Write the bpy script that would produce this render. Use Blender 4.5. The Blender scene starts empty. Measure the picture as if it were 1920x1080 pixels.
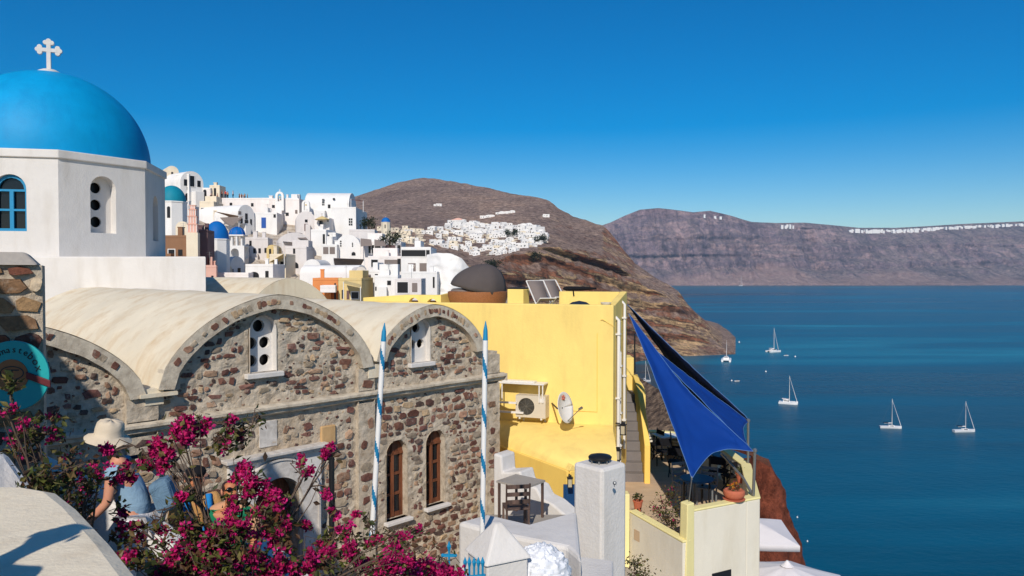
import bpy, math, random
import numpy as np
from mathutils import Vector, Matrix, noise as mnoise
R = random.Random(7)
V = Vector
rad = math.radians
C = bpy.context.scene.collection
scene = bpy.context.scene
FPX = 1400.0
PITCH = math.atan(29/1400)
SEA = -100.0

def ray(px, py):
    u = (px-960)/FPX; v = (540-py)/FPX
    cp, sp = math.cos(PITCH), math.sin(PITCH)
    return V((u, cp + v*sp, -sp + v*cp))
def P(px, py, Y):
    r = ray(px, py); return r*(Y/r.y)
def PZ(px, py, z):
    r = ray(px, py); return r*(z/r.z)
def interp(x, pts):
    if x <= pts[0][0]: return pts[0][1]
    for (a, fa), (b, fb) in zip(pts, pts[1:]):
        if x <= b:
            return fa + (fb-fa)*(x-a)/(b-a)
    return pts[-1][1]
def fbm(p, oct=4):
    s = 0; a = 1; q = V(p)
    for _ in range(oct):
        s += a*mnoise.noise(q); q = q*2.03 + V((3.1, 7.7, 1.3)); a *= .5
    return s

# ------------------------------------------------------------ frames and mesh builder
class Fr:
    def __init__(s, o, ex, ey=None, ez=V((0, 0, 1))):
        s.o = V(o); s.ex = V(ex).normalized(); s.ez = V(ez).normalized()
        s.ey = V(ey).normalized() if ey is not None else s.ez.cross(s.ex).normalized()
    def __call__(s, a, b, c):
        return s.o + s.ex*a + s.ey*b + s.ez*c
W0 = Fr((0, 0, 0), (1, 0, 0))
def yaw(o, deg):
    """local x to the right, local y away from the viewer, turned counter-clockwise by deg"""
    a = rad(deg); return Fr(o, (math.cos(a), math.sin(a), 0))

class MB:
    def __init__(s): s.v = []; s.f = []; s.c = []; s.col = (1, 1, 1)
    def add(s, vs, fs, col=None):
        n = len(s.v); s.v += [tuple(x) for x in vs]
        c = col or s.col
        for f in fs: s.f.append(tuple(i+n for i in f)); s.c.append(c)
        return s
    def box(s, a0, a1, b0, b1, c0, c1, fr=W0, col=None):
        vs = [fr(a, b, c) for c in (c0, c1) for b in (b0, b1) for a in (a0, a1)]
        return s.add(vs, [(0, 2, 3, 1), (4, 5, 7, 6), (0, 1, 5, 4), (2, 6, 7, 3), (0, 4, 6, 2), (1, 3, 7, 5)], col)
    def hexa(s, p8, col=None):
        return s.add(p8, [(0, 2, 3, 1), (4, 5, 7, 6), (0, 1, 5, 4), (2, 6, 7, 3), (0, 4, 6, 2), (1, 3, 7, 5)], col)
    def prism(s, poly, b0, b1, fr=W0, col=None):
        """poly in (a,c), extruded along b"""
        n = len(poly)
        vs = [fr(a, b0, c) for a, c in poly] + [fr(a, b1, c) for a, c in poly]
        fs = [tuple(range(n)), tuple(range(2*n-1, n-1, -1))]
        fs += [(i, i+n, (i+1) % n+n, (i+1) % n) for i in range(n)]
        return s.add(vs, fs, col)
    def slab(s, poly, z0, z1, col=None):
        n = len(poly)
        vs = [(x, y, z0) for x, y in poly] + [(x, y, z1) for x, y in poly]
        fs = [tuple(range(n-1, -1, -1)), tuple(range(n, 2*n))]
        fs += [(i, (i+1) % n, (i+1) % n+n, i+n) for i in range(n)]
        return s.add(vs, fs, col)
    def ring(s, outer, inner, b0, b1, fr=W0, closed=False, col=None):
        """band between two polylines in (a,c), extruded along b"""
        n = len(outer); vs = []
        for (a, c), (a2, c2) in zip(outer, inner):
            vs += [fr(a, b0, c), fr(a2, b0, c2), fr(a, b1, c), fr(a2, b1, c2)]
        fs = []
        for i in range(n if closed else n-1):
            p = 4*i; q = 4*((i+1) % n)
            fs += [(p, p+1, q+1, q), (p+2, q+2, q+3, p+3), (p, q, q+2, p+2), (p+1, p+3, q+3, q+1)]
        if not closed:
            e = 4*(n-1); fs += [(0, 2, 3, 1), (e, e+1, e+3, e+2)]
        return s.add(vs, fs, col)
    def tube(s, pts, rr, seg=8, cap=True, col=None):
        pts = [V(p) for p in pts]; n = len(pts)
        if not hasattr(rr, '__len__'): rr = [rr]*n
        vs = []; up = None
        for i, p in enumerate(pts):
            t = (pts[min(i+1, n-1)] - pts[max(i-1, 0)])
            t = t.normalized() if t.length > 1e-9 else V((0, 0, 1))
            if up is None:
                up = t.cross(V((1, .13, .07)));
                if up.length < .1: up = t.cross(V((0, 1, 0)))
            up = (up - t*up.dot(t)).normalized(); w = t.cross(up)
            for k in range(seg):
                a = 2*math.pi*k/seg
                vs.append(p + (up*math.cos(a) + w*math.sin(a))*rr[i])
        fs = []
        for i in range(n-1):
            for k in range(seg):
                a = i*seg+k; b = i*seg+(k+1) % seg
                fs.append((a, b, b+seg, a+seg))
        if cap: fs += [tuple(range(seg-1, -1, -1)), tuple(range((n-1)*seg, n*seg))]
        return s.add(vs, fs, col)
    def lathe(s, o, prof, seg=24, col=None, a0=0, wob=0, sx=1, sy=1):
        o = V(o); vs = []; n = len(prof)
        for r, z in prof:
            for k in range(seg):
                a = a0+2*math.pi*k/seg
                rr = r*(1+wob*R.uniform(-1, 1))
                vs.append(o + V((rr*math.cos(a)*sx, rr*math.sin(a)*sy, z)))
        fs = []
        for i in range(n-1):
            for k in range(seg):
                a = i*seg+k; b = i*seg+(k+1) % seg
                fs.append((a, b, b+seg, a+seg))
        if prof[0][0] > 1e-6: fs.append(tuple(range(seg-1, -1, -1)))
        if prof[-1][0] > 1e-6: fs.append(tuple(range((n-1)*seg, n*seg)))
        return s.add(vs, fs, col)
    def grid(s, g, col=None, flip=False):
        """g: rows of points"""
        n = len(g); m = len(g[0]); vs = [p for r in g for p in r]; fs = []
        for i in range(n-1):
            for j in range(m-1):
                q = (i*m+j, i*m+j+1, (i+1)*m+j+1, (i+1)*m+j)
                fs.append(q[::-1] if flip else q)
        return s.add(vs, fs, col)
    def ball(s, o, r, seg=12, rings=8, sc=(1, 1, 1), fr=None, col=None):
        vs = []; o = V(o)
        for i in range(rings+1):
            th = math.pi*i/rings
            for k in range(seg):
                a = 2*math.pi*k/seg
                q = V((math.sin(th)*math.cos(a)*sc[0], math.sin(th)*math.sin(a)*sc[1], math.cos(th)*sc[2]))*r
                if fr: q = fr.ex*q.x+fr.ey*q.y+fr.ez*q.z
                vs.append(o+q)
        fs = []
        for i in range(rings):
            for k in range(seg):
                a = i*seg+k; b = i*seg+(k+1) % seg
                fs.append((a, a+seg, b+seg, b))
        return s.add(vs, fs, col)

ROOT = {}
def make(mb, name, mat, parent=None, bevel=0, smooth=None, origin=None, sol=0):
    off = V((0, 0, 0))
    if parent is not None: off = ROOT[parent.name]
    elif origin is not None: off = V(origin)
    me = bpy.data.meshes.new(name)
    va = np.array([tuple(v) for v in mb.v], dtype=float) - np.array(tuple(off))
    me.from_pydata(va.tolist(), [], mb.f)
    if any(c != (1, 1, 1) for c in mb.c):
        at = me.color_attributes.new('tint', 'FLOAT_COLOR', 'CORNER')
        arr = []
        for f, c in zip(mb.f, mb.c): arr += [c[0], c[1], c[2], 1.0]*len(f)
        at.data.foreach_set('color', arr)
    if smooth is not None:
        me.polygons.foreach_set('use_smooth', [True]*len(me.polygons))
        if smooth < 180: me.set_sharp_from_angle(angle=rad(smooth))
    me.update()
    o = bpy.data.objects.new(name, me); C.objects.link(o)
    if mat: me.materials.append(mat)
    if parent is not None:
        o.parent = parent; ROOT[o.name] = off
    else:
        o.location = off; ROOT[o.name] = off
    if sol:
        m = o.modifiers.new('thick', 'SOLIDIFY'); m.thickness = sol; m.offset = 0
    if bevel:
        m = o.modifiers.new('soft', 'BEVEL'); m.width = bevel; m.segments = 2; m.limit_method = 'ANGLE'; m.angle_limit = rad(40)
    return o
def make2(mbs, name, mats, parent, smooth=None):
    """several builders in one mesh, one material each"""
    m = MB(); mi = []
    for k, b in enumerate(mbs): m.add(b.v, []); n0 = len(m.v)-len(b.v); m.f += [tuple(i+n0 for i in f) for f in b.f]; m.c += b.c; mi += [k]*len(b.f)
    o = make(m, name, mats[0], parent, smooth=smooth)
    for q in mats[1:]: o.data.materials.append(q)
    o.data.polygons.foreach_set('material_index', mi); return o
def tag(o, label=None, cat=None, group=None, kind=None):
    if label: o['label'] = label
    if cat: o['category'] = cat
    if group: o['group'] = group
    if kind: o['kind'] = kind
    return o
def thing(name, label, cat, loc=(0, 0, 0), group=None):
    o = bpy.data.objects.new(name, None); C.objects.link(o); o.location = V(loc); o.empty_display_size = .2
    ROOT[o.name] = V(loc)
    return tag(o, label, cat, group)
def solo(mb, name, mat, label, cat, group=None, origin=None, **k):
    if origin is None:
        a = np.array([tuple(v) for v in mb.v]); origin = ((a[:, 0].min()+a[:, 0].max())/2, (a[:, 1].min()+a[:, 1].max())/2, a[:, 2].min())
    return tag(make(mb, name, mat, origin=origin, **k), label, cat, group)
def struct(mb, name, mat, **k):
    return tag(make(mb, name, mat, **k), kind='structure')
def copy_tree(o, loc=None, rz=None, label=None, parent=None):
    c = o.copy(); C.objects.link(c)
    if parent is not None: c.parent = parent
    if loc is not None: c.location = loc
    if rz is not None: c.rotation_euler = (0, 0, rz)
    if label: c['label'] = label
    for ch in [x for x in o.children]: copy_tree(ch, parent=c)
    return c

# ------------------------------------------------------------ materials
def S(r, g, b):
    def f(x):
        x /= 255; return x/12.92 if x <= .04045 else ((x+.055)/1.055)**2.4
    return (f(r), f(g), f(b), 1)
class NT:
    def __init__(s, name, rough=.8, spec=.3):
        s.m = bpy.data.materials.new(name); s.m.use_nodes = True
        s.t = s.m.node_tree; s.b = s.t.nodes['Principled BSDF']
        s.b.inputs['Roughness'].default_value = rough
        s.b.inputs['Specular IOR Level'].default_value = spec
        g = s.t.nodes.new('ShaderNodeNewGeometry'); s.pos = g.outputs['Position']; s.nrm = g.outputs['Normal']
    def n(s, typ, **k):
        x = s.t.nodes.new(typ)
        for a, b in k.items(): setattr(x, a, b)
        return x
    def l(s, a, b): s.t.links.new(a, b)
    def scale(s, vec, sc):
        x = s.n('ShaderNodeVectorMath', operation='MULTIPLY'); s.l(vec, x.inputs[0]); x.inputs[1].default_value = sc
        return x.outputs[0]
    def noise(s, scale=5, detail=4, rough=.55, vec=None, dist=0):
        x = s.n('ShaderNodeTexNoise'); x.inputs['Scale'].default_value = scale; x.inputs['Detail'].default_value = detail
        x.inputs['Roughness'].default_value = rough; x.inputs['Distortion'].default_value = dist
        s.l(vec or s.pos, x.inputs['Vector']); return x.outputs['Fac']
    def voro(s, scale, feat='F1', vec=None, out='Distance'):
        x = s.n('ShaderNodeTexVoronoi', feature=feat); x.inputs['Scale'].default_value = scale
        s.l(vec or s.pos, x.inputs['Vector']); return x.outputs[out]
    def ramp(s, fac, stops, interp='LINEAR'):
        x = s.n('ShaderNodeValToRGB'); s.l(fac, x.inputs[0]); e = x.color_ramp.elements
        x.color_ramp.interpolation = interp
        while len(e) < len(stops): e.new(.5)
        for q, (p, c) in zip(e, stops):
            q.position = p; q.color = c if hasattr(c, '__len__') else (c, c, c, 1)
        return x.outputs[0]
    def mix(s, fac, a, b, blend='MIX'):
        x = s.n('ShaderNodeMix', data_type='RGBA', blend_type=blend)
        for i, val in ((0, fac), (6, a), (7, b)):
            if hasattr(val, 'links'): s.l(val, x.inputs[i])
            else: x.inputs[i].default_value = val
        return x.outputs[2]
    def math(s, op, a, b=0, clamp=False):
        x = s.n('ShaderNodeMath', operation=op, use_clamp=clamp)
        for i, val in ((0, a), (1, b)):
            if hasattr(val, 'links'): s.l(val, x.inputs[i])
            else: x.inputs[i].default_value = val
        return x.outputs[0]
    def sep(s, vec=None):
        x = s.n('ShaderNodeSeparateXYZ'); s.l(vec or s.pos, x.inputs[0]); return x.outputs
    def bump(s, h, strength=.5, dist=.02):
        x = s.n('ShaderNodeBump'); x.inputs['Strength'].default_value = strength; x.inputs['Distance'].default_value = dist
        s.l(h, x.inputs['Height']); s.l(x.outputs[0], s.b.inputs['Normal'])
    def color(s, c):
        if hasattr(c, 'links'): s.l(c, s.b.inputs['Base Color'])
        else: s.b.inputs['Base Color'].default_value = c
    def tint(s):
        x = s.n('ShaderNodeVertexColor', layer_name='tint'); return x.outputs[0]

def plaster(name, c, var=.10, stain=None, stain_amt=.35, bump=.35, sc=1.0, rough=.85):
    """lime-washed or painted render: faint blotches, drips, trowel marks"""
    t = NT(name, rough, .2)
    n1 = t.noise(.9*sc, 6, .6); n2 = t.noise(7*sc, 5, .6)
    dark = tuple(x*(1-var*1.6) for x in c[:3])+(1,)
    col = t.mix(t.ramp(n1, [(.35, 0), (.7, 1)]), c, dark)
    col = t.mix(t.math('MULTIPLY', t.ramp(n2, [(.45, 0), (.75, 1)]), .5), col, tuple(x*(1-var) for x in c[:3])+(1,))
    if stain:
        dr = t.noise(2.2*sc, 6, .65, t.scale(t.pos, (1, 1, .22)))
        col = t.mix(t.math('MULTIPLY', t.ramp(dr, [(.48, 0), (.74, 1)]), stain_amt), col, stain)
    t.color(col)
    h = t.math('ADD', t.math('MULTIPLY', t.noise(3*sc, 5, .6), 1.0), t.math('MULTIPLY', t.noise(24*sc, 4, .6), .35))
    t.bump(h, bump, .03/sc)
    return t.m
def plain(name, c, rough=.6, var=.12, sc=12, bump=.1, metal=0, spec=.4):
    t = NT(name, rough, spec)
    t.color(t.mix(t.noise(sc, 4), c, tuple(x*(1-2*var) for x in c[:3])+(1,)))
    t.b.inputs['Metallic'].default_value = metal
    if bump: t.bump(t.noise(sc*5, 3), bump, .004)
    return t.m
M = {}
M['white'] = plaster('white_limewash', S(216, 211, 205), .06, S(172, 160, 142), .32, .4)
M['white_far'] = plaster('white_limewash_far', S(228, 225, 221), .05, S(190, 180, 165), .25, .2, .35)
M['cream_far'] = plaster('cream_limewash_far', S(226, 212, 188), .07, S(180, 160, 130), .3, .2, .35)
M['pinkish_far'] = plaster('pinkish_limewash_far', S(232, 225, 220), .06, S(190, 165, 150), .25, .2, .35)
M['shade_grey_far'] = plaster('shade_grey_limewash_far', S(216, 209, 205), .07, S(170, 160, 152), .3, .2, .35)  # grey stands in for shade on house faces turned from the sun
M['roof'] = plaster('roof_screed', S(224, 212, 188), .10, S(192, 162, 120), .65, .4)
M['yellow'] = plaster('yellow_render', S(244, 214, 126), .06, S(212, 180, 108), .5, .3)
M['yellow_dk'] = plaster('yellow_render_deep', S(244, 206, 108), .05, S(220, 178, 88), .3, .2)
M['pale_yellow'] = plaster('pale_yellow_render', S(238, 224, 160), .05, S(214, 196, 130), .3, .2)
M['blue_dome'] = plaster('blue_dome_paint', S(0, 148, 204), .12, S(0, 122, 180), .5, .25, .9, .55)
M['teal_dome'] = plaster('teal_dome_paint', S(16, 128, 150), .08, None, 0, .15, .8, .6)
M['royal_dome'] = plaster('royal_dome_paint', S(8, 98, 172), .08, None, 0, .15, .8, .6)
M['orange_far'] = plaster('orange_render_far', S(222, 142, 84), .08, S(196, 118, 70), .3, .2, .4)
M['ochre_far'] = plaster('ochre_render_far', S(214, 190, 134), .08, S(190, 150, 80), .3, .2, .4)
M['pink_far'] = plaster('pink_render_far', S(226, 178, 160), .08, S(200, 140, 120), .3, .2, .4)
M['brown_far'] = plaster('brown_render_far', S(142, 106, 80), .10, S(110, 80, 62), .4, .2, .4)
M['mauve_far'] = plaster('mauve_shade_far', S(112, 88, 88), .12, S(86, 66, 68), .5, .4, .4)  # dark mauve carries the shaded side by the pink tower; also some doors
M['dark'] = plain('dark_opening', S(26, 24, 26), .35, .1, 3, 0)
M['glass'] = plain('window_glass', S(22, 26, 32), .12, .1, 2, 0)
M['metal_dark'] = plain('dark_iron', S(30, 30, 33), .5, .2, 20, .1)
M['metal_grey'] = plain('galvanised_steel', S(150, 150, 148), .38, .1, 15, .05, .7)
M['white_metal'] = plain('white_painted_metal', S(224, 220, 214), .45, .05, 12, .05)
M['blue_paint'] = plain('sky_blue_paint', S(24, 138, 184), .5, .12, 14, .1)
M['door_blue'] = plain('dark_blue_door_paint', S(14, 62, 108), .5, .1, 10, .1)
M['bright_blue'] = plain('bright_blue_paint', S(20, 78, 160), .5, .1, 3, .05)
M['canvas_grey'] = plain('grey_canvas', S(128, 116, 110), .9, .1, 3, .2)
M['canvas_tan'] = plain('tan_canvas', S(150, 122, 100), .9, .1, 3, .2)
M['canvas_white'] = plain('white_canvas', S(222, 216, 216), .9, .05, 5, .15)
M['terracotta'] = plain('terracotta', S(196, 108, 78), .8, .15, 18, .2)
M['black_wood'] = plain('black_painted_wood', S(30, 30, 34), .5, .2, 18, .1)
M['grey_wood'] = plain('grey_painted_wood', S(120, 124, 126), .6, .12, 18, .1)
M['table_blue'] = plain('blue_table_paint', S(34, 84, 116), .5, .12, 14, .1)

def wood(name, c1, c2, sc=10, axis=(1, 1, .12), rough=.6):
    t = NT(name, rough, .35)
    n = t.noise(sc, 6, .65, t.scale(t.pos, axis), .6)
    t.color(t.ramp(n, [(.3, c1), (.7, c2)])); t.bump(n, .35, .006); return t.m
M['brown_wood'] = wood('varnished_brown_wood', S(70, 38, 24), S(140, 84, 54))
M['dark_wood'] = wood('dark_weathered_wood', S(52, 40, 36), S(112, 90, 80))
M['grey_concrete'] = plaster('shade_grey_concrete', S(122, 116, 114), .1, S(96, 90, 86), .4, .5)  # darker grey puts the shade on the steps into the colour
M['deck'] = wood('sandy_floor_screed', S(186, 158, 128), S(206, 180, 148), 1.2, (1, 4, 1), .9)
M['wicker'] = wood('wicker', S(112, 66, 38), S(176, 116, 72), 22, (1, 1, 6))

# stone: every stone keeps its own tint, rough broken surface
t = NT('rubble_stones', .9, .2)
col = t.tint(); n = t.noise(14, 8, .7); n2 = t.noise(60, 4, .7)
col = t.mix(1.0, col, t.ramp(n, [(.25, (.42, .40, .40, 1)), (.55, (1, 1, 1, 1)), (.8, (1.35, 1.28, 1.2, 1))]), 'MULTIPLY')
pale = t.math('MULTIPLY', t.ramp(t.noise(5, 7, .75), [(.56, 0), (.66, 1)]), .5)
col = t.mix(pale, col, S(176, 164, 148))
t.color(col); t.bump(t.math('ADD', n, t.math('MULTIPLY', n2, .4)), .9, .02); M['stone'] = t.m
t = NT('lime_mortar', .95, .15)
n = t.noise(6, 8, .7); n2 = t.noise(45, 5, .7)
col = t.ramp(n, [(.28, S(136, 122, 106)), (.48, S(188, 174, 154)), (.72, S(212, 198, 178))])
st = t.noise(1.1, 6, .7)
col = t.mix(t.math('MULTIPLY', t.ramp(st, [(.5, 0), (.68, 1)]), .4), col, S(172, 142, 108))
t.color(col); t.bump(t.math('ADD', n, t.math('MULTIPLY', n2, .5)), 1.0, .03); M['mortar'] = t.m
t = NT('cement_rim', .95, .15)
n = t.noise(5, 8, .7)
t.color(t.ramp(n, [(.3, S(158, 144, 126)), (.55, S(202, 190, 170)), (.75, S(220, 208, 188))]))
t.bump(t.math('ADD', n, t.math('MULTIPLY', t.noise(40, 5, .7), .5)), .8, .02); M['cement'] = t.m
t = NT('pale_marble', .6, .3)
n = t.noise(5, 6, .65, None, 1)
t.color(t.ramp(n, [(.3, S(170, 162, 154)), (.6, S(210, 204, 196))])); t.bump(t.noise(30, 4), .3, .006); M['marble'] = t.m

# foliage and petals
def leafmat(name, a, b, rough=.55, trans=.25):
    t = NT(name, rough, .3)
    t.color(t.mix(1.0, t.tint(), t.ramp(t.noise(30, 3), [(.3, (.7, .7, .7, 1)), (.7, (1.15, 1.15, 1.15, 1))]), 'MULTIPLY'))
    tr = t.n('ShaderNodeBsdfTranslucent'); t.l(t.tint(), tr.inputs[0])
    mx = t.n('ShaderNodeMixShader'); mx.inputs[0].default_value = trans
    out = t.t.nodes['Material Output']
    t.l(t.b.outputs[0], mx.inputs[1]); t.l(tr.outputs[0], mx.inputs[2]); t.l(mx.outputs[0], out.inputs[0])
    return t.m
M['leaf'] = leafmat('leaf', 0, 0, .5, .3)
M['petal'] = leafmat('bract', 0, 0, .7, .3)
M['bark'] = wood('bark', S(60, 46, 38), S(110, 92, 78), 14, (1, 1, .3), .9)
M['tinted'] = NT('tinted_paint', .6, .3).m
t = NT('tinted_paint_b', .6, .3); t.color(t.tint()); M['tinted'] = t.m
# skin and cloth
def cloth(name, c, wr=.25):
    t = NT(name, .9, .15)
    t.color(t.mix(t.noise(9, 4), c, tuple(x*.8 for x in c[:3])+(1,)))
    t.bump(t.math('ADD', t.noise(7, 5, .6, None, 1.2), t.math('MULTIPLY', t.noise(160, 2), .08)), wr*1.6, .04); return t.m
t = NT('skin', .55, .35); t.color(t.mix(t.noise(18, 4), S(206, 150, 120), S(186, 124, 98)))
t.b.inputs['Subsurface Weight'].default_value = .08; t.b.inputs['Subsurface Scale'].default_value = .01; M['skin'] = t.m
t = NT('skin_tan', .55, .35); t.color(t.mix(t.noise(18, 4), S(196, 128, 86), S(172, 104, 70))); M['skin_tan'] = t.m
M['hair'] = wood('brown_hair', S(34, 22, 16), S(74, 48, 34), 40, (1, 1, .2), .5)
M['hat'] = cloth('beige_cotton', S(216, 200, 176), .2)
M['denim'] = cloth('pale_blue_cotton', S(142, 172, 194))
M['navy'] = cloth('navy_canvas', S(34, 48, 66))
M['white_cloth'] = cloth('white_cotton', S(226, 222, 222), .4)
M['tan_cloth'] = cloth('tan_knit', S(196, 148, 92), .4)
M['blue_cloth'] = cloth('bright_blue_cotton', S(40, 130, 200))
M['green_cloth'] = cloth('green_cotton', S(30, 120, 84))
M['peach_cloth'] = cloth('peach_cotton', S(206, 156, 120))
M['black_cloth'] = cloth('black_cotton', S(28, 28, 32))
M['red_cloth'] = cloth('red_cotton', S(190, 60, 58))
M['black_plastic'] = plain('black_plastic', S(14, 14, 16), .2, .1, 10, 0)
t = NT('blue_shade_cloth', .8, .2); t.color(t.mix(t.noise(1.6, 5), S(4, 58, 138), S(4, 48, 118)))
t.bump(t.math('ADD', t.noise(2.5, 4, .6, None, 1), t.math('MULTIPLY', t.noise(180, 2), .1)), .25, .03); M['sail'] = t.m
t = NT('navy_shade_cloth', .85, .2); t.color(t.mix(t.noise(3, 4), S(10, 26, 60), S(8, 20, 48))); M['sail_dark'] = t.m
M['hull'] = plain('white_gelcoat', S(232, 230, 228), .3, .04, .5, 0)
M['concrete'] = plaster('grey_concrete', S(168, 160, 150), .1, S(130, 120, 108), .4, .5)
# ------------------------------------------------------------ camera, sun, sky
cam = bpy.data.cameras.new('camera'); cam.lens = FPX/1920*36; cam.clip_end = 60000; cam.clip_start = .05
co = bpy.data.objects.new('camera', cam); C.objects.link(co); scene.camera = co
co.rotation_euler = (math.pi/2-PITCH, 0, 0)
SUN_AZ, SUN_EL = rad(7), rad(36)
sv = V((-math.sin(SUN_AZ)*math.cos(SUN_EL), -math.cos(SUN_AZ)*math.cos(SUN_EL), math.sin(SUN_EL)))
sl = bpy.data.lights.new('sun', 'SUN'); sl.energy = 4.3; sl.angle = rad(.5); sl.color = (1, .93, .83)
so = bpy.data.objects.new('sun', sl); C.objects.link(so); so.rotation_euler = sv.to_track_quat('Z', 'Y').to_euler()
so.location = (0, 0, 60)
w = bpy.data.worlds.new('World'); scene.world = w; w.use_nodes = True
nt = w.node_tree; bg = nt.nodes['Background']
sky = nt.nodes.new('ShaderNodeTexSky'); sky.sky_type = 'NISHITA'; sky.sun_disc = False
sky.sun_elevation = SUN_EL; sky.sun_rotation = rad(187); sky.altitude = 100
sky.air_density = 1.0; sky.dust_density = .3; sky.ozone_density = 4.0
hs = nt.nodes.new('ShaderNodeHueSaturation'); hs.inputs['Saturation'].default_value = 1.6; hs.inputs['Hue'].default_value = .503
nt.links.new(sky.outputs[0], hs.inputs['Color']); nt.links.new(hs.outputs[0], bg.inputs[0])
bg.inputs[1].default_value = .098
scene.view_settings.view_transform = 'Standard'; scene.view_settings.look = 'None'
scene.view_settings.exposure = 0; scene.view_settings.gamma = 1
scene.cycles.use_denoising = True
scene.cycles.max_bounces = 6; scene.cycles.volume_bounces = 0

# ------------------------------------------------------------ sea
t = NT('sea_water', .2, .27)
s1 = t.noise(.007, 6, .62, t.scale(t.pos, (.13, 1, 1)), .6)
s2 = t.noise(.0016, 5, .6, t.scale(t.pos, (.16, 1, 1)), .5)
mixs = t.math('ADD', t.math('MULTIPLY', s1, .55), t.math('MULTIPLY', s2, .45))
t.color(t.ramp(mixs, [(.40, S(0, 46, 62)), (.47, S(0, 68, 90)), (.53, S(0, 84, 110)), (.62, S(40, 126, 148))]))
t.l(t.ramp(mixs, [(.4, .26), (.62, .42)]), t.b.inputs['Roughness'])
t.b.inputs['IOR'].default_value = 1.33
wv = t.math('ADD', t.noise(.35, 5, .6, t.scale(t.pos, (.6, 1, 1)), .4), t.math('MULTIPLY', t.noise(.05, 4), 1.5))
t.bump(wv, .55, .5)
mb = MB(); g = []
ys = [-400, -50, 20, 60, 120, 200, 300, 450, 700, 1100, 2000, 4000, 9000, 16000]
for y in ys: g.append([(x, y, SEA) for x in (-12000, -3000, -800, -200, 0, 200, 500, 1000, 2000, 4000, 12000)])
mb.grid(g); struct(mb, 'water', t.m)

# ------------------------------------------------------------ rocks and hills
def rockmat(name, stops, top, zs=.02, bump=1.0, bd=4., sc=.02, topz=(.5, .75), band=1.0, tilt=0.):
    t = NT(name, .95, .1)
    warp = t.noise(sc*.8, 5, .6); xyz = t.sep()
    z = t.math('ADD', xyz[2], t.math('MULTIPLY', xyz[0], tilt))
    lay = t.math('ADD', t.math('MULTIPLY', z, zs), t.math('MULTIPLY', warp, band))
    x = t.n('ShaderNodeCombineXYZ'); t.l(lay, x.inputs[2])
    xs = t.scale(t.pos, (sc*.25, sc*.25, 0)); ad = t.n('ShaderNodeVectorMath', operation='ADD'); t.l(x.outputs[0], ad.inputs[0]); t.l(xs, ad.inputs[1])
    ln = t.noise(2.6, 8, .68, ad.outputs[0])
    col = t.ramp(ln, stops)
    rub = t.noise(sc*8, 10, .8)
    col = t.mix(1.0, col, t.ramp(rub, [(.36, (.4, .38, .37, 1)), (.48, (.92, .92, .92, 1)), (.53, (1.05, 1.04, 1.02, 1)), (.66, (1.55, 1.5, 1.42, 1))]), 'MULTIPLY')
    nz = t.sep(t.nrm)[2]
    f = t.math('ADD', nz, t.math('MULTIPLY', t.math('SUBTRACT', t.noise(sc*6, 6, .7), .5), .8))
    scrub = t.ramp(t.noise(sc*11, 9, .82), [(.40, top[0]), (.50, top[1]), (.62, top[2])])
    big = t.noise(sc*.7, 6, .65)
    scrub = t.mix(1.0, scrub, t.ramp(big, [(.35, (.72, .70, .72, 1)), (.5, (1, 1, 1, 1)), (.65, (1.25, 1.2, 1.12, 1))]), 'MULTIPLY')
    col = t.mix(t.ramp(f, [(topz[0], 0), (topz[1], 1)]), col, scrub)
    col = t.mix(1.0, col, (1.28, 1.24, 1.18, 1) if name == 'headland_rock' else (1, 1, 1, 1), 'MULTIPLY')
    if name == 'far_cliff_rock':
        vs_ = t.noise(.014, 8, .75, t.scale(t.pos, (1, .25, .16)), .5)
        col = t.mix(1.0, col, t.ramp(vs_, [(.36, (.5, .48, .52, 1)), (.5, (1, 1, 1, 1)), (.62, (1.25, 1.22, 1.2, 1))]), 'MULTIPLY')      # pale pink scree fans above the water
        sc_ = t.math('ADD', t.math('MULTIPLY', t.math('SUBTRACT', z, SEA), -.004), t.math('MULTIPLY', t.noise(.0011, 4, .6, t.scale(t.pos, (1, .2, .15))), 2.0))
        col = t.mix(t.math('MULTIPLY', t.ramp(sc_, [(.54, 0), (.76, 1)]), .5), col, t.mix(t.noise(.012, 8, .75, t.scale(t.pos, (1, 1, .3))), S(150, 112, 106), S(226, 188, 172)))
    t.color(col)
    t.bump(t.math('ADD', t.math('ADD', t.noise(sc*5, 8, .7), t.math('MULTIPLY', rub, .6)), t.math('MULTIPLY', ln, .8)), bump, bd)
    return t.m
M['head_rock'] = rockmat('headland_rock', [(.33, S(66, 52, 48)), (.42, S(132, 98, 80)), (.46, S(168, 112, 84)), (.50, S(86, 70, 62)), (.55, S(218, 184, 142)), (.60, S(120, 92, 76)), (.66, S(206, 172, 134))],
                         (S(98, 82, 76), S(150, 128, 118), S(190, 166, 150)), .030, 1., 14, .012, (.66, .9), .30, .22)
M['far_rock'] = rockmat('far_cliff_rock', [(.30, S(108, 92, 100)), (.44, S(160, 134, 138)), (.5, S(130, 112, 120)), (.58, S(182, 152, 150)), (.68, S(142, 122, 128))],
                        (S(112, 96, 98), S(148, 128, 126), S(178, 156, 148)), .0045, 1., 60, .0026, (.66, .9), 1.5)
M['red_rock'] = rockmat('red_scoria', [(.3, S(90, 46, 36)), (.5, S(148, 82, 62)), (.66, S(120, 66, 52))], (S(110, 70, 56), S(150, 92, 70), S(120, 100, 70)), .2, 1., .5, .25, (.7, .95))
M['dark_rock'] = rockmat('dark_lava_rock', [(.3, S(48, 40, 38)), (.5, S(92, 76, 66)), (.66, S(120, 100, 84))], (S(80, 70, 58), S(120, 104, 84), S(140, 124, 100)), .1, 1., .8, .12)

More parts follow.
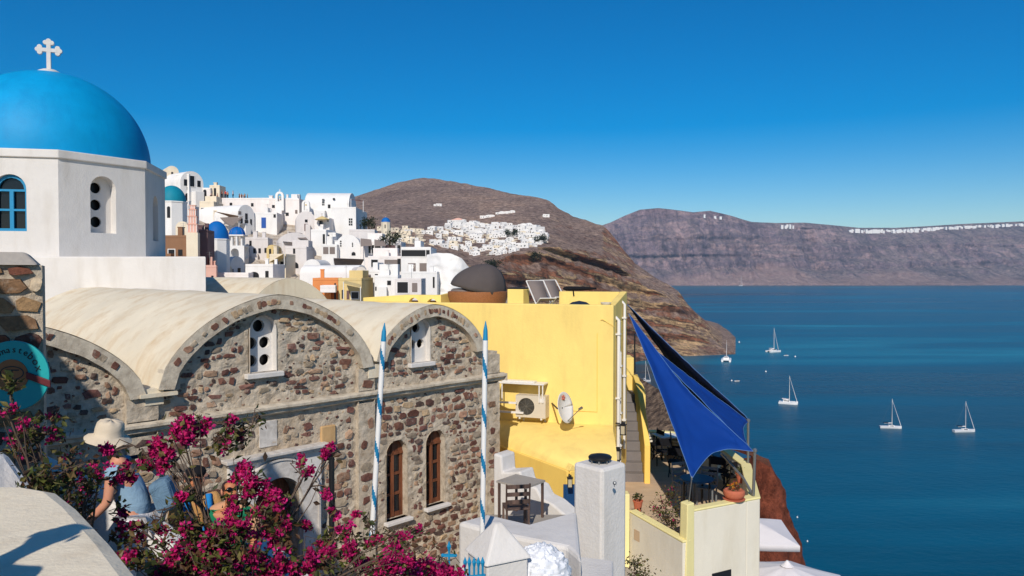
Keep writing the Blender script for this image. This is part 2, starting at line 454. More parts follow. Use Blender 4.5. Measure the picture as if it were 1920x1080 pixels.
def loft(name, cols, ctrl, subs, disp, mat, step, kind=True, flat=1.0):
    """surface through control curves (sea foot, edges, ridge, back) given per view column, roughened in 3-D"""
    g = []; base = []
    px = cols[0]
    while px <= cols[1]+1e-6:
        cp = [V(p) for p in ctrl(px)]; row = []
        for (a, b), n in zip(zip(cp, cp[1:]), subs):
            for i in range(n): row.append(a.lerp(b, i/n))
        row.append(cp[-1]); base.append(row); px += step
    n = len(base); m = len(base[0])
    for i in range(n):
        r = []
        for j in range(m):
            p = base[i][j]; a = disp(p, i/(n-1), j/(m-1))
            r.append(p+a)
        g.append(r)
    mb = MB(); mb.grid(g, flip=True)
    o = make(mb, name, mat, smooth=180)
    if kind: o['kind'] = 'structure'
    def at(px, s):
        i = min(max((px-cols[0])/step, 0), n-1.001); j = min(max(s*(m-1), 0), m-1.001)
        i0 = int(i); j0 = int(j); u = i-i0; v = j-j0
        return V(g[i0][j0])*(1-u)*(1-v)+V(g[i0+1][j0])*u*(1-v)+V(g[i0][j0+1])*(1-u)*v+V(g[i0+1][j0+1])*u*v
    return o, at

# headland across the bay: foot, cliff edge, ridge, far side
H_R = [(540, 420), (640, 378), (690, 362), (740, 346), (790, 336), (850, 342), (900, 351), (950, 362), (1000, 370), (1030, 378), (1050, 393), (1075, 408), (1100, 417),
       (1130, 426), (1150, 447), (1170, 472), (1190, 494), (1215, 512), (1240, 528), (1270, 546), (1290, 575), (1310, 601), (1330, 626), (1355, 652), (1372, 661), (1380, 664)]
H_RY = [(540, 1500), (790, 1900), (900, 1700), (1030, 1420), (1130, 1250), (1240, 1080), (1300, 990), (1380, 915)]
H_E = [(540, 470), (700, 480), (800, 492), (880, 505), (940, 488), (1000, 472), (1040, 470), (1090, 478), (1130, 488), (1170, 516), (1200, 540), (1240, 556), (1270, 580), (1300, 612), (1330, 640), (1380, 664.5)]
H_EY = [(540, 560), (800, 620), (940, 720), (1040, 850), (1130, 930), (1200, 945), (1300, 940), (1380, 912)]
H_FY = [(540, 330), (800, 380), (940, 520), (1040, 660), (1130, 770), (1200, 840), (1280, 890), (1380, 905)]
def hctrl(px):
    r = P(px, interp(px, H_R), interp(px, H_RY)); e = P(px, interp(px, H_E), interp(px, H_EY))
    fy = interp(px, H_FY); f = P(px, 511, fy); f.z = SEA-3
    m = e.lerp(r, .5); m.z -= (r.z-e.z)*.10
    b = r*1.25; b.z = r.z-.2*(r.z-SEA); b2 = r*1.7; b2.z = SEA-5
    return [f, e, m, r, b, b2]
def hdisp(p, u, v):
    k = min(1, max(.12, (p.z-SEA)/60)); edge = 1 if u < .9 else max(.15, (1-u)/.1)
    a = fbm(p*.006, 5)*11 + (1-abs(fbm(p*.013, 5)))*9 + fbm(p*.05, 3)*2.2
    zz = p.z+.22*p.x+7*mnoise.noise(p*.008)
    lay = (abs((zz/17) % 1-.5)*2-.5)*9 + mnoise.noise(V((p.x*.004, p.y*.004, zz*.12)))*6
    if v < .4: lay *= 1.7; a += 10*abs(fbm(V((p.x*.03, p.y*.006, p.z*.008)), 4))
    if v > .62: a *= .55; lay *= .12
    elif v > .36: q_ = min(1, (v-.36)/.16); a *= 1-.45*q_; lay *= 1-.8*q_
    return V((0, -(a+lay)*k*edge*.9, a*.4*k*edge))
head, head_at = loft('headland', (560, 1380), hctrl, (68, 44, 44, 8, 8), hdisp, M['head_rock'], 2.5)

F_R = [(980, 452), (1100, 432), (1145, 417), (1170, 405), (1200, 393), (1235, 390), (1265, 393), (1300, 398), (1332, 395), (1370, 404), (1410, 416), (1460, 418), (1510, 417),
       (1560, 422), (1610, 427), (1680, 427), (1740, 424), (1800, 420), (1870, 417), (1920, 415), (2100, 422), (2600, 440)]
def fctrl(px):
    d = 6000 + 500*math.sin(px*.004)
    f = P(px, 533, 5800); f.z = SEA-4; f = P(px, 511, 5750+120*mnoise.noise(V((px*.012, 3, 0)))); f.z = SEA-4
    r = P(px, interp(px, F_R), d+700)
    e1 = f.lerp(r, .42); e1.z = SEA+.30*(r.z-SEA); e2 = f.lerp(r, .72); e2.z = SEA+.74*(r.z-SEA)
    b = r*1.3; b.z = r.z-120; b2 = r*1.9; b2.z = SEA-5
    return [f, e1, e2, r, b, b2]
def fdisp(p, u, v):
    k = min(1, max(.1, (p.z-SEA)/120))
    g1 = abs(fbm(V((p.x*.0021, p.y*.0003, p.z*.0005)), 5)); g2 = abs(fbm(V((p.x*.0075+p.z*.002, p.y*.0006, p.z*.0012)), 4))
    a = fbm(V((p.x*.0016, p.y*.0016, p.z*.0008)), 5)*60 + g1*250 + g2*110
    zz = p.z+40*mnoise.noise(V((p.x*.0006, 0, 5)))
    lay = (abs((zz/85) % 1-.5)*2-.5)*22 + mnoise.noise(V((p.x*.0004, p.y*.0004, zz*.03)))*40
    q_ = min(1, max(0, (v-.5)/.3)); a *= 1-.85*q_; lay *= 1-q_; k *= 1 if v < .8 else .6
    return V((0, (a-lay-60*(1-q_))*k, -g1*10*k*(1-q_)))
far, far_at = loft('far_cliffs', (1000, 2500), fctrl, (28, 28, 36, 4, 4), fdisp, M['far_rock'], 3)

# hillside that carries the town, falling to the sea on the right
T_TOP = [(-700, 250), (200, 300), (320, 352), (400, 378), (480, 384), (560, 398), (640, 405), (700, 440), (760, 470), (820, 490), (880, 506), (940, 545), (1010, 600), (1080, 650), (1160, 690), (1240, 735), (1300, 790), (1380, 860)]
T_Y = [(-700, 190), (560, 195), (700, 200), (880, 185), (1010, 150), (1160, 110), (1300, 80), (1380, 70)]
def tctrl(px):
    r = P(px, interp(px, T_TOP), interp(px, T_Y))
    n = P(px, 511, 21 if px > 900 else 26); n.z = -9 if px < 1150 else -12
    n.z = interp(px, [(-700, -8), (900, -9), (1150, -14), (1380, -24)])
    m = n.lerp(r, .62); m.z = min(n.z, r.z) - interp(px, [(-700, 0), (300, 2), (900, 8), (1380, 6)]) + max(0, (r.z-n.z))*.35
    b = r*1.12; b.z = r.z-1.0 if r.z > 0 else r.z*1.22-1.5; b2 = r*1.8; b2.z = min(r.z-14, interp(px, [(-700, 0), (600, -20), (800, -70), (900, SEA-5)])); b3 = r*2.6; b3.z = SEA-6
    if px > 900: b2 = r*1.3; b2.z = SEA*.7; b3 = r*1.6; b3.z = SEA-6
    return [n, m, r, b, b2, b3]
def tdisp(p, u, v):
    a = fbm(p*.06, 5)*1.6; return V((a*.3, a*.4, a*.6)) if v > .02 else V((0, 0, 0))
t = NT('town_ground', .95, .1); gx = t.ramp(t.math('ADD', t.math('MULTIPLY', t.sep()[0], .04), t.math('MULTIPLY', t.noise(.2, 5), .5)), [(.05, 1), (.4, 0)])
t.color(t.mix(gx, t.ramp(t.noise(.9, 8, .75), [(.36, S(58, 48, 44)), (.5, S(112, 94, 80)), (.62, S(160, 136, 112))]), t.ramp(t.noise(.5, 7, .7), [(.35, S(170, 152, 132)), (.6, S(216, 204, 188))])))
t.bump(t.noise(.7, 9, .75), 1., .8)
hill, hill_at = loft('hillside', (-700, 1380), tctrl, (10, 14, 6, 8, 6), tdisp, t.m, 10)
# near ground: path between the terrace wall and the chapel, falling away to the right, then the drop
# thin sea air
hz = MB(); hz.box(-12500, 12500, -600, 16500, SEA-8, 420)
hm = bpy.data.materials.new('sea_air'); hm.use_nodes = True; hn = hm.node_tree; hn.nodes.remove(hn.nodes['Principled BSDF'])
vp = hn.nodes.new('ShaderNodeVolumePrincipled'); vp.inputs['Color'].default_value = (.42, .72, 1, 1); vp.inputs['Density'].default_value = 4.2e-5
hn.links.new(vp.outputs[0], hn.nodes['Material Output'].inputs['Volume'])
ho_ = make(hz, 'haze', hm); ho_['kind'] = 'stuff'; ho_['label'] = 'thin blue sea haze over the whole bay'; ho_['category'] = 'haze'
gn = []
for y in (-6, -1, 1.5, 3, 4.5, 5.5, 6.5, 7.5, 9, 11, 13, 16, 20, 26):
    row = []
    for x in (-30, -12, -8, -5, -3, -1.5, 0, 1.5, 3, 5, 7, 9, 12):
        z = interp(y, [(1.5, -1.66), (3.0, -2.9), (6.3, -3.05), (12, -6.3), (15, -6.6)])
        if x > 1: z = min(z, interp(x, [(1, -5.6), (3, -7), (6, -9), (9, -16), (12, -30)]))
        row.append((x, y, z))
    gn.append(row)
mb = MB(); mb.grid(gn); struct(mb, 'path', M['concrete'])
# ------------------------------------------------------------ flat shapes with real holes
def hit(fr, px, py, b=0.0):
    r = ray(px, py); n = fr.ey; t = (fr.o+n*b).dot(n)/r.dot(n); q = r*t-fr.o
    return q.dot(fr.ex), q.dot(fr.ez)
def curve_mesh(loops, ext):
    cu = bpy.data.curves.new('tmp', 'CURVE'); cu.dimensions = '2D'; cu.fill_mode = 'BOTH'; cu.extrude = ext/2
    for lp in loops:
        sp = cu.splines.new('POLY'); sp.points.add(len(lp)-1); sp.use_cyclic_u = True
        for q, (x, y) in zip(sp.points, lp): q.co = (x, y, 0, 1)
    o = bpy.data.objects.new('tmp', cu); me = o.to_mesh()
    vs = [V(v.co) for v in me.vertices]; fs = [tuple(p.vertices) for p in me.polygons]
    o.to_mesh_clear(); bpy.data.objects.remove(o); bpy.data.curves.remove(cu); return vs, fs
def plate(mb, fr, loops, b0, b1, col=None):
    """flat plate in the (a,c) plane with holes, from b0 to b1"""
    vs, fs = curve_mesh(loops, b1-b0); bm = (b0+b1)/2
    return mb.add([fr(v.x, bm-v.z, v.y) for v in vs], fs, col)
def text_mesh(s, size, ext=.004):
    cu = bpy.data.curves.new('tmp', 'FONT'); cu.body = s; cu.size = size; cu.extrude = ext/2; cu.align_x = 'CENTER'; cu.align_y = 'CENTER'; cu.resolution_u = 3
    o = bpy.data.objects.new('tmp', cu); me = o.to_mesh()
    vs = [V(v.co) for v in me.vertices]; fs = [tuple(p.vertices) for p in me.polygons]
    o.to_mesh_clear(); bpy.data.objects.remove(o); bpy.data.curves.remove(cu); return vs, fs
def archpoly(a0, a1, c0, ct, n=10, rise=None):
    m = (a0+a1)/2; w = (a1-a0)/2; rise = rise or w
    return [(a0, c0), (a1, c0)] + [(m+w*math.cos(math.pi*i/n), ct-rise+rise*math.sin(math.pi*i/n)) for i in range(n+1)]
def circ(a, c, r, n=18, ry=None): return [(a+r*math.cos(2*math.pi*i/n), c+(ry or r)*math.sin(2*math.pi*i/n)) for i in range(n)]
def inpoly(x, y, poly):
    k = False; n = len(poly)
    for i in range(n):
        x1, y1 = poly[i]; x2, y2 = poly[i-1]
        if (y1 > y) != (y2 > y) and x < (x2-x1)*(y-y1)/(y2-y1)+x1: k = not k
    return k
def sarch(t0, w, zs, za, n=36, e=1.65):
    o = []
    for i in range(n+1):
        x = -1+2*i/n; o.append((t0+w*x, zs+(za-zs)*(max(0, 1-abs(x)**e))**(1/e)))
    return o
def arcpt(t, t0, w, zs, za, e=1.65):
    x = (t-t0)/w
    return zs if abs(x) >= 1 else zs+(za-zs)*(1-abs(x)**e)**(1/e)

STONES = [S(110, 74, 64), S(126, 88, 74), S(100, 72, 66), S(150, 118, 96), S(186, 160, 128), S(146, 132, 116), S(92, 76, 70), S(164, 128, 106), S(116, 80, 72), S(138, 100, 88), S(172, 156, 134), S(178, 146, 120)]
def one_stone(mb, fr, a, c, w, h, prot, rng, col, b0=0.0, tilt=.5, rot=0):
    n = rng.choice((5, 6, 6, 7, 8)); e = rng.uniform(.35, .8); ca, sa = math.cos(rot), math.sin(rot)
    ph = rng.uniform(0, 1); outer = []; sk = rng.uniform(-.25, .25)
    for k in range(n):
        th = 2*math.pi*(k+ph+rng.uniform(-.3, .3))/n
        x = math.copysign(abs(math.cos(th))**e, math.cos(th))*w/2*rng.uniform(.74, 1.08)
        z = math.copysign(abs(math.sin(th))**e, math.sin(th))*h/2*rng.uniform(.74, 1.08)
        outer.append((x+sk*z, z))
    tx, tz = rng.uniform(-tilt, tilt), rng.uniform(-tilt, tilt); vs = []
    for x, z in outer: vs.append(fr(a+x*ca-z*sa, b0+.02, c+x*sa+z*ca))
    for x, z in outer:
        x *= .93; z *= .92; q = prot*(1+tx*x/w*2+tz*z/h*2)*rng.uniform(.6, 1.15)
        vs.append(fr(a+x*ca-z*sa, b0-q, c+x*sa+z*ca))
    ox, oz = rng.uniform(-.2, .2)*w, rng.uniform(-.2, .2)*h
    vs.append(fr(a+ox*ca-oz*sa, b0-prot*rng.uniform(.8, 1.5), c+ox*sa+oz*ca))
    fs = [(k, (k+1) % n, n+(k+1) % n, n+k) for k in range(n)] + [(n+k, n+(k+1) % n, 2*n) for k in range(n)]
    mb.add(vs, fs, col)
def chips(mb, fr, inside, a0, a1, c0, c1, rng, count, b0=0.0):
    for _ in range(count):
        a, c = rng.uniform(a0, a1), rng.uniform(c0, c1); w = rng.uniform(.03, .09); h = w*rng.uniform(.35, .8)
        if inside(a, c) and inside(a+w/2, c) and inside(a-w/2, c):
            k = rng.choice(STONES); f = rng.uniform(.7, 1.1); one_stone(mb, fr, a, c, w, h, rng.uniform(.006, .022), rng, tuple(x*f for x in k[:3]), b0, rot=rng.uniform(-.5, .5))
def stones(mb, fr, inside, a0, a1, c0, c1, rng, b0=0.0, hmin=.11, hmax=.2, wmin=.12, wmax=.36, skip=lambda c: .08, prot=(.012, .04)):
    c = c0
    while c < c1:
        h = rng.uniform(hmin, hmax); a = a0+rng.uniform(-.1, .1)
        while a < a1:
            w = rng.uniform(wmin, wmax) if rng.random() < .75 else rng.uniform(wmin, wmin*1.5)
            ww = w*rng.uniform(.82, 1.02); hh = h*rng.uniform(.66, 1.06)
            cc = c+h/2+rng.uniform(-.03, .03)
            ok = all(inside(a+w/2+sx*ww*.5, cc+sz*hh*.5) for sx in (-1, 1) for sz in (-1, 1))
            if ok and rng.random() > skip(cc):
                k = rng.choice(STONES); f = rng.uniform(.8, 1.15); col = (k[0]*f, k[1]*f, k[2]*f)
                one_stone(mb, fr, a+w/2, cc, ww, hh, rng.uniform(*prot), rng, col, b0, rot=rng.uniform(-.09, .09))
            a += w+rng.uniform(0, .018)
        c += h+rng.uniform(0, .015)
def rough_wall(mb, fr, inside, a0, a1, c0, c1, step, amp, b0=0.0):
    na = int((a1-a0)/step)+1; nc = int((c1-c0)/step)+1; idx = {}; vs = []; fs = []
    def vid(i, j):
        if (i, j) not in idx:
            a = a0+i*step; c = c0+j*step; d = amp*fbm(V((a*5, c*7, b0)), 3)
            idx[(i, j)] = len(vs); vs.append(fr(a, b0-d, c))
        return idx[(i, j)]
    for i in range(na):
        for j in range(nc):
            if inside(a0+(i+.5)*step, c0+(j+.5)*step): fs.append((vid(i, j), vid(i+1, j), vid(i+1, j+1), vid(i, j+1)))
    return mb.add(vs, fs)
def reveal(mb, fr, poly, b0, b1, col=None):
    n = len(poly); vs = [fr(a, b0, c) for a, c in poly]+[fr(a, b1, c) for a, c in poly]
    return mb.add(vs, [(i, i+n, (i+1) % n+n, (i+1) % n) for i in range(n)], col)

# ------------------------------------------------------------ the stone chapel with three vaulted bays
CH = Fr((-5.98, 12.5, 0), (.6914, .7225, 0))
chapel = thing('stone_church', 'three-bay rubble stone chapel with cream barrel-vault roofs and arched gables', 'church', CH(2, 3, -7))
BAYS = [(-2.32, 2.12, -2.05, -.70), (2.15, 2.17, -1.95, -.42), (5.97, 1.58, -1.86, -.72)]
G0 = -7.2
NB = archpoly(1.66, 2.2, -1.86, -.79, 12); NC = archpoly(5.42, 5.97, -2.0, -1.02, 12)
W1 = archpoly(4.74, 5.32, -5.36, -3.63, 12, .3); W2 = archpoly(5.84, 6.42, -5.30, -3.58, 12, .3)
DR = archpoly(1.66, 2.66, -6.6, -3.85, 14)
HOLES = [NB, NC, W1, W2, DR]
def inface(t, z):
    top = -1.95
    for b in BAYS:
        if abs(t-b[0]) < b[1]: top = arcpt(t, b[0], b[1]-.1, b[2], b[3]-.1)
    if t > 7.55: top = -1.92
    if not (-4.4 < t < 8.1 and G0 < z < top): return False
    return not any(inpoly(t, z, h) for h in HOLES)
mb = MB(); rough_wall(mb, CH, inface, -4.4, 8.1, G0, -.3, .04, .022)
for h, d in ((NB, .25), (NC, .24), (W1, .3), (W2, .3), (DR, .4)): reveal(mb, CH, h, -.012, d)
mb.box(8.09, 8.12, 0.0, 5, G0, -1.95, CH); mb.box(7.5, 8.12, .0, 5, -1.96, -1.93, CH)
make(mb, 'wall', M['mortar'], chapel)
rs = random.Random(11)
def instone(t, z):
    if not inface(t, z): return False
    if -2.72 < z < -2.46: return False
    if any(abs(t-x) < .0 for x in (1,)): return False
    for h in HOLES:
        for dx, dz in ((.05, 0), (-.05, 0), (0, .05), (0, -.05)):
            if inpoly(t+dx, z+dz, h): return False
    for (b0, b1, c0, c1) in ((1.55, 2.32, -2.02, -1.84), (1.8, 2.22, -3.3, -2.76), (1.2, 3.15, -6.6, -3.36), (3.1, 3.5, -3.45, -3.0), (5.36, 6.05, -2.1, -1.95),
                             (-.55, .02, G0, -1.9), (3.95, 4.42, G0, -1.9), (7.62, 8.1, G0, -1.9), (4.66, 5.4, -5.5, -5.34), (5.76, 6.5, -5.44, -5.28)):
        if b0 < t < b1 and c0 < z < c1: return False
    for b in BAYS:
        if abs(t-b[0]) < b[1] and z > arcpt(t, b[0], b[1]-.2, b[2], b[3]-.2): return False
    return True
mb = MB()
stones(mb, CH, instone, -4.3, 8.05, -2.5, -.4, rs, skip=lambda c: .33, wmin=.09, wmax=.34, hmin=.09, hmax=.16)
stones(mb, CH, instone, -4.3, 4.2, G0, -2.6, rs, skip=lambda c: .09, hmin=.11, hmax=.24, wmax=.4)
stones(mb, CH, instone, 4.2, 8.05, G0, -2.6, rs, skip=lambda c: .01, hmin=.10, hmax=.22, wmin=.1, wmax=.38)
chips(mb, CH, instone, -4.3, 8.05, -6.5, -.4, rs, 2600)
make(mb, 'stonework', M['stone'], chapel)
# quoined piers between the bays
for (a0, a1) in ((-.5, 0.0), (3.98, 4.4), (7.66, 8.09)):
    mp = MB(); qs = MB()
    inp = lambda t, z: a0 < t < a1 and G0 < z < -1.98 and not -2.7 < z < -2.47
    rough_wall(mp, CH, inp, a0, a1-.03, G0, -2.0, .05, .012, -.10)
    mp.box(a0, a0+.01, -.10, .02, G0, -2.0, CH); mp.box(a1-.02, a1-.01, -.10, .02, G0, -2.0, CH); mp.box(a0, a1-.02, -.10, .05, -2.0, -1.99, CH)
    stones(qs, CH, inp, a0, a1, G0, -2.0, rs, -.10, .13, .26, .18, .4, prot=(.012, .03)); make2([mp, qs], 'pier', [M['mortar'], M['stone']], chapel)
# arch rims
for i, (t0, ww, zs, za) in enumerate(BAYS):
    out = sarch(t0, ww, zs, za, 44); inn = sarch(t0, ww-.26, zs-.02, za-.26, 44)
    out = [(a, c+.008*mnoise.noise(V((a*6, c*6, i)))) for a, c in out]; inn = [(a, c+.02*mnoise.noise(V((a*4, c*4, i+5)))) for a, c in inn]
    mr = MB(); mr.ring(out, inn, -.17, .1, CH)
    ms = MB(); 
    for k in range(2, 42):
        if rs.random() < .62:
            a, c = [(o+n)/2 for o, n in zip(out[k], inn[k])]; dx = out[k+1][0]-out[k-1][0]; dz = out[k+1][1]-out[k-1][1]
            kk = rs.choice(STONES[3:5]+STONES[7:8]+STONES[:2]+[STONES[10]]); 
            one_stone(ms, CH, a, c, math.hypot(dx, dz)*rs.uniform(.42, .72), rs.uniform(.09, .17), rs.uniform(.006, .02), rs, kk[:3], -.17, rot=math.atan2(dz, dx))
    make2([mr, ms], 'arch_rim', [M['cement'], M['stone']], chapel, smooth=32)
# barrel roofs, running back to the domed church
for i, (t0, ww, zs, za) in enumerate(BAYS):
    cur = sarch(t0, ww, zs, za, 40); L = (12.5, 10.3, 6.5)[i]; g = []
    nb = 40
    for k in range(nb+1):
        b = -.165+(L+.165)*k/nb; row = []
        for a, c in cur:
            d = .03*fbm(V((a*.9, b*.7, i*7.)), 4); row.append(CH(a, b, c+d*min(1, k/3)+.012))
        g.append(row)
    mr = MB(); mr.grid(g); mr.add([CH(a, L, c) for a, c in cur], [tuple(range(len(cur)))])
    make(mr, 'barrel_roof', M['roof'], chapel, smooth=50)
mg = MB()
for a in (-.08, 4.36):
    mg.box(a-.14, a+.16, -.12, 11, -2.2, -1.93, CH)
mg.box(-.32, .28, -.21, .1, -2.06, -2.0, CH)
make(mg, 'valley_gutter', M['roof'], chapel)
# cornice
mc = MB(); prof = [(-.19, -2.50), (-.19, -2.545), (-.12, -2.58), (-.12, -2.63), (-.05, -2.67), (.02, -2.67), (.02, -2.47), (-.1, -2.47)]
g = []
for k in range(61):
    a = -4.4+12.68*k/60; g.append([CH(a, b+.012*mnoise.noise(V((a*3, b*9, 2))), c+.012*mnoise.noise(V((a*2.3, c*5, 1)))) for b, c in prof+[prof[0]]])
mc.grid(g, flip=True); mc.box(8.26, 8.29, -.19, .3, -2.66, -2.48, CH)
make(mc, 'cornice', M['cement'], chapel)
# pierced niche panels
def niche(poly, holes, b, sill):
    mp = MB(); plate(mp, CH, [poly]+holes, b-.05, b+.03); pn = make(mp, 'niche_panel', M['white'], chapel)
    md = MB(); a0, c0 = min(p[0] for p in poly), min(p[1] for p in poly); a1, c1 = max(p[0] for p in poly), max(p[1] for p in poly)
    md.box(a0, a1, b+.12, b+.14, c0, c1, CH); make(md, 'dark_backing', M['dark'], pn)  # dark sheet fills the holes in place of the unlit inside
    mr = MB(); reveal(mr, CH, [((p[0]-(a0+a1)/2)*.985+(a0+a1)/2, (p[1]-c0)*.99+c0+.006) for p in poly], -.025, b); make(mr, 'niche_reveal', M['white'], pn)
    mr = MB(); mr.box(*sill, CH); make(mr, 'sill', M['white'], chapel, bevel=.012)
niche(NB, [circ(1.93, -1.0, .115), circ(2.05, -1.32, .11), circ(2.05, -1.65, .11), circ(1.78, -1.32, .11), circ(1.78, -1.65, .11)], .21, (1.56, 2.3, -.13, .2, -1.95, -1.86))
niche(NC, [circ(5.68, -1.24, .105), circ(5.81, -1.6, .105), circ(5.56, -1.6, .105)], .19, (5.34, 6.04, -.12, .2, -2.09, -2.0))
# brown arched casements
for poly in (W1, W2):
    a0, a1 = poly[0][0], poly[1][0]; c0 = poly[0][1]; ct = max(p[1] for p in poly); m = (a0+a1)/2
    ip = [(m+(a-m)*.985, c0+(c-c0)*.995) for a, c in poly]
    holes = []
    hh = (ct-.34-c0-.16)/3
    for s in (0, 1):
        x0 = a0+.07+s*(m-a0-.02); x1 = x0+(m-a0)-.13
        for k in range(3): holes.append([(x0, c0+.1+k*(hh+.03)), (x1, c0+.1+k*(hh+.03)), (x1, c0+.1+k*(hh+.03)+hh-.03), (x0, c0+.1+k*(hh+.03)+hh-.03)])
    mf = MB(); plate(mf, CH, [ip]+holes, .17, .23); 
    mf.box(m-.03, m+.03, .14, .17, c0+.02, ct-.1, CH); mf.box(a0+.01, a1-.01, .14, .17, ct-.36, ct-.30, CH)
    wd = make(mf, 'window', M['brown_wood'], chapel, bevel=.006)
    mg = MB(); mg.box(a0+.03, a1-.03, .2, .21, c0+.04, ct-.3, CH); make(mg, 'pane', M['glass'], wd)
    ms = MB(); ms.box(a0-.06, a1+.06, -.14, .12, c0-.07, c0, CH); make(ms, 'sill', M['white'], wd, bevel=.01)
# doorway
op = archpoly(1.66, 2.66, -6.6, -3.85, 14); big = archpoly(1.22, 3.1, -6.6, -3.46, 14)
md = MB(); plate(md, CH, [[(1.22, -6.6), (3.1, -6.6), (3.1, -3.46), (1.22, -3.46)], op], -.10, .02); ds = make(md, 'door_surround', M['white'], chapel, bevel=.015)
mr = MB(); o_ = archpoly(1.30, 3.02, -6.6, -3.50, 24); i_ = archpoly(1.665, 2.655, -6.6, -3.855, 24); mr.ring([o_[1]]+o_[2:]+[o_[0]], [i_[1]]+i_[2:]+[i_[0]], -.17, -.102, CH); mr.ring([o_[1]]+o_[2:]+[o_[0]], [((a-2.16)*.955+2.16, c-.03) for a, c in [o_[1]]+o_[2:]+[o_[0]]], -.20, -.171, CH); make(mr, 'arch_moulding', M['marble'], ds, smooth=40)
mh = MB(); mh.box(1.1, 3.22, -.26, 0, -3.42, -3.36, CH); mh.box(1.16, 3.16, -.2, 0, -3.48, -3.42, CH); make(mh, 'hood_cornice', M['marble'], ds, bevel=.012)
mdl = MB(); plate(mdl, CH, [archpoly(1.68, 2.64, -6.6, -3.87, 14)], .3, .36)
for k in range(7): mdl.box(1.72+k*.135, 1.74+k*.135, .285, .3, -6.5, -4.1, CH)
mdl.box(2.12, 2.2, .26, .3, -6.5, -3.95, CH); mdl.box(1.68, 2.64, .26, .3, -4.42, -4.34, CH)
make(mdl, 'door', M['brown_wood'], chapel, bevel=.006)
mq = MB(); mq.box(1.84, 2.2, -.02, .03, -3.27, -2.78, CH); make(mq, 'stone_plaque', M['marble'], chapel, bevel=.008)
mq = MB(); mq.box(3.14, 3.47, -.05, .03, -3.42, -3.06, CH, None); mq.col = (1, 1, 1); o = make(mq, 'stone_tablet', plaster('tan_tablet', S(200, 164, 116), .12, S(160, 120, 80), .5, .6, 3), chapel, bevel=.02)

# ------------------------------------------------------------ blue-domed church
DC = V((-14.98, 24.3, 0)); RD = 3.42
dome = thing('domed_church', 'white octagonal church with big bright blue dome and white cross', 'church', (DC.x, DC.y, -4))
camd = V((-DC.x, -DC.y, 0)).normalized(); ca0 = math.atan2(camd.y, camd.x)
ang = lambda k: ca0+rad(3.2)+rad(45)*k     # vertex k, turning towards the viewer's right
vert = [V((DC.x+RD*math.cos(ang(k)), DC.y+RD*math.sin(ang(k)), 0)) for k in range(8)]
DZ0, DZ1 = .4, 3.28
def face_fr(k):      # face between vertex k-1 and k
    a, b = vert[(k-1) % 8], vert[k % 8]; ex = (b-a); return Fr(a, ex), ex.length
mw = MB(); dn = []
for k in range(8):
    fr, L = face_fr(k); holes = []
    if k == 0:
        a0, c0 = hit(fr, 0, 433); a1, c1 = hit(fr, 49, 327); a0 = a1-.62*1.35; hp = archpoly(a0, a1, c0, c1, 12); holes = [hp]; dn.append(('win', fr, hp))
    if k == 1:
        a0, c0 = hit(fr, 170, 436); a1, c1 = hit(fr, 217, 333); hp = archpoly(a0, a1, c0, c1, 12); holes = [hp]; dn.append(('vent', fr, hp))
    if k == 2:
        hp = archpoly(L*.36, L*.62, 1.05, 2.55, 12); holes = [hp]; dn.append(('slit', fr, hp))
    plate(mw, fr, [[(0, DZ0), (L, DZ0), (L, DZ1), (0, DZ1)]]+holes, 0, .3)
make(mw, 'drum', M['white'], dome)
for kind, fr, hp in dn:
    a0 = min(p[0] for p in hp); a1 = max(p[0] for p in hp); c0 = hp[0][1]; c1 = max(p[1] for p in hp); m = (a0+a1)/2; ww = a1-a0; hh = c1-c0
    if kind == 'vent':
        xs = a0+ww*.40
        mp = MB(); plate(mp, fr, [[(a0-.05, c0-.05), (a1+.05, c0-.05), (a1+.05, c1+.05), (a0-.05, c1+.05)]]+[circ(xs, c0+hh*f, .165) for f in (.2, .5, .8)], .3, .36)
        q = make(mp, 'vent_panel', M['white'], dome); mp = MB(); mp.box(a0, a1, .5, .52, c0, c1, fr); make(mp, 'dark_backing', M['dark'], q)  # dark sheet behind the vent holes stands in for the unlit drum
    elif kind == 'win':
        n = 3; holes = []; cs = c1-ww/2
        for s in (0, 1):
            x0 = a0+.07+s*(ww/2-.02); x1 = x0+ww/2-.12
            for j in range(2): holes.append([(x0, c0+.08+j*(hh-.5)/2), (x1, c0+.08+j*(hh-.5)/2), (x1, c0+.02+(j+1)*(hh-.5)/2), (x0, c0+.02+(j+1)*(hh-.5)/2)])
        holes.append([(a0+.09, c0+hh-.42), (a1-.09, c0+hh-.42)]+[(m+(ww/2-.09)*math.cos(math.pi*i/8), c0+hh-.42+.33*math.sin(math.pi*i/8)) for i in range(1, 8)])
        mp = MB(); plate(mp, fr, [[(m+(a-m)*.985, c0+(c-c0)*.992) for a, c in hp]]+holes, .1, .18); q = make(mp, 'window', M['blue_paint'], dome, bevel=.006)
        mp = MB(); mp.box(a0, a1, .2, .22, c0, c1, fr); make(mp, 'pane', M['glass'], q)
        
        for u in (.3, .62): mp = MB(); mp.box(a0+.02, a0+.07, .06, .1, c0+hh*u, c0+hh*(u+.06), fr); make(mp, 'hinge', M['blue_paint'], q)
    else:
        mp = MB(); mp.box(a0-.05, a1+.05, .3, .32, c0-.05, c1+.05, fr); make(mp, 'slit_window', M['glass'], dome)
octa = lambda r: [(DC.x+r*math.cos(ang(k)), DC.y+r*math.sin(ang(k))) for k in range(8)]
mc = MB(); mc.slab(octa(RD+.07), 3.28, 3.52)
make(mc, 'cornice', M['white'], dome, bevel=.025)
prof = [(2.95*math.cos(rad(90)*i/30)**.98 if i < 30 else 0, 3.521+2.92*math.sin(rad(90)*i/30)) for i in range(31)]
md = MB(); md.lathe((DC.x, DC.y, 0), prof, 72); make(md, 'dome_shell', M['blue_dome'], dome, smooth=60)
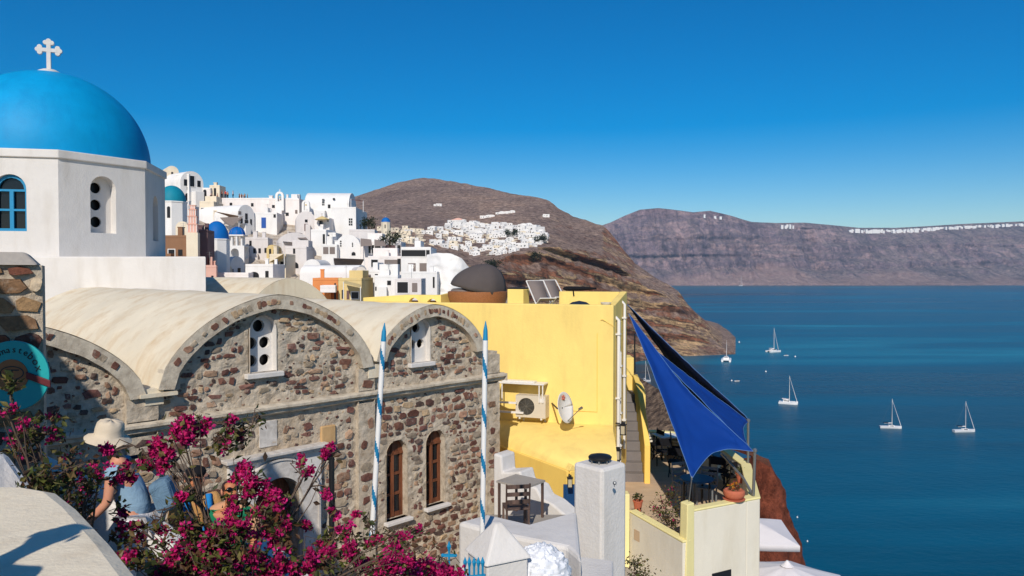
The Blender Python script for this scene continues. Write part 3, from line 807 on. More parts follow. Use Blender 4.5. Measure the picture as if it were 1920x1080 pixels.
mcx = MB(); zt = 6.44; fr = yaw((DC.x, DC.y, 0), 24)
mcx.lathe((DC.x, DC.y, zt-.06), [(.36, 0), (.34, .1), (.2, .17), (.07, .2)], 24)
crs = make(mcx, 'cross_base', M['white'], dome, smooth=40)
h0 = zt+.12; cz = h0+.62; cw = .062
cross_loop = []
mx = MB(); mx.box(-cw, cw, -.06, .06, h0, h0+.86, fr); mx.box(-.24, .24, -.058, .058, cz-cw, cz+cw, fr)
for (x, z, dx, dz) in ((-.25, cz, -1, 0), (.25, cz, 1, 0), (0, h0+.86, 0, 1)):
    for (u, v) in ((dx*.06, dz*.06), (dz*.085, dx*.085), (-dz*.085, -dx*.085)):
        mx.prism(circ(x+u, z+v, .075, 14), -.054-.003*abs(u+v*2), .054+.003*abs(u+v*2), fr)
make(mx, 'cross', M['white'], dome, bevel=.012)
mb2 = MB(); xr = hit(W0, 386, 500, 21)[0]
mb2.slab([(-26, 21), (xr, 21), (xr*1.42, 29.2), (-26, 29.2)], -5, .45)
make(mb2, 'base_block', M['white'], dome, bevel=.03)

# vault of the next building, further back
VB = Fr(P(545, 521, 24.0), (.6914, .7225, 0)); z0 = VB.o.z; VB.o.z = 0
vb = MB(); cur = sarch(0, 1.55, z0-1.2, z0, 30); g = []
for k in range(25):
    b = 9*k/24; g.append([VB(a, b, c+.02*fbm(V((a, b, 9.)), 3)) for a, c in cur])
vb.grid(g); vb.prism([(-1.55, -6)]+cur+[(1.55, -6)], 0.004, 8.9, VB)
solo(vb, 'vaulted_house', M['roof'], 'cream barrel-vaulted roof behind the stone chapel, no windows showing', 'house', smooth=50)
# ------------------------------------------------------------ left edge: rubble pillar, round shop sign, walls
rs = random.Random(23)
pf = Fr((-3.90, 6.2, 0), (.86, .51, 0))
pil = thing('stone_pillar', 'rough pillar of large tan and brown blocks with grey slab on top', 'pillar', (-3.6, 5.8, -3))
mp = MB(); mp.box(-1.6, 0, 0, .8, -3, .06, pf); make(mp, 'core', M['mortar'], pil)
ms = MB(); c = -1.6
while c < .02:
    h = rs.uniform(.12, .17); h = min(h, .05-c) if .05-c < .2 else h; a = -1.5
    while a < -.01:
        w = min(rs.uniform(.16, .34), -a)
        if w > .06:
            k = rs.choice([S(156, 122, 88), S(172, 138, 100), S(120, 76, 60), S(190, 172, 146), S(140, 108, 80), S(104, 70, 60)]); f = rs.uniform(.85, 1.1)
            one_stone(ms, pf, a+w/2, c+h/2, w*1.04, h*1.02, rs.uniform(.02, .045), rs, tuple(x*f for x in k[:3]), rot=rs.uniform(-.03, .03))
        a += w
    c += h+.012
make(ms, 'blockwork', M['stone'], pil, smooth=30)
mp = MB(); mp.hexa([pf(-1.6, -.06, .06), pf(-.02, -.06, .06), pf(-1.6, .8, .06), pf(-.02, .8, .06), pf(-1.6, .1, .17), pf(-.12, .12, .17), pf(-1.6, .7, .17), pf(-.12, .7, .17)]); make(mp, 'top_slab', M['concrete'], pil, bevel=.02)

sg = thing('shop_sign', 'round turquoise shop sign with brown centre disc fixed to stone pillar', 'sign', P(26, 770, 5.9))
so_ = P(26, 704, 5.93)
class SFr(Fr):
    def __call__(s, a, b, c): return Fr.__call__(s, a*1.1, b*1.1, c*1.1)
sf = SFr(so_, (1, .05, 0))
m1 = MB(); m1.prism(circ(0, 0, .253, 40), -.008, .012, sf); make(m1, 'disc', plain('turquoise_board', S(20, 158, 160), .6, .08, 8, .1), sg, bevel=.004)
brd = plain('brown_board', S(150, 100, 62), .7, .12, 9, .2)
m1 = MB(); m1.prism(circ(-.01, .0, .118, 32), -.014, -.0085, sf); make(m1, 'centre_disc', brd, sg)
ink = plain('dark_lettering', S(24, 40, 46), .6, .05, 5, 0)
ml = MB()
def put_text(s, x, z, rot, size, ya=-.0105):
    vs, fs = text_mesh(s, size, .003); c_, s_ = math.cos(rot), math.sin(rot)
    ml.add([sf(x+v.x*c_-v.y*s_, ya-v.z, z+v.x*s_+v.y*c_) for v in vs], fs)
for i, ch in enumerate('namaste'):
    th = rad(90+50-i*13.2); put_text(ch, .188*math.cos(th), .188*math.sin(th), th-math.pi/2, .066)
make(ml, 'lettering', ink, sg); ml = MB()
for i, ch in enumerate('box'):
    th = rad(48-i*16); put_text(ch, .188*math.cos(th), .188*math.sin(th), th-math.pi/2, .078)
make(ml, 'lettering', ink, sg)
me_ = MB(); me_.ring(circ(-.005, .02, .085, 28, .05), circ(-.005, .02, .078, 28, .043), -.0165, -.0141, sf, True)
me_.box(-.05, .045, -.0166, -.0142, .036, .045, sf); me_.box(-.01, .0, -.0167, -.0143, -.05, .036, sf); me_.box(-.05, .045, -.0168, -.0144, -.06, -.051, sf)
make(me_, 'emblem', ink, sg)
ma = MB(); ma.hexa([sf(.10, -.03, -.02), sf(.27, -.03, -.085), sf(.10, -.016, -.02), sf(.27, -.016, -.085), sf(.10, -.03, .03), sf(.27, -.03, -.035), sf(.10, -.016, .03), sf(.27, -.016, -.035)])
make(ma, 'arrow_board', plain('maroon_board', S(96, 30, 34), .6, .1, 8, .1), sg, bevel=.004)
def wallp(name, pts, th, z0, mat, label, cat='wall', bev=.03, drop=None):
    """thick wall along plan points with sloping top: pts [(x,y,ztop)]"""
    mb = MB(); n = len(pts); L = []; Rr = []
    for i, (x, y, z) in enumerate(pts):
        d = V((pts[min(i+1, n-1)][0]-pts[max(i-1, 0)][0], pts[min(i+1, n-1)][1]-pts[max(i-1, 0)][1], 0)).normalized(); q = V((-d.y, d.x, 0))*th/2
        L.append(V((x, y, 0))+q); Rr.append(V((x, y, 0))-q)
    vs = []
    for (x, y, z), l, r in zip(pts, L, Rr): vs += [(l.x, l.y, z0), (r.x, r.y, z0), (l.x, l.y, z), (r.x, r.y, z)]
    fs = []
    for i in range(n-1):
        p = 4*i; q = p+4; fs += [(p, q, q+2, p+2), (p+1, p+3, q+3, q+1), (p+2, q+2, q+3, p+3), (p, p+1, q+1, q)]
    e = 4*(n-1); fs += [(0, 2, 3, 1), (e, e+1, e+3, e+2)]
    mb.add(vs, fs); return solo(mb, name, mat, label, cat, bevel=bev)
wallp('stair_parapet', [(-5.6, 7.2, -1.25), (-4.6, 6.9, -1.62), (-3.5, 6.6, -2.0), (-2.9, 6.5, -2.35)], .22, -3.2, M['white'], 'grey shaded plaster stair wall below the round turquoise sign', 'wall')
wallp('path_wall', [(-3.1, 8.8, -3.15), (-1.9, 8.0, -3.55), (-.9, 7.4, -3.95), (-.1, 7.0, -4.3)], .32, -6.5, M['white'], 'low white wall sloping down below the chapel door behind the flowers', 'wall')
wallp('bench_wall', [(-4.2, 4.9, -1.2), (-3.5, 4.95, -1.2), (-3.15, 4.8, -1.55)], .35, -3.1, M['white'], 'rounded white wall end under the turquoise sign, left of the flowers', 'wall', bev=.08)
# white wall in the near corner with a thick rounded edge
mf = MB(); zt = -1.0
pts = [PZ(275, 1080, zt), PZ(216, 1010, zt), PZ(152, 945, zt), PZ(112, 915, zt), PZ(60, 906, zt), PZ(-60, 905, zt), PZ(-700, 915, zt)]
poly = [(p.x, p.y) for p in pts]; poly = [(poly[0][0]+.42, poly[0][1]-.42)]+poly+[(-6, 2.12)]
g = MB(); g.slab(poly[::-1], -3.2, zt); o = solo(g, 'terrace_wall', plaster('worn_cream_plaster', S(234, 220, 194), .07, S(176, 148, 116), .3, .45, 2.2), 'worn cream wall top with a dark human shadow across it', 'wall', bevel=.07)
# building beside the viewpoint whose shade falls on the path (outside the picture)
nb = MB(); e = V((.365, -.931, 0)); q0 = V((-7.61, 5.58, 0))-e*3.0; q1 = V((-7.61, 5.58, 0))+e*1.25; nn = V((e.y, -e.x, 0))
pl = [q0, q1, q1+nn*6, q0+nn*6]
bh = thing('house', 'plain white house beside the viewpoint shading the left bay of the chapel', 'house', (pl[0].x-2, pl[0].y-2, -4))
nb.slab([(p.x, p.y) for p in pl][::-1], -4, 2.95); make(nb, 'wall', M['white'], bh, bevel=.04)
nd = MB(); fr = Fr(q0, e); nd.box(1.6, 2.5, -.04, .02, -3.1, -1.0, fr); make(nd, 'door', M['door_blue'], bh)
kt = thing('shade_block', 'unseen white block added beside the viewpoint to shade the round turquoise sign', 'shade_block', (-4.6, 2.2, -3))
nb = MB(); nb.hexa([(-5.9, 1.5, -3), (-4.15, 1.5, -3), (-5.9, 3.0, -3), (-4.15, 3.0, -3), (-5.9, 1.5, 4.6), (-4.15, 1.5, 1.5), (-5.9, 3.0, 4.6), (-4.15, 3.0, 1.5)]); make(nb, 'wall', M['white'], kt, bevel=.03)  # added unseen block, top sloped so its shade crosses pillar and sign
nb = MB(); nb.box(-5.5, -4.8, 1.46, 1.505, -.6, .6); make(nb, 'block_panel', M['door_blue'], kt)

# ------------------------------------------------------------ yellow house
YF = Fr((2.72, 20.0, 0), (.94, -.341, 0))
yh = thing('yellow_house', 'bright yellow flat-roofed house with parapets and a roof terrace', 'house', YF(-4, 3, -9))
DP = 1.85
my = MB(); my.box(-9.2, 0, .2205, DP, -9, -1.35, YF)
my.box(-9.2, .002, 0, .22, -9, -.875, YF)
wy = make(my, 'wall', M['yellow'], yh, bevel=.025)
mp = MB(); mp.hexa([YF(-.2, .225, -1.345), YF(-.001, .225, -1.345), YF(-.2, DP, -1.345), YF(-.001, DP, -1.345), YF(-.2, .225, -.876), YF(-.001, .225, -.876), YF(-.2, DP, -.55), YF(-.001, DP, -.55)])
mp.box(-2.0, -.201, DP-.2, DP-.002, -1.345, -.56, YF)
make(mp, 'terrace_parapet', M['yellow'], yh, bevel=.015)
mr = MB(); mr.box(-9.0, -.2, .24, DP-.21, -1.42, -1.342, YF); mr.box(-9.0, -2.2, DP+.002, 6, -1.42, -1.342, YF); mr.box(-9.2, -2.1, DP+.01, 6, -9, -1.43, YF); make(mr, 'roof_deck', M['pale_yellow'], yh)
# parapet with two arched gaps, at the back left of the roof
f2 = Fr(P(792, 553, 24.6), (.97, -.24, 0)); zt = f2.o.z; f2.o.z = 0
mp = MB(); plate(mp, f2, [[(-.66, -1.4), (.64, -1.4), (.64, zt), (-.66, zt)], archpoly(-.52, .02-.12, -1.36, zt-.09, 8, .3), archpoly(.12, .54, -1.36, zt-.12, 8, .28)], 0, .25)
mp.hexa([f2(-2.3, .4, -1.4), f2(-.662, .002, -1.4), f2(-2.3, .6, -1.4), f2(-.662, .2, -1.4), f2(-2.3, .4, zt-.12), f2(-.662, .002, zt-.003), f2(-2.3, .6, zt-.12), f2(-.662, .2, zt-.003)])
mp.hexa([f2(.642, .002, -1.4), f2(.9, 1.4, -1.4), f2(.5, .22, -1.4), f2(.7, 1.4, -1.4), f2(.642, .002, zt-.004), f2(.9, 1.4, zt+.1), f2(.5, .22, zt-.004), f2(.7, 1.4, zt+.1)])
make(mp, 'pierced_parapet', M['yellow'], yh)
mt = MB(); mt.box(-.6, .6, .3, .5, -1.39, zt-.2, f2); make(mt, 'tiled_recess', M['brown_far'], yh)
f3 = Fr(P(966, 568, 22.8), (.9, -.43, 0)); mp = MB(); zz = f3.o.z
mp.box(-.27, .27, 0, .45, -.5, .42, f3); cb = make(mp, 'chimney', M['yellow'], yh, bevel=.02)
mp = MB(); mp.box(-.25, .25, .02, .43, .421, .47, f3); make(mp, 'chimney_cap', M['metal_dark'], cb)
# lean-to annex under the wall
A_ = V((-.55, 21.36, -4.16)); B_ = V((2.68, 19.98, -4.12)); Cc = V((-.62, 20.6, -4.72)); D_ = V((1.36, 17.75, -4.78)); E_ = V((2.62, 18.5, -4.86))
def quad_loft(mb, ridge, eave, n=16, bulge=.22):
    g = []
    for k in range(n+1):
        u = k/n; row = []
        for r, e in zip(ridge, eave):
            p = r.lerp(e, u); p.z = r.z+(e.z-r.z)*(1-math.sqrt(max(0, 1-u*u)))*.9+(e.z-r.z)*u*.1; row.append(p)
        g.append(row)
    mb.grid(g)
ml = MB(); rid = [A_.lerp(B_, t) for t in (0, .3, .6, 1)]; eav = [Cc, Cc.lerp(D_, .5), D_, E_]
quad_loft(ml, rid, eav)
make(ml, 'annex_roof', M['yellow'], yh, smooth=60)
ml = MB(); up = V((0, 0, .05)); dn_ = V((0, 0, -2.6))
for a, b in ((Cc, D_), (D_, E_)):
    d = (b-a).normalized(); q = V((d.y, -d.x, 0)); ml.hexa([a+dn_+q*.06, b+dn_+q*.06, a+dn_-q*.14, b+dn_-q*.14, a+up+q*.06, b+up+q*.06, a+up-q*.14, b+up-q*.14])
ml.add([B_, E_, E_+dn_, B_+dn_*1.2], [(0, 1, 2, 3)])
make(ml, 'annex_wall', M['yellow_dk'], yh, bevel=.02)
ms = MB(); d = (E_-D_).normalized()
for k in range(6):
    p = D_.lerp(E_, .05+.16*k)+V((0, 0, .05)); fr = Fr(p, d); ms.prism([(-.1, 0), (.1, 0), (.05, .1), (0, .15), (-.05, .1)], -.05, .12, fr)
make(ms, 'scalloped_edge', M['yellow'], yh, bevel=.01)
df = Fr(P(1069, 958, 17.45), (1, 0, 0)); md = MB(); md.box(-.16, .3, 0, .05, 0, .62, df); md.box(-.12, -.11, -.01, 0, .05, .58, df)
dd = make(md, 'door', M['door_blue'], yh, bevel=.008)
# wall lanterns, pipes, bracket
def lantern(p, fr, label, s=1.0):
    t = thing('wall_lantern', label, 'lantern', p)
    f = Fr(p, fr.ex, fr.ey); m = MB(); m.box(-.02, .02, -.02, .1, .0, .03, f); m.box(-.07*s, .07*s, -.16*s, -.02, -.02, .0, f); m.box(-.055*s, .055*s, -.15*s, -.03, -.24*s, -.22*s, f)
    for x in (-.05, .05):
        for y in (-.14, -.04): m.box((x-.006)*s, (x+.006)*s, (y-.006)*s, (y+.006)*s, -.221*s, -.021, f)
    m.box(-.035*s, .035*s, -.13*s, -.05*s, 0.0005, .05*s, f)
    make(m, 'lantern_frame', M['metal_dark'], t); m = MB(); m.box(-.042*s, .042*s, -.132*s, -.048*s, -.219*s, -.022, f); make(m, 'lantern_glass', plain('lantern_glass', S(190, 178, 150), .15, .1, 8, 0), t)
    return t
SF = Fr(YF(0, 0, 0), YF.ey, -YF.ex)     # right-hand side face: a runs back, b goes into the wall
lantern(P(1161, 795, 20.15), SF, 'small iron wall lantern, upper of two beside the white pipes', 1.2)
lantern(P(1151, 842, 19.7), SF, 'small iron wall lantern, lower of two beside the white pipes', 1.2)
lantern(P(1068, 893, 17.3), W0, 'small iron wall lantern above the dark blue door', 1.0)
for i, (a, b0, z0, z1, r, lab) in enumerate([(.35, -.07, -5.6, -1.3, .05, 'thick white drainpipe down the yellow corner'), (.62, -.06, -5.6, -2.2, .035, 'thin white conduit on the yellow wall right of the drainpipe'), (1.2, -.06, -5.0, -.9, .04, 'white pipe at the back end of the yellow side wall')]):
    m = MB(); p = SF(a, b0, 0); m.tube([(p.x, p.y, z0), (p.x, p.y, (z0+z1)/2), (p.x, p.y, z1), tuple(SF(a, .02, z1+.08))], r, 8)
    for z in (z0+.8, (z0+z1)/2, z1-.4): m.box(a-.07, a+.07, b0-.06, .0, z, z+.04, SF)
    solo(m, 'drainpipe', M['white_metal'], lab, 'pipe', 'pipes on the yellow side wall', smooth=50)
# air conditioner
a0, c0 = hit(YF, 967, 781, -.35); a1, c1 = hit(YF, 1023, 781, -.35); w_ = a1-a0; h_ = .60
ac = thing('air_conditioner', 'beige outdoor air conditioner with round fan grille on the yellow wall', 'air conditioner', YF(a0+w_/2, -.2, c0))
m = MB(); fc = (a0+w_*.36, c0+h_*.5); plate(m, YF, [[(a0, c0), (a0+w_, c0), (a0+w_, c0+h_), (a0, c0+h_)], circ(*fc, .235, 28)], -.36, -.345); m.box(a0, a0+w_, -.3449, -.02, c0, c0+h_, YF) if False else None
m.box(a0, a0+.015, -.344, -.03, c0, c0+h_, YF); m.box(a0+w_-.015, a0+w_, -.344, -.03, c0, c0+h_, YF); m.box(a0+.016, a0+w_-.016, -.344, -.03, c0+h_-.015, c0+h_, YF); m.box(a0+.016, a0+w_-.016, -.344, -.03, c0, c0+.015, YF); m.box(a0+.016, a0+w_-.016, -.05, -.03, c0+.016, c0+h_-.016, YF)
make(m, 'casing', plain('beige_enamel', S(206, 196, 178), .45, .05, 6, .03), ac)
m = MB()
for k in range(1, 8):
    r = .235*k/8; m.ring(circ(*fc, r+.006, 24), circ(*fc, r-.002, 24), -.362, -.352, YF, True)
for k in range(8):
    x, z = math.cos(k*math.pi/4+.2), math.sin(k*math.pi/4+.2); m.tube([YF(fc[0], -.357, fc[1]), YF(fc[0]+x*.235, -.357, fc[1]+z*.235)], .004, 4)
make(m, 'fan_grille', plain('grey_grille', S(120, 116, 106), .5, .1, 5, 0), ac)
m = MB(); m.prism(circ(*fc, .235, 24), -.25, -.24, YF); make(m, 'fan', M['metal_dark'], ac)
m = MB(); m.box(a0+w_*.78, a0+w_*.95, -.363, -.3605, c0+h_*.72, c0+h_*.9, YF); make(m, 'label_plate', M['white_metal'], ac)
m = MB()
for a in (a0+.12, a0+w_-.12): m.box(a-.02, a+.02, -.38, 0, c0-.05, c0-.003, YF); m.box(a-.02, a+.02, -.03, 0, c0-.3, c0-.051, YF)
make(m, 'wall_bracket', M['white_metal'], ac)
# white wooden rack beside it
rk = thing('wall_rack', 'white slatted wooden rack fixed on the yellow wall behind the beige unit', 'rack', YF(a0-.3, -.1, c0))
ra0, rc1 = hit(YF, 936, 716, -.3); ra1, _ = hit(YF, 1022, 728, -.3)
m = MB(); m.box(ra0, ra1, -.42, -.02, rc1-.02, rc1+.02, YF); m.box(ra0+.1, ra1-.3, -.34, -.1, rc1+.021, rc1+.06, YF); make(m, 'shelf', M['white_metal'], rk, bevel=.006)
for a in (ra0+.02, ra0+.12, ra1-.14, ra1-.04):
    m = MB(); m.box(a-.015, a+.015, -.40, -.37, rc1-.5, rc1-.021, YF); make(m, 'post', M['white_metal'], rk)
for z in (.52, .78):
    m = MB(); m.box(ra0, ra0+.55+.2*(z > .6), -.42, -.36, rc1-z-.05, rc1-z, YF); make(m, 'rail', M['white_metal'], rk)
# satellite dish
dp = P(1060, 764, 19.4); dn2 = V((-.55, -.62, .22)).normalized()
di = thing('satellite_dish', 'white satellite dish on an arm in front of the yellow wall', 'satellite dish', dp)
ex = dn2.cross(V((0, 0, 1))).normalized(); ez = ex.cross(dn2).normalized()
vd = V((1, .28, .25)).normalized(); fx = V((.28, -.92, -.35)).normalized()
nn_ = V((.80, -.56, .22)).normalized(); ex = V((0, 0, 1)).cross(nn_).normalized(); ez = nn_.cross(ex)
m = MB(); g = []
for i in range(7):
    r = .365*i/6; g.append([dp+ex*(r*math.cos(2*math.pi*k/28))+ez*(r*1.12*math.sin(2*math.pi*k/28))+nn_*(.11*(i/6)**2-.1) for k in range(29)])
m.grid(g); make(m, 'reflector', M['white_metal'], di, smooth=180, sol=.012)
m = MB(); m.tube([dp-ez*.35+nn_*.0, dp+nn_*.42-ez*.1], .012, 6); m.tube([dp+nn_*.4-ez*.1, dp+nn_*.5-ez*.06], .035, 8); make(m, 'feed_arm', M['metal_grey'], di)
m = MB(); m.tube([dp-nn_*.09, dp-nn_*.25, V(YF(hit(YF, 1035, 770)[0], 0, dp.z-.1))], .022, 8); make(m, 'mount', M['metal_dark'], di)
m = MB(); mr_ = plain('red_sticker', S(206, 92, 50), .6, .1, 10, 0)
for k in range(5):
    a = k*1.256; m.ball(dp+ex*(.05+.05*math.cos(a))+ez*(.26+.05*math.sin(a))+nn_*(-.035), .03, 8, 6, (1, 1, .6))
make(m, 'emblem', mr_, di)
# cable outlines on the wall
m = MB(); a2, c2 = hit(YF, 1120, 625); a3, c3 = hit(YF, 1120, 772); m.tube([YF(a2, -.012, c2), YF(a2, -.012, c3), YF(a2-1.0, -.012, c3-.02)], .012, 6)
a4, c4 = hit(YF, 1130, 601); m.tube([YF(a4-.05, -.012, c4), YF(a4, -.05, c4+.04), YF(a4+.1, -.012, c4-.03), YF(a4+.32, -.012, c4-.16)], .008, 5)
solo(m, 'cable', M['yellow_dk'], 'thin yellow-painted cable running down the bright yellow wall', 'cable')

# ------------------------------------------------------------ on the yellow roof
db = thing('daybed', 'round wicker daybed under a big dark grey folding canopy', 'daybed', P(895, 572, 25))
dc = P(896, 566, 24.6); fr = yaw(dc, -12); m = MB(); 
m.lathe(dc, [(.78, -.2), (.86, .0), (.92, .22), (.92, .34), (.86, .36)], 32, sx=1.08); make(m, 'wicker_base', M['wicker'], db, smooth=50)
m = MB(); g = []; nR = 32
for i in range(13):            # folding hood: ribbed dome, rim dropping to the right
    th = rad(90)*i/12; row = []
    for j in range(nR+1):
        ph = 2*math.pi*j/nR; rb = 1+.025*math.cos(ph*8); x = math.sin(th)*math.cos(ph); y = math.sin(th)*math.sin(ph); zc = math.cos(th)
        row.append(fr(.22*zc+x*.90*rb, y*.92*rb, .40+zc*.84-.20*x*(1-zc)**.8))
    g.append(row)
m.grid(g); make(m, 'canopy', plain('charcoal_canvas', S(84, 76, 74), .9, .08, 6, .25), db, smooth=180, sol=.012)
m = MB(); m.lathe(dc+V((0, 0, .3)), [(.84, 0), (.84, .1), (.78, .14)], 32, sx=1.06); make(m, 'cushion', M['canvas_grey'], db, bevel=.02)
def deck_chair(p, yw, label, s=1.0, mat='canvas_grey'):
    t = thing('deck_chair', label, 'deck chair', p, 'deck chairs on the yellow roof'); f = yaw(p, yw)
    for x in (-.29, .29):
        m = MB(); m.tube([f(x, -.45, 0), f(x, .55, 1.0)], .02, 6); make(m, 'frame', M['white_metal'], t)
        m = MB(); m.tube([f(x*.9, .5, 0), f(x*.9, -.35, .5)], .018, 6); make(m, 'leg', M['white_metal'], t)
    m = MB(); m.tube([f(-.29, .55, 1.0), f(.29, .55, 1.0)], .02, 6); m.tube([f(-.26, -.35, .5), f(.26, -.35, .5)], .018, 6); make(m, 'crossbar', M['white_metal'], t)
    g = []
    for k in range(9):
        u = k/8; y = .53-.88*u; z = 1.0-.5*u-.32*math.sin(math.pi*u)*.9; g.append([f(-.25, y, z), f(.25, y, z)])
    m = MB(); m.grid(g); make(m, 'sling', M[mat], t, smooth=180, sol=.01)
    return t
deck_chair(V(P(1018, 590, 22.2)), 24, 'grey canvas deck chair, front one of two on the yellow roof')
deck_chair(V(P(1044, 587, 22.9)), 28, 'pale grey deck chair, half hidden behind the other deck chair')
t = thing('folded_parasol', 'folded dark parasol lying on the back parapet of the yellow roof', 'parasol', P(1085, 545, 22.3))
pa, pb = P(1056, 541, 22.2), P(1118, 541, 21.9); m = MB(); m.tube([pa, pa.lerp(pb, .1), pa.lerp(pb, .6), pb], [.03, .07, .06, .03], 9); make(m, 'canopy', M['black_cloth'], t, smooth=60)
m = MB(); m.tube([pa.lerp(pb, .3)+V((0, 0, -.02)), pa.lerp(pb, .3)+V((.02, -.05, -.22))], .022, 6); make(m, 'strap', M['black_cloth'], t)
m = MB(); m.lathe(P(1086, 579, 21.15), [(.36, 0), (.33, .1), (.2, .19), (.0, .23)], 20, wob=.03); solo(m, 'cushion', M['navy'], 'dark floor cushion peeping over the front yellow parapet', 'cushion', smooth=60)
m = MB(); m.lathe(P(1136, 574, 20.25), [(.05, 0), (.13, .05), (.15, .1), (.13, .1)], 16); solo(m, 'bowl', M['white_metal'], 'small white bowl on the yellow parapet corner', 'bowl', smooth=50)

# ------------------------------------------------------------ stairs beside the yellow house, with curved parapet
st = thing('staircase', 'shaded concrete stairs climbing beside yellow house with curved yellow parapet', 'stairs', (3.4, 21.3, -6))
m = MB(); bx = [(0, -6.05)]
y0, z = 0, -6.0; pr = []
N = 9
for k in range(N):
    pr += [(y0, z), (y0, z+.235)]; z += .235; y0 += .31
pr += [(y0+.6, z), (y0+.6, -6.4), (0, -6.4)]
sfx = Fr((3.15, 21.3, 0), (.06, 1, 0), (1, -.06, 0))
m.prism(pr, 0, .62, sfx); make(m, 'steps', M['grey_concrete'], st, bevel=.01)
m = MB(); pr2 = [(-.15, -6.2), (-.15, -4.9), (.3, -4.55), (1.2, -3.95), (2.2, -3.5), (3.2, -3.35), (3.5, -3.5), (3.5, -6.2)]
m.prism(pr2, .625, .79, sfx); make(m, 'parapet', M['yellow_dk'], st, bevel=.02)
m = MB(); a0, _ = hit(Fr((3.2, 24.6, 0), (1, 0, 0)), 1172, 700); bw = Fr((3.2, 24.6, 0), (1, 0, 0))
x0 = hit(bw, 1172, 700)[0]; x1 = hit(bw, 1211, 700)[0]; zt = hit(bw, 1190, 702)[1]; zr = hit(bw, 1211, 742)[1]
m.prism([(x0-.6, -6)]+[(x1, -6)]+[(x0+(x1-x0)*math.sin(math.pi/2*(1-i/8)), zr+(zt-zr)*math.cos(math.pi/2*(1-i/8))) for i in range(9)]+[(x0-.6, zt)], 0, .2, bw)
m.box(x0-.5, x0+.3, .05, .9, zt-.5, zt+.55, bw)
make(m, 'end_wall', M['yellow'], st, bevel=.02)
m = MB(); m.tube([P(1190, 625, 26), P(1190, 700, 26)], .03, 6); solo(m, 'post', M['metal_dark'], 'thin dark post rising behind the top of the concrete stairs', 'post')
# ------------------------------------------------------------ terrace over the sea
ZF = -6.0
tr = thing('terrace', 'cafe terrace with white walls, yellow copings and sandy floor above the sea', 'terrace', (4.5, 19, -10))
fl = [(2.7, 22.2), (2.86, 17.35), (3.68, 15.75), (3.95, 16.1), (5.6, 16.95), (6.3, 19.8), (6.35, 22), (5.6, 24.6), (2.7, 24.6)]
m = MB(); m.slab(fl[::-1][::-1], ZF-.25, ZF); make(m, 'floor', M['deck'], tr)
def parap(pts, th, zt, zb, nm='parapet', cop=True):
    m = MB(); mc = MB()
    for (x0, y0, za), (x1, y1, zb_) in zip([(a, b, c) for a, b, c in pts], [(a, b, c) for a, b, c in pts][1:]):
        d = V((x1-x0, y1-y0, 0)); L = d.length; d.normalize(); q = V((-d.y, d.x, 0))*th; a = V((x0, y0, 0)); b = V((x1, y1, 0))
        z = lambda p, h: V((p.x, p.y, h))
        m.hexa([z(a, zb), z(b, zb), z(a+q, zb), z(b+q, zb), z(a, za-.05), z(b, zb_-.05), z(a+q, za-.05), z(b+q, zb_-.05)])
        o = V((-d.y, d.x, 0))*.012; e = d*.012
        mc.hexa([z(a-o-e, za-.049), z(b-o+e, zb_-.049), z(a+q+o-e, za-.049), z(b+q+o+e, zb_-.049), z(a-o-e, za), z(b-o+e, zb_), z(a+q+o-e, za), z(b+q+o+e, zb_)])
    w = make(m, nm, M['white_cream'], tr, bevel=.02); make(mc, 'coping', M['pale_yellow'], tr, bevel=.015)
M['white_cream'] = plaster('cream_white_plaster', S(226, 218, 200), .05, S(190, 176, 146), .3, .3)
parap([(2.78, 17.55, -5.62), (3.62, 15.7, -5.68)], .18, 0, -10)
parap([(3.9, 16.02, -5.12), (5.30, 16.75, -5.12)], .2, 0, -10, 'front_wall')
parap([(5.302, 16.76, -5.118), (5.66, 16.94, -5.118), (6.36, 19.8, -5.1), (6.3, 21.6, -5.1)], .24, 0, -10, 'sea_wall')
parap([(6.25, 22.0, -5.3), (5.4, 24.6, -5.25), (3.9, 24.8, -5.2)], .2, 0, -8, 'back_wall')
m = MB(); m.hexa([(3.60, 15.62, -10), (3.92, 15.86, -10), (3.50, 15.95, -10), (3.80, 16.2, -10), (3.72, 15.72, -4.92), (3.90, 15.86, -4.92), (3.62, 15.95, -4.92), (3.80, 16.1, -4.92)])
make(m, 'yellow_post', M['pale_yellow'], tr, bevel=.02)
m = MB(); m.hexa([(2.62, 17.4, -9), (2.76, 17.4, -9), (2.62, 17.7, -9), (2.76, 17.7, -9), (2.62, 17.4, -5.2), (2.76, 17.4, -5.2), (2.62, 17.7, -5.2), (2.76, 17.7, -5.2)])
make(m, 'gate_post', M['pale_yellow'], tr, bevel=.015)
m = MB(); ff = Fr((3.9, 16.02, 0), (1.4, .73, 0)); a0, c0 = hit(ff, 1338, 1080); m.box(a0-.05, a0+.5, -.02, .0, c0-.15, c0+.06, ff); make(m, 'vent_frame', M['metal_dark'], tr)
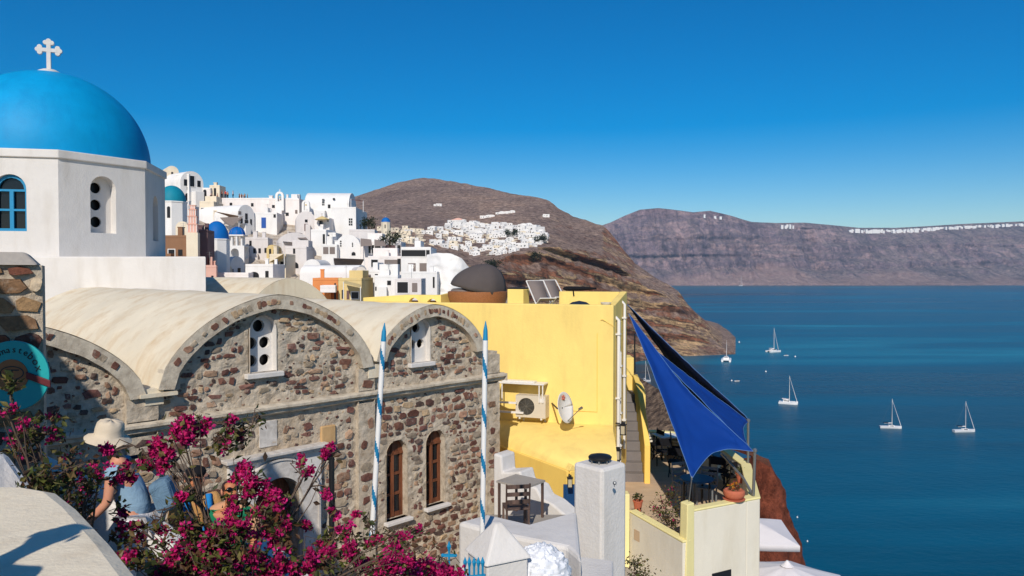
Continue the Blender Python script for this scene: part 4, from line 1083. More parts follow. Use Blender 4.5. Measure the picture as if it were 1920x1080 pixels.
# steel posts that hold the shades
def post(a, b, r, label, extra=None):
    t = thing('sail_post', label, 'post', a, 'posts of the shade sails'); m = MB(); m.tube([a, b], r, 8); make(m, 'pole', M['metal_grey'], t, smooth=60)
    if extra: m = MB(); m.tube(extra, r*.85, 8); make(m, 'brace', M['metal_grey'], t, smooth=60)
    m = MB(); m.lathe(b-V((0, 0, .02)), [(r*1.5, 0), (r*1.5, .05), (r*.6, .08)], 10); make(m, 'cap', M['metal_grey'], t)
    return b
pb1 = V((5.52, 16.98, -5.1)); B1 = P(1412, 846, 16.95)
post(pb1, V((pb1.x+.03, pb1.y, B1.z)), .036, 'grey steel post at the terrace corner with a slanting brace', [pb1, pb1+V((-.12, .35, .3)), pb1+V((-.35, 1.3, .62))])
pb2 = V((6.33, 19.95, -5.1)); B2 = P(1403, 789, 19.9)
post(V((B2.x, B2.y, -5.1)), B2, .036, 'grey steel post on the sea wall behind the corner post')
C1 = P(1297, 898, 15.85); cb_ = V((3.80, 15.93, -4.92))
post(cb_, V((C1.x, C1.y, C1.z)), .012, 'thin white rod on the yellow post under the lowest sail corner')
def sail(name, A, Bp, Cp, mat, label, inset=.13, sag=.25, n=34, cable=True):
    A, Bp, Cp = V(A), V(Bp), V(Cp); cen = (A+Bp+Cp)/3; nrm = (Bp-A).cross(Cp-A).normalized()
    if nrm.z < 0: nrm = -nrm
    t = thing(name, label, 'shade sail', cen, 'shade sails over the terrace')
    idx = {}; vs = []; fs = []
    for i in range(n+1):
        for j in range(n+1-i):
            k = n-i-j; a, b, c = i/n, j/n, k/n
            p = A*a+Bp*b+Cp*c
            iab, ibc, iac = inset if hasattr(inset, '__len__') else (inset,)*3; p += (cen-p)*(4*(iab*a*b*(1-c)**2+ibc*b*c*(1-a)**2+iac*a*c*(1-b)**2)) - nrm*sag*27*a*b*c*.5 + nrm*(.02*mnoise.noise(V((a*9, b*9, c*3))) + .035*sum(w_*w_*math.sin(13*q_) for w_, q_ in ((a, b/(b+c+1e-6)), (b, a/(a+c+1e-6)*1.1), (c, a/(a+b+1e-6)*1.2))))
            idx[(i, j)] = len(vs); vs.append(p)
    for i in range(n):
        for j in range(n-i):
            fs.append((idx[(i, j)], idx[(i+1, j)], idx[(i, j+1)]))
            if j < n-i-1: fs.append((idx[(i+1, j)], idx[(i+1, j+1)], idx[(i, j+1)]))
    m = MB(); m.add(vs, fs); make(m, 'fabric', mat, t, smooth=180, sol=.008)
    m = MB()
    for e in ([vs[idx[(n-k, k)]] for k in range(n+1)], [vs[idx[(0, n-k)]] for k in range(n+1)], [vs[idx[(k, 0)]] for k in range(n+1)]): m.tube(e, .008, 5)
    make(m, 'edge_rope', plain('pale_blue_rope', S(84, 124, 176), .7, .1, 20, 0), t)
    return t
A1 = P(1179, 588, 21.3); A2 = P(1176, 571, 21.7)
sail('shade_sail', A1, B1, C1, M['sail'], 'large bright blue triangular shade sail, lowest corner at the yellow post', (.42, .2, .07), .35)
sail('shade_sail', P(1190, 626, 21.4), B2+V((0, 0, -.03)), P(1404, 842, 17.3), M['sail'], 'narrow bright blue shade sail seen behind the large one', .12, .1)
sail('shade_sail', A2, B2+V((.02, .05, .02)), P(1318, 775, 22.5), M['sail_dark'], 'dark navy shade sail stretched along the top, seen edge-on', .10, .1)

# furniture
def chair(p, yw, label, kind='black', group='chairs on the cafe terrace'):
    t = thing('terrace_chair', label, 'chair', p, group); f = yaw(p, yw); mt = M['black_wood'] if kind == 'black' else (M['grey_wood'] if kind == 'grey' else M['dark_wood'])
    m = MB(); m.box(-.22, .22, -.21, .21, .43, .46, f); make(m, 'seat', mt if kind != 'black' else M['black_cloth'], t, bevel=.006)
    for x in (-.2, .2):
        for y in (-.19, .19):
            m = MB()
            if kind == 'black': m.tube([f(x, y, 0), f(x, -y, .43)], .016, 6)
            else: m.box(x-.018, x+.018, y-.018, y+.018, 0, .43, f)
            make(m, 'leg', mt, t)
    m = MB()
    for x in (-.21, .21): m.tube([f(x, .2, .43), f(x*1.02, .25, .92)], .017, 6)
    make(m, 'back_frame', mt, t)
    m = MB()
    if kind == 'black':
        m.box(-.2, .2, .225, .237, .66, .88, f)
        for x in (-.22, .22): m.box(x-.02, x+.02, -.22, .23, .64, .655, f)
    else:
        for z in (.56, .7, .84): m.box(-.2, .2, .215+(z-.43)*.1, .235+(z-.43)*.1, z, z+.07, f)
    make(m, 'backrest', M['black_cloth'] if kind == 'black' else mt, t)
    return t
def table(p, label, shape, r, mat, legm, yw=0, h=.74):
    t = thing('terrace_table', label, 'table', p); f = yaw(p, yw); m = MB()
    if shape == 'round': m.lathe(V(p), [(r, h-.035), (r, h), (r-.02, h+.004)], 28)
    else: m.box(-r, r, -r*.85, r*.85, h-.035, h, f)
    make(m, 'table_top', M[mat], t)
    for x in (-1, 1):
        for y in (-1, 1):
            m = MB(); k = .6 if shape == 'round' else .88; m.box(x*r*k-.02, x*r*k+.02, y*r*.85*k-.02, y*r*.85*k+.02, 0, h-.036, f); make(m, 'leg', M[legm], t)
    return t
def PF(px, py, z=ZF): return PZ(px, py, z)
table(PF(1306, 950), 'round blue table between two grey ladder-back chairs on the terrace', 'round', .42, 'table_blue', 'black_wood', 10)
chair(PF(1282, 935), 20, 'grey ladder-back chair at the round blue table, behind its left side', 'grey')
chair(PF(1325, 945), -30, 'grey ladder-back chair at the round blue table, nearest the front wall', 'grey')
table(PF(1366, 900), 'square table with a blue top near the sea wall of the terrace', 'sq', .46, 'table_blue', 'black_wood', 20)
chair(PF(1350, 912), 150, 'black director chair at the square blue table, side facing the round table', 'black')
chair(PF(1372, 922), 200, 'black director chair nearest the terracotta bowl', 'black')
chair(PF(1345, 885), 40, 'black director chair behind the square blue table in the shade', 'black')
table(PF(1252, 858), 'small white-topped table at the far end of the terrace', 'sq', .4, 'white_metal', 'black_wood', 15)
chair(PF(1226, 858), -70, 'black director chair at the far table, beside the concrete stairs', 'black')
chair(PF(1244, 872), 170, 'black director chair in front of the far white-topped table', 'black')
chair(PF(1272, 866), 80, 'black director chair right of the far white-topped table', 'black')
chair(PF(1268, 893), 160, 'black director chair alone in the middle of the terrace', 'black')
m = MB(); tt = PF(1366, 900); m.box(-.1, .1, -.08, .08, .741, .80, yaw(tt+V((-.15, -.1, 0)), 30)); solo(m, 'napkin_holder', M['white_metal'], 'white napkin box on the square blue table', 'box', bevel=.01)
# pots
def pot(p, r, h, label, prof=None, mat='terracotta'):
    t = thing('flower_pot', label, 'flower pot', p); m = MB()
    prof = prof or [(r*.62, 0), (r*.95, h*.9), (r*1.05, h*.9), (r*1.05, h), (r*.9, h), (r*.85, h*.86), (0, h*.86)]
    m.lathe(p, prof, 24); make(m, 'pot', M[mat], t, smooth=40); return t
def sprig(t, p, n, rr, hh, cols, size, mat='leaf', name='leaves', seed=1, sph=.5):
    rn = random.Random(seed); m = MB()
    for _ in range(n):
        d = V((rn.gauss(0, 1), rn.gauss(0, 1), rn.gauss(.3, .8))).normalized(); q = V(p)+V((d.x*rr*rn.random()**sph, d.y*rr*rn.random()**sph, hh*.5+d.z*hh*.5*rn.random()**.5))
        leaf(m, q, rn, size*rn.uniform(.6, 1.3), rn.choice(cols))
    return make(m, name, M[mat], t)
def leaf(m, q, rn, s, col, wd=.45, up=.2):
    d = V((rn.gauss(0, 1), rn.gauss(0, 1), rn.gauss(up, .8))).normalized(); sd = d.cross(V((rn.gauss(0, 1), rn.gauss(0, 1), rn.gauss(0, 1)))).normalized(); nr = d.cross(sd)
    f = rn.uniform(.75, 1.2); c = (col[0]*f, col[1]*f, col[2]*f)
    a = q; b = q+d*s*.5+sd*s*wd*.5+nr*s*.1; c2 = q+d*s; e = q+d*s*.5-sd*s*wd*.5+nr*s*.1
    m.add([a, b, c2, e, q+d*s*.5], [(0, 1, 4), (1, 2, 4), (2, 3, 4), (3, 0, 4)], c)
LEAF = [S(74, 84, 40), S(58, 70, 34), S(92, 96, 52), S(48, 56, 30), S(104, 98, 58), S(86, 70, 44)]
p = V((5.02, 16.78, -5.12)); t = pot(p, .23, .22, 'wide pink terracotta bowl of orange and yellow flowers on the front wall', [(.13, 0), (.2, .04), (.245, .12), (.235, .19), (.2, .22), (.18, .2), (0, .19)])
m = MB(); m.lathe(p+V((0, 0, -.003)), [(.24, 0), (.25, .02), (.2, .021)], 24); make(m, 'saucer', M['terracotta'], t)
sprig(t, p+V((0, 0, .18)), 70, .14, .16, LEAF, .06, seed=2); sprig(t, p+V((0, 0, .22)), 60, .12, .2, [S(240, 160, 30), S(244, 196, 40), S(220, 100, 30), S(190, 30, 80)], .05, 'petal', 'flowers', 3)
p = PZ(1389, 905, -5.5); t = pot(p, .14, .26, 'upright terracotta pot with a low green plant behind the wide bowl'); sprig(t, p+V((0, 0, .22)), 120, .15, .18, LEAF, .07, seed=4)
p = PZ(1196, 958, -5.75); t = pot(p, .12, .26, 'orange terracotta pot on the wall beside the white chimney'); sprig(t, p+V((0, 0, .22)), 100, .13, .2, LEAF, .07, seed=5); sprig(t, p+V((0, -.05, -.25)), 60, .14, .3, LEAF[2:], .12, name='trailing_leaves', seed=6)
# parasols below the terrace
def parasol(p, r, h, yw, label, sides=6, drop=.55):
    t = thing('parasol', label, 'parasol', (p.x, p.y, p.z-h-2), 'white parasols below the terrace'); f = yaw(p, yw); top = f(0, 0, 0); m = MB(); vs = []; fs = []
    ri = [[top]]; 
    for k in range(1, 6):
        u = k/5; ring = []
        for j in range(sides*6):
            a = 2*math.pi*j/(sides*6); seg = math.pi/sides; loc = ((a % (2*seg))-seg); rr = r*u*math.cos(seg)/math.cos(loc)
            sagz = .10*u*abs(math.cos(loc*sides/2))*.5
            ring.append(f(rr*math.cos(a), rr*math.sin(a), -drop*u**1.1-sagz*.5))
        ri.append(ring)
    n = sides*6; vs = [top]+[q for rg in ri[1:] for q in rg]
    for j in range(n): fs.append((0, 1+j, 1+(j+1) % n))
    for k in range(4):
        for j in range(n): a = 1+k*n+j; b = 1+k*n+(j+1) % n; fs.append((a, a+n, b+n, b))
    last = 1+4*n; L0 = len(vs)
    vs += [q+V((0, 0, -.16)) for q in ri[5]]
    for j in range(n): fs.append((last+j, L0+j, L0+(j+1) % n, last+(j+1) % n))
    m.add(vs, fs); make(m, 'canopy', M['canvas_white'], t, smooth=30, sol=.006)
    m = MB(); m.tube([top+V((0, 0, .12)), top+V((0, 0, -h-2))], .03, 8); make(m, 'pole', M['white_metal'], t)
    m = MB()
    for j in range(sides): a = 2*math.pi*j/sides; m.tube([f(0, 0, -.05), f(r*.96*math.cos(a), r*.96*math.sin(a), -drop-.05)], .012, 5)
    make(m, 'ribs', M['white_metal'], t)
    m = MB(); m.lathe(top+V((0, 0, -.01)), [(.16, 0), (.09, .05), (.03, .12)], 12); make(m, 'finial_cap', M['canvas_white'], t)
    return t
parasol(P(1408, 972, 21.5), 1.55, 2.2, 38, 'white square-edged parasol showing past the terrace corner wall', 4, .36)
parasol(P(1476, 1060, 18.2), 1.7, 2.2, 22, 'white octagonal parasol at the bottom edge, below the other parasol', 8, .5)
m = MB(); m.slab([(3, 17.2), (6, 17.3), (9.0, 16.5), (9.2, 23), (7, 24), (3, 24)], -11.2, -11.0); solo(m, 'lower_terrace', M['concrete'], 'lower terrace floor carrying the white parasols under the cafe', 'terrace')
# red rock
mr = MB(); g = []
OUT = [(840, 1395), (868, 1416), (900, 1436), (950, 1446), (1000, 1455), (1030, 1466), (1060, 1478), (1100, 1490), (1180, 1500)]
for i in range(46):
    py = 838+i*7.5; ox = interp(py, OUT); c = P(1395, py, 33); wv = P(ox+8, py, 33).x-c.x; row = []
    for j in range(29):
        th = rad(-110+j*220/28); q = c+V((wv*math.sin(th), -3.4*math.cos(th)*(1+.02*i), 0))
        d = .28*fbm(q*.9, 5)+.12*abs(fbm(q*2.5, 3)); q += V((math.sin(th)*d, -math.cos(th)*d, d*.4)); row.append(q)
    g.append(row)
mr.grid(g, flip=True); mr.add(g[0], [tuple(range(29))]); struct(mr, 'terrain', M['red_rock'], smooth=40)

# ------------------------------------------------------------ white parapet, gate post, chimney in the middle foreground
zt = -3.3
q = [PZ(x, y, zt) for x, y in ((858, 978), (914, 963), (992, 981), (1081, 957), (1090, 1048), (1062, 1024), (945, 1001))]
m = MB(); m.slab([(p.x, p.y) for p in q][::-1], -7, zt); solo(m, 'parapet_wall', M['white'], 'thick white parapet with flat top carrying the right striped pole', 'wall', bevel=.05)
zt2 = -3.62; q = [PZ(x, y, zt2) for x, y in ((980, 1045), (1070, 1040), (1150, 1050), (1150, 1085), (1060, 1110), (960, 1110))]
m = MB(); m.slab([(p.x, p.y) for p in q][::-1], -7, zt2); solo(m, 'low_ledge', M['white'], 'low white ledge at the foot of the square white chimney', 'ledge', bevel=.03)
ch = thing('chimney', 'tall square white plastered chimney with round dark cowl on top', 'chimney', (1.26, 10.6, -7))
f = yaw(P(1131, 880, 10.3)+V((0, .38, 0)), 43); z = f.o.z; f.o.z = 0
m = MB(); m.box(-.27, .27, -.27, .27, -7, z, f); make(m, 'shaft', M['white'], ch, bevel=.045)
m = MB(); o = V((f.o.x, f.o.y, z)); m.lathe(o+V((0, 0, .05)), [(.16, 0), (.17, .03), (.15, .05), (.04, .075), (0, .08)], 22, wob=.02); cw_ = make(m, 'cowl', M['metal_dark'], ch, smooth=45)
m = MB()
for k in range(7): a = k*.9; m.box(-.012, .012, -.006, .006, -.01, .06, Fr(o+V((.14*math.cos(a), .14*math.sin(a), 0)), (-math.sin(a), math.cos(a), 0)))
make(m, 'cowl_bars', M['metal_grey'], cw_)
m = MB(); hp = P(1152, 905, 10.25); m.lathe(hp+V((0, -.02, 0)), [(.02, -.02), (.028, 0), (.02, .02)], 10); m.tube([hp, hp+V((-.005, -.03, -.05))], .006, 5); make(m, 'hook', M['metal_grey'], ch)
gp = thing('gate_post', 'white plastered gate post with pyramid cap behind the blue railing', 'post', P(930, 1080, 8.0))
f = yaw(P(932, 990, 8.0)+V((0, .2, 0)), 28); z = f.o.z; f.o.z = 0
m = MB(); m.box(-.25, .25, -.25, .25, -6, z-.36, f); make(m, 'shaft', M['white'], gp, bevel=.02)
m = MB(); b = [f(-.29, -.29, z-.36), f(.29, -.29, z-.36), f(.29, .29, z-.36), f(-.29, .29, z-.36)]; ap = [f(-.04, -.04, z), f(.04, -.04, z), f(.04, .04, z), f(-.04, .04, z)]
m.add(b+ap, [(3, 2, 1, 0), (4, 5, 6, 7), (0, 1, 5, 4), (1, 2, 6, 5), (2, 3, 7, 6), (3, 0, 4, 7)]); make(m, 'pyramid_cap', M['white'], gp, bevel=.025)
# blue railing with spear heads
rl = thing('iron_railing', 'sky blue iron railing with spear tips and a cross finial', 'railing', P(870, 1080, 7.0))
for k, px in enumerate((842, 872, 880, 889, 897, 905)):
    p = P(px, 1072, 7.0-.02*k); top = P(px, (1032 if k == 0 else 1062), 7.0-.02*k); m = MB(); m.tube([V((p.x, p.y, -5)), top], .011, 6)
    m.tube([top, top+V((0, 0, .04)), top+V((0, 0, .09))], [.012, .022, .002], 6)
    if k == 0: m.box(-.05, .05, -.01, .01, -.06, -.035, Fr(top, (1, 0, 0))); m.ball(top+V((-.06, 0, -.047)), .018, 8, 6); m.ball(top+V((.06, 0, -.047)), .018, 8, 6)
    make(m, 'bar', M['blue_paint'], rl)
m = MB(); a, b = P(800, 1090, 7.05), P(910, 1078, 6.9); m.tube([a, b], .012, 6); m.tube([a-V((0, 0, .12)), b-V((0, 0, .12))], .012, 6); make(m, 'rail', M['blue_paint'], rl)
# crumpled white sheet over a bundle
m = MB(); g = []; o = P(1012, 1090, 8.4)
for i in range(34):
    th = math.pi*.5*i/33; row = []
    for j in range(61):
        a = 2*math.pi*j/60; q = V((math.sin(th)*math.cos(a)*.36, math.sin(th)*math.sin(a)*.32, math.cos(th)*.42))
        n = q.normalized(); k = V((n.x*4, n.y*4, n.z*4)); d = .05*abs(mnoise.noise(k*1.1))-.02+.045*(1-abs(mnoise.noise(k*2.3)))*.8+.02*(1-abs(mnoise.noise(k*5)))
        row.append(o+q+n*(d-.03))
    g.append(row)
m.grid(g, flip=True); solo(m, 'plastic_sheet', plain('white_polythene', S(222, 224, 228), .35, .04, 4, .1, 0, .5), 'crumpled white plastic sheet wrapped over a bundle on the low ledge', 'sheet', smooth=30)
# striped poles
def striped(a, b, r, label, turns=4.2, ph=0.):
    t = thing('flag_pole', label, 'flag pole', a, 'blue and white striped poles'); n = 170; sg_ = 16; d = (b-a); L = d.length; d.normalize(); ex = d.cross(V((0, 1, 0))).normalized(); ey = d.cross(ex)
    m = MB(); vs = []; fs = []; cs = []
    for i in range(n+1):
        for k in range(sg_): th = 2*math.pi*k/sg_; vs.append(a+d*(L*i/n)+(ex*math.cos(th)+ey*math.sin(th))*r)
    for i in range(n):
        for k in range(sg_):
            u = (k/sg_+turns*i/n+ph) % 1; col = S(20, 116, 160)[:3] if u < .27 else S(226, 224, 220)[:3]
            m2 = (i*sg_+k, i*sg_+(k+1) % sg_, (i+1)*sg_+(k+1) % sg_, (i+1)*sg_+k); fs.append(m2); cs.append(col)
    m.v = [tuple(v) for v in vs]; m.f = fs; m.c = cs
    make(m, 'shaft', M['tinted'], t, smooth=60)
    m = MB(); m.tube([b, b+d*.12, b+d*.24], [r*1.0, r*.85, .004], 12); make(m, 'tip', M['blue_paint'], t, smooth=50)
striped(V(P(697, 1010, 9.6)), P(719, 640, 9.6), .034, 'leaning blue and white striped pole, left one before the stone chapel', 4.3)
striped(V(P(904, 1014, 9.25)), P(910, 638, 9.25), .032, 'upright blue and white striped pole standing on the white parapet', 4.2, .3)
lp = thing('lamp_post', 'slim black lamp post in front of the chapel door', 'lamp post', P(622, 1060, 9.0))
m = MB(); m.tube([P(622, 1080, 9.0), P(622, 856, 9.0)], .034, 10); make(m, 'pole', M['metal_dark'], lp, smooth=50)
m = MB(); p = P(624, 852, 9.0); m.lathe(p, [(.03, -.02), (.055, 0), (.06, .07), (.02, .11), (0, .13)], 12); m.tube([p+V((0, 0, .02)), p+V((.06, -.02, .06)), p+V((.11, -.03, .0))], .014, 6); make(m, 'lamp_head', M['metal_dark'], lp, smooth=50)
# white wall, steps, table and chair behind the parapet
sw = thing('garden_stairs', 'white stepped wall descending beside the deep yellow annex', 'stairs', P(990, 1000, 15.5))
f = Fr(P(935, 1000, 16.2), (.8, -.6, 0)); z = lambda py: hit(f, 990, py)[1]
pr = []
for px, py in ((925, 1000), (925, 850), (940, 855), (942, 886), (975, 884), (980, 905), (1005, 915), (1015, 935), (1035, 945), (1062, 968), (1062, 1000)): pr.append(hit(f, px, py))
m = MB(); m.prism(pr, 0, .5, f); make(m, 'stepped_wall', M['white'], sw, bevel=.04)
fz = -4.72; m = MB(); q = [PZ(x, y, fz) for x, y in ((905, 1010), (905, 965), (1060, 965), (1090, 990), (1090, 1030))]; m.slab([(p.x, p.y) for p in q][::-1], fz-2, fz); make(m, 'landing', M['concrete'], sw)
tp = PZ(977, 982, fz); table(tp+V((0, .35, 0)), 'small pale wooden table behind the white parapet', 'sq', .36, 'concrete', 'dark_wood', -38, .72)
chair(tp+V((-.1, -.35, 0)), 190, 'dark brown wooden chair at the small pale table behind the parapet', 'brown', 'brown chairs')
# ------------------------------------------------------------ hillside town
OPM = {'w': 'dark', 'd': 'dark', 'a': 'dark', 'g': 'glass', 'b': 'bright_blue', 't': 'dark', 's': 'canvas_grey', 'p': 'mauve_far'}
def opening(parent, fr, cx, cz, ww, hh, kind):
    m = MB(); mat = M[OPM[kind]]; nm = 'door' if kind in 'dbp' else ('archway' if kind == 'a' else 'window')
    x0, x1, z0, z1 = cx-ww/2, cx+ww/2, cz-hh/2, cz+hh/2
    if kind == 'a': m.prism(archpoly(x0, x1, z0, z1, 10, min(ww/2, hh*.6)), -.06, .02, fr)
    elif kind == 't':
        for k in range(3): m.prism(circ(cx, z0+hh*(.17+.33*k), min(ww/2, hh*.14), 12), -.06, .02, fr)
    elif kind == 'g':
        for i in range(2):
            for j in range(3): m.box(x0+ww*(.04+.52*i), x0+ww*(.44+.52*i), -.06, .02, z0+hh*(.02+.345*j), z0+hh*(.28+.345*j), fr)
    else: m.box(x0, x1, -.06, .02, z0, z1, fr)
    o = make(m, nm, mat, parent)
    if kind in 'w' and ww > .9:
        m = MB(); m.ring([(x0-.12, z0-.12), (x1+.12, z0-.12), (x1+.12, z1+.12), (x0-.12, z1+.12)], [(x0, z0), (x1, z0), (x1, z1), (x0, z1)], -.1, .0, fr, True); make(m, 'frame', M['white_far'], o)
    return o
def solve_w(px0, px1, Y, th):
    cx = ray((px0+px1)/2, 511).x*Y/ray((px0+px1)/2, 511).y; c, s = math.cos(rad(th)), math.sin(rad(th)); tgt = px1-px0; lo, hi = .05, 60
    for _ in range(40):
        a = (lo+hi)/2; L = (cx-a*c)/(Y-a*s); Rr = (cx+a*c)/(Y+a*s)
        if (Rr-L)*1400 < tgt: lo = a
        else: hi = a
    return cx, a
def house(label, px0, px1, pyt, pyb, Y, th=0, D=8, roof='flat', mat='white_far', op=(), name='house', extra=4, cat='house', par=.45, group=None):
    cx, a = solve_w(px0, px1, Y, th); f = yaw((cx, Y, 0), th)
    zt = P((px0+px1)/2, pyt, Y).z; zb = P((px0+px1)/2, pyb, Y).z; z0 = zb-extra; w = 2*a; h = zt-zb
    t = thing(name, label, cat, f(0, D/2, z0), group); m = MB()
    if roof == 'flat':
        m.box(-a, a, 0, D, z0, zt-par, f); k = .3
        m.box(-a, a, 0, k, zt-par+.002, zt, f); m.box(-a, a, D-k, D, zt-par+.002, zt, f); m.box(-a, -a+k, k+.002, D-k-.002, zt-par+.002, zt-.02, f); m.box(a-k, a, k+.002, D-k-.002, zt-par+.002, zt-.02, f)
        make(m, 'wall', M[mat], t, bevel=.06)
    elif roof == 'vault':
        rise = min(a, h*.6); ar = [(a*math.cos(math.pi*i/18), zt-rise+rise*math.sin(math.pi*i/18)) for i in range(19)]
        m.prism([(-a, z0), (a, z0)]+ar, 0, D, f); make(m, 'wall', M[mat], t, smooth=35)
    elif roof == 'vaultx':
        rise = min(D/2, h*.5); ff = Fr(f(0, 0, 0), f.ey, -f.ex); ar = [(D/2+D/2*math.cos(math.pi*i/18), zt-rise+rise*math.sin(math.pi*i/18)) for i in range(19)]
        m.prism([(0, z0), (D, z0)]+ar, -a, a, ff); make(m, 'wall', M[mat], t, smooth=35)
    rc = random.Random(int(px0*7+pyt*13))
    if roof == 'flat' and par > .3 and h > 1.5 and cat == 'house':
        for _ in range(rc.choice([0, 1, 1, 2])):
            m = MB(); x = rc.uniform(-.7, .7)*a; y = rc.uniform(.25, .75)*D; q = rc.uniform(.22, .45); hh = rc.uniform(.5, 1.5); m.box(x-q, x+q, y-q, y+q, zt-par-.05, zt+hh, f); m.box(x-q*1.2, x+q*1.2, y-q*1.2, y+q*1.2, zt+hh+.002, zt+hh+.14, f); make(m, 'chimney', M[mat], t)
        if rc.random() < .5:
            m = MB(); m.box(-a*rc.uniform(.3, .95), a*rc.uniform(-.1, .9), D*.45, D*.97, zt-par-.05, zt+rc.uniform(.9, 2.0), f); make(m, 'roof_room', M[mat], t, bevel=.05)
        if rc.random() < .45:
            m = MB(); x = rc.uniform(-.8, .8)*a; m.tube([f(x, D*.4, zt-.4), f(x, D*.4, zt+2.2)], .03, 5); m.tube([f(x-.5, D*.4, zt+2.0), f(x+.5, D*.4, zt+2.0)], .02, 4); m.tube([f(x-.35, D*.4, zt+1.7), f(x+.35, D*.4, zt+1.7)], .02, 4); make(m, 'aerial', M['metal_grey'], t)
    if h > 2.2 and 2*a > 3 and cat == 'house' and rc.random() < .6:
        m = MB(); x = rc.uniform(-.8, .3)*a; wd_ = rc.uniform(.4, .8)*a; m.box(x, x+wd_, -rc.uniform(.8, 2.0), -.005, zb-3, zb+rc.uniform(.15, .4)*h, f); make(m, 'terrace_wall', M[mat], t, bevel=.05)
    if cat == 'house' and 2*a > 3.5 and h > 2.5:
        for _ in range(rc.choice([1, 2, 2, 3])):
            u = rc.uniform(.1, .9); v = rc.uniform(.35, .85)
            if all(abs(u-q[0]) > (q[2]/2+.45/a) or abs(v-q[1]) > (q[3]/2+.5/h) for q in op if len(q) == 5): op = list(op)+[(u, v, rc.uniform(.5, .8)/(2*a), rc.uniform(.6, 1.0)/h, rc.choice('wwws'))]
    sf = Fr(f(a, 0, 0), f.ey, -f.ex)
    for q in op:
        u, v, wu, hv, k = q[:5]
        if len(q) > 5: opening(t, sf, u*D, zt-v*h, wu*D, hv*h, k)
        else: opening(t, f, -a+u*w, zt-v*h, wu*w, hv*h, k)
    return t, f, a, zt, zb
def domed(label, pxc, hw, pyt, pyd, pyb, Y, mat, name='domed_church', op=(), sides=8, D=None, cross=True, cat='church', base=None, wallmat='white_far'):
    """octagonal drum with dome: hw = half width in px; dome from pyt to pyd, drum to pyb"""
    c = P(pxc, pyd, Y); r = hw/1400*Y*.93; zt = P(pxc, pyt, Y).z; zd = c.z; zb = P(pxc, pyb, Y).z
    t = thing(name, label, cat, (c.x, Y+r, zb-4)); a0 = rad(-90+22.5); o = V((c.x, Y+r, 0)); m = MB()
    oc = lambda q: [(o.x+q*math.cos(a0+2*math.pi*k/sides), o.y+q*math.sin(a0+2*math.pi*k/sides)) for k in range(sides)]
    m.slab(oc(r*1.06), zb-4, zd-.25); m.slab(oc(r*1.1), zd-.249, zd); make(m, 'drum', M[wallmat], t, bevel=.05)
    m = MB(); m.lathe(o, [(r*math.cos(rad(90)*i/12) if i < 12 else 0, zd+.001+(zt-zd)*math.sin(rad(90)*i/12)) for i in range(13)], 32); make(m, 'dome_shell', M[mat], t, smooth=60)
    if cross:
        m = MB(); s = max(.5, r*.28); m.box(-.06*s, .06*s, -.06*s, .06*s, zt-.05, zt+1.0*s, yaw(o, 0)); m.box(-.3*s, .3*s, -.055*s, .055*s, zt+.55*s, zt+.7*s, yaw(o, 0)); make(m, 'cross', M['white_far'], t)
    fr = yaw((o.x, o.y-r*1.06*math.cos(math.pi/sides), 0), 0); wf = 2*r*math.sin(math.pi/sides)
    for (u, v, wu, hv, k) in op: opening(t, fr, (u-.5)*wf, zd-v*(zd-zb), wu*wf, hv*(zd-zb), k)
    return t
def canopy(label, pts, mat='canvas_grey', name='sun_canopy', posts=True, cat='canopy', drop=3):
    c = sum((V(p) for p in pts), V((0, 0, 0)))/len(pts); t = thing(name, label, cat, (c.x, c.y, c.z-drop)); m = MB(); m.add(pts, [tuple(range(len(pts)))]); make(m, 'cloth', M[mat], t, sol=.05)
    if posts:
        for p in pts[:2]: m = MB(); m.tube([V(p)+V((0, 0, -drop)), V(p)+V((0, 0, .2))], .07, 6); make(m, 'post', M['white_far'], t)
    return t
def pts(*q): return [P(x, y, Y) for x, y, Y in q]

# fillers first: rows of plain houses packed behind the ones modelled individually
rf = random.Random(5)
SKY = [(300, 335), (340, 345), (395, 372), (480, 378), (540, 378), (600, 400), (690, 432), (740, 470), (815, 492), (870, 505)]
for r in range(9):
    px = 318+rf.uniform(0, 10)
    while px < 812:
        w = rf.uniform(17, 36); u = r/8; top = interp(px+w/2, SKY)+14; y = top+(548-top)*u*.93+rf.uniform(-3, 5); Y = 204-u*52+rf.uniform(-2, 2)
        if px+w > 800: break
        vt = rf.random(); th = rf.choice([0, -10, 12, 20, 42, 50]) if vt < .35 else rf.choice([0, -8, 8, 14])
        kind = 'vault' if vt < .35 else 'flat'; mt = rf.choices(['white_far', 'cream_far', 'pinkish_far', 'shade_grey_far'], [7, 1.5, 1.2, .8])[0]
        op = []
        for k in range(rf.choice([1, 1, 2, 2, 3])): op.append((rf.uniform(.15, .85), rf.uniform(.42, .7), rf.uniform(.1, .17), rf.uniform(.16, .32), rf.choice('wwwdda')))
        lab = {'vault': 'plain white vaulted house packed among others on the town slope', 'flat': 'plain flat-roofed cubic house packed among others on the town slope'}[kind]
        house(lab, px, px+w, y, y+rf.uniform(17, 26), Y, th, rf.uniform(5, 9), kind, mt, op, name='village_house', extra=6, group='plain houses packed on the town slope: '+kind)
        px += w+rf.uniform(-3, 5)

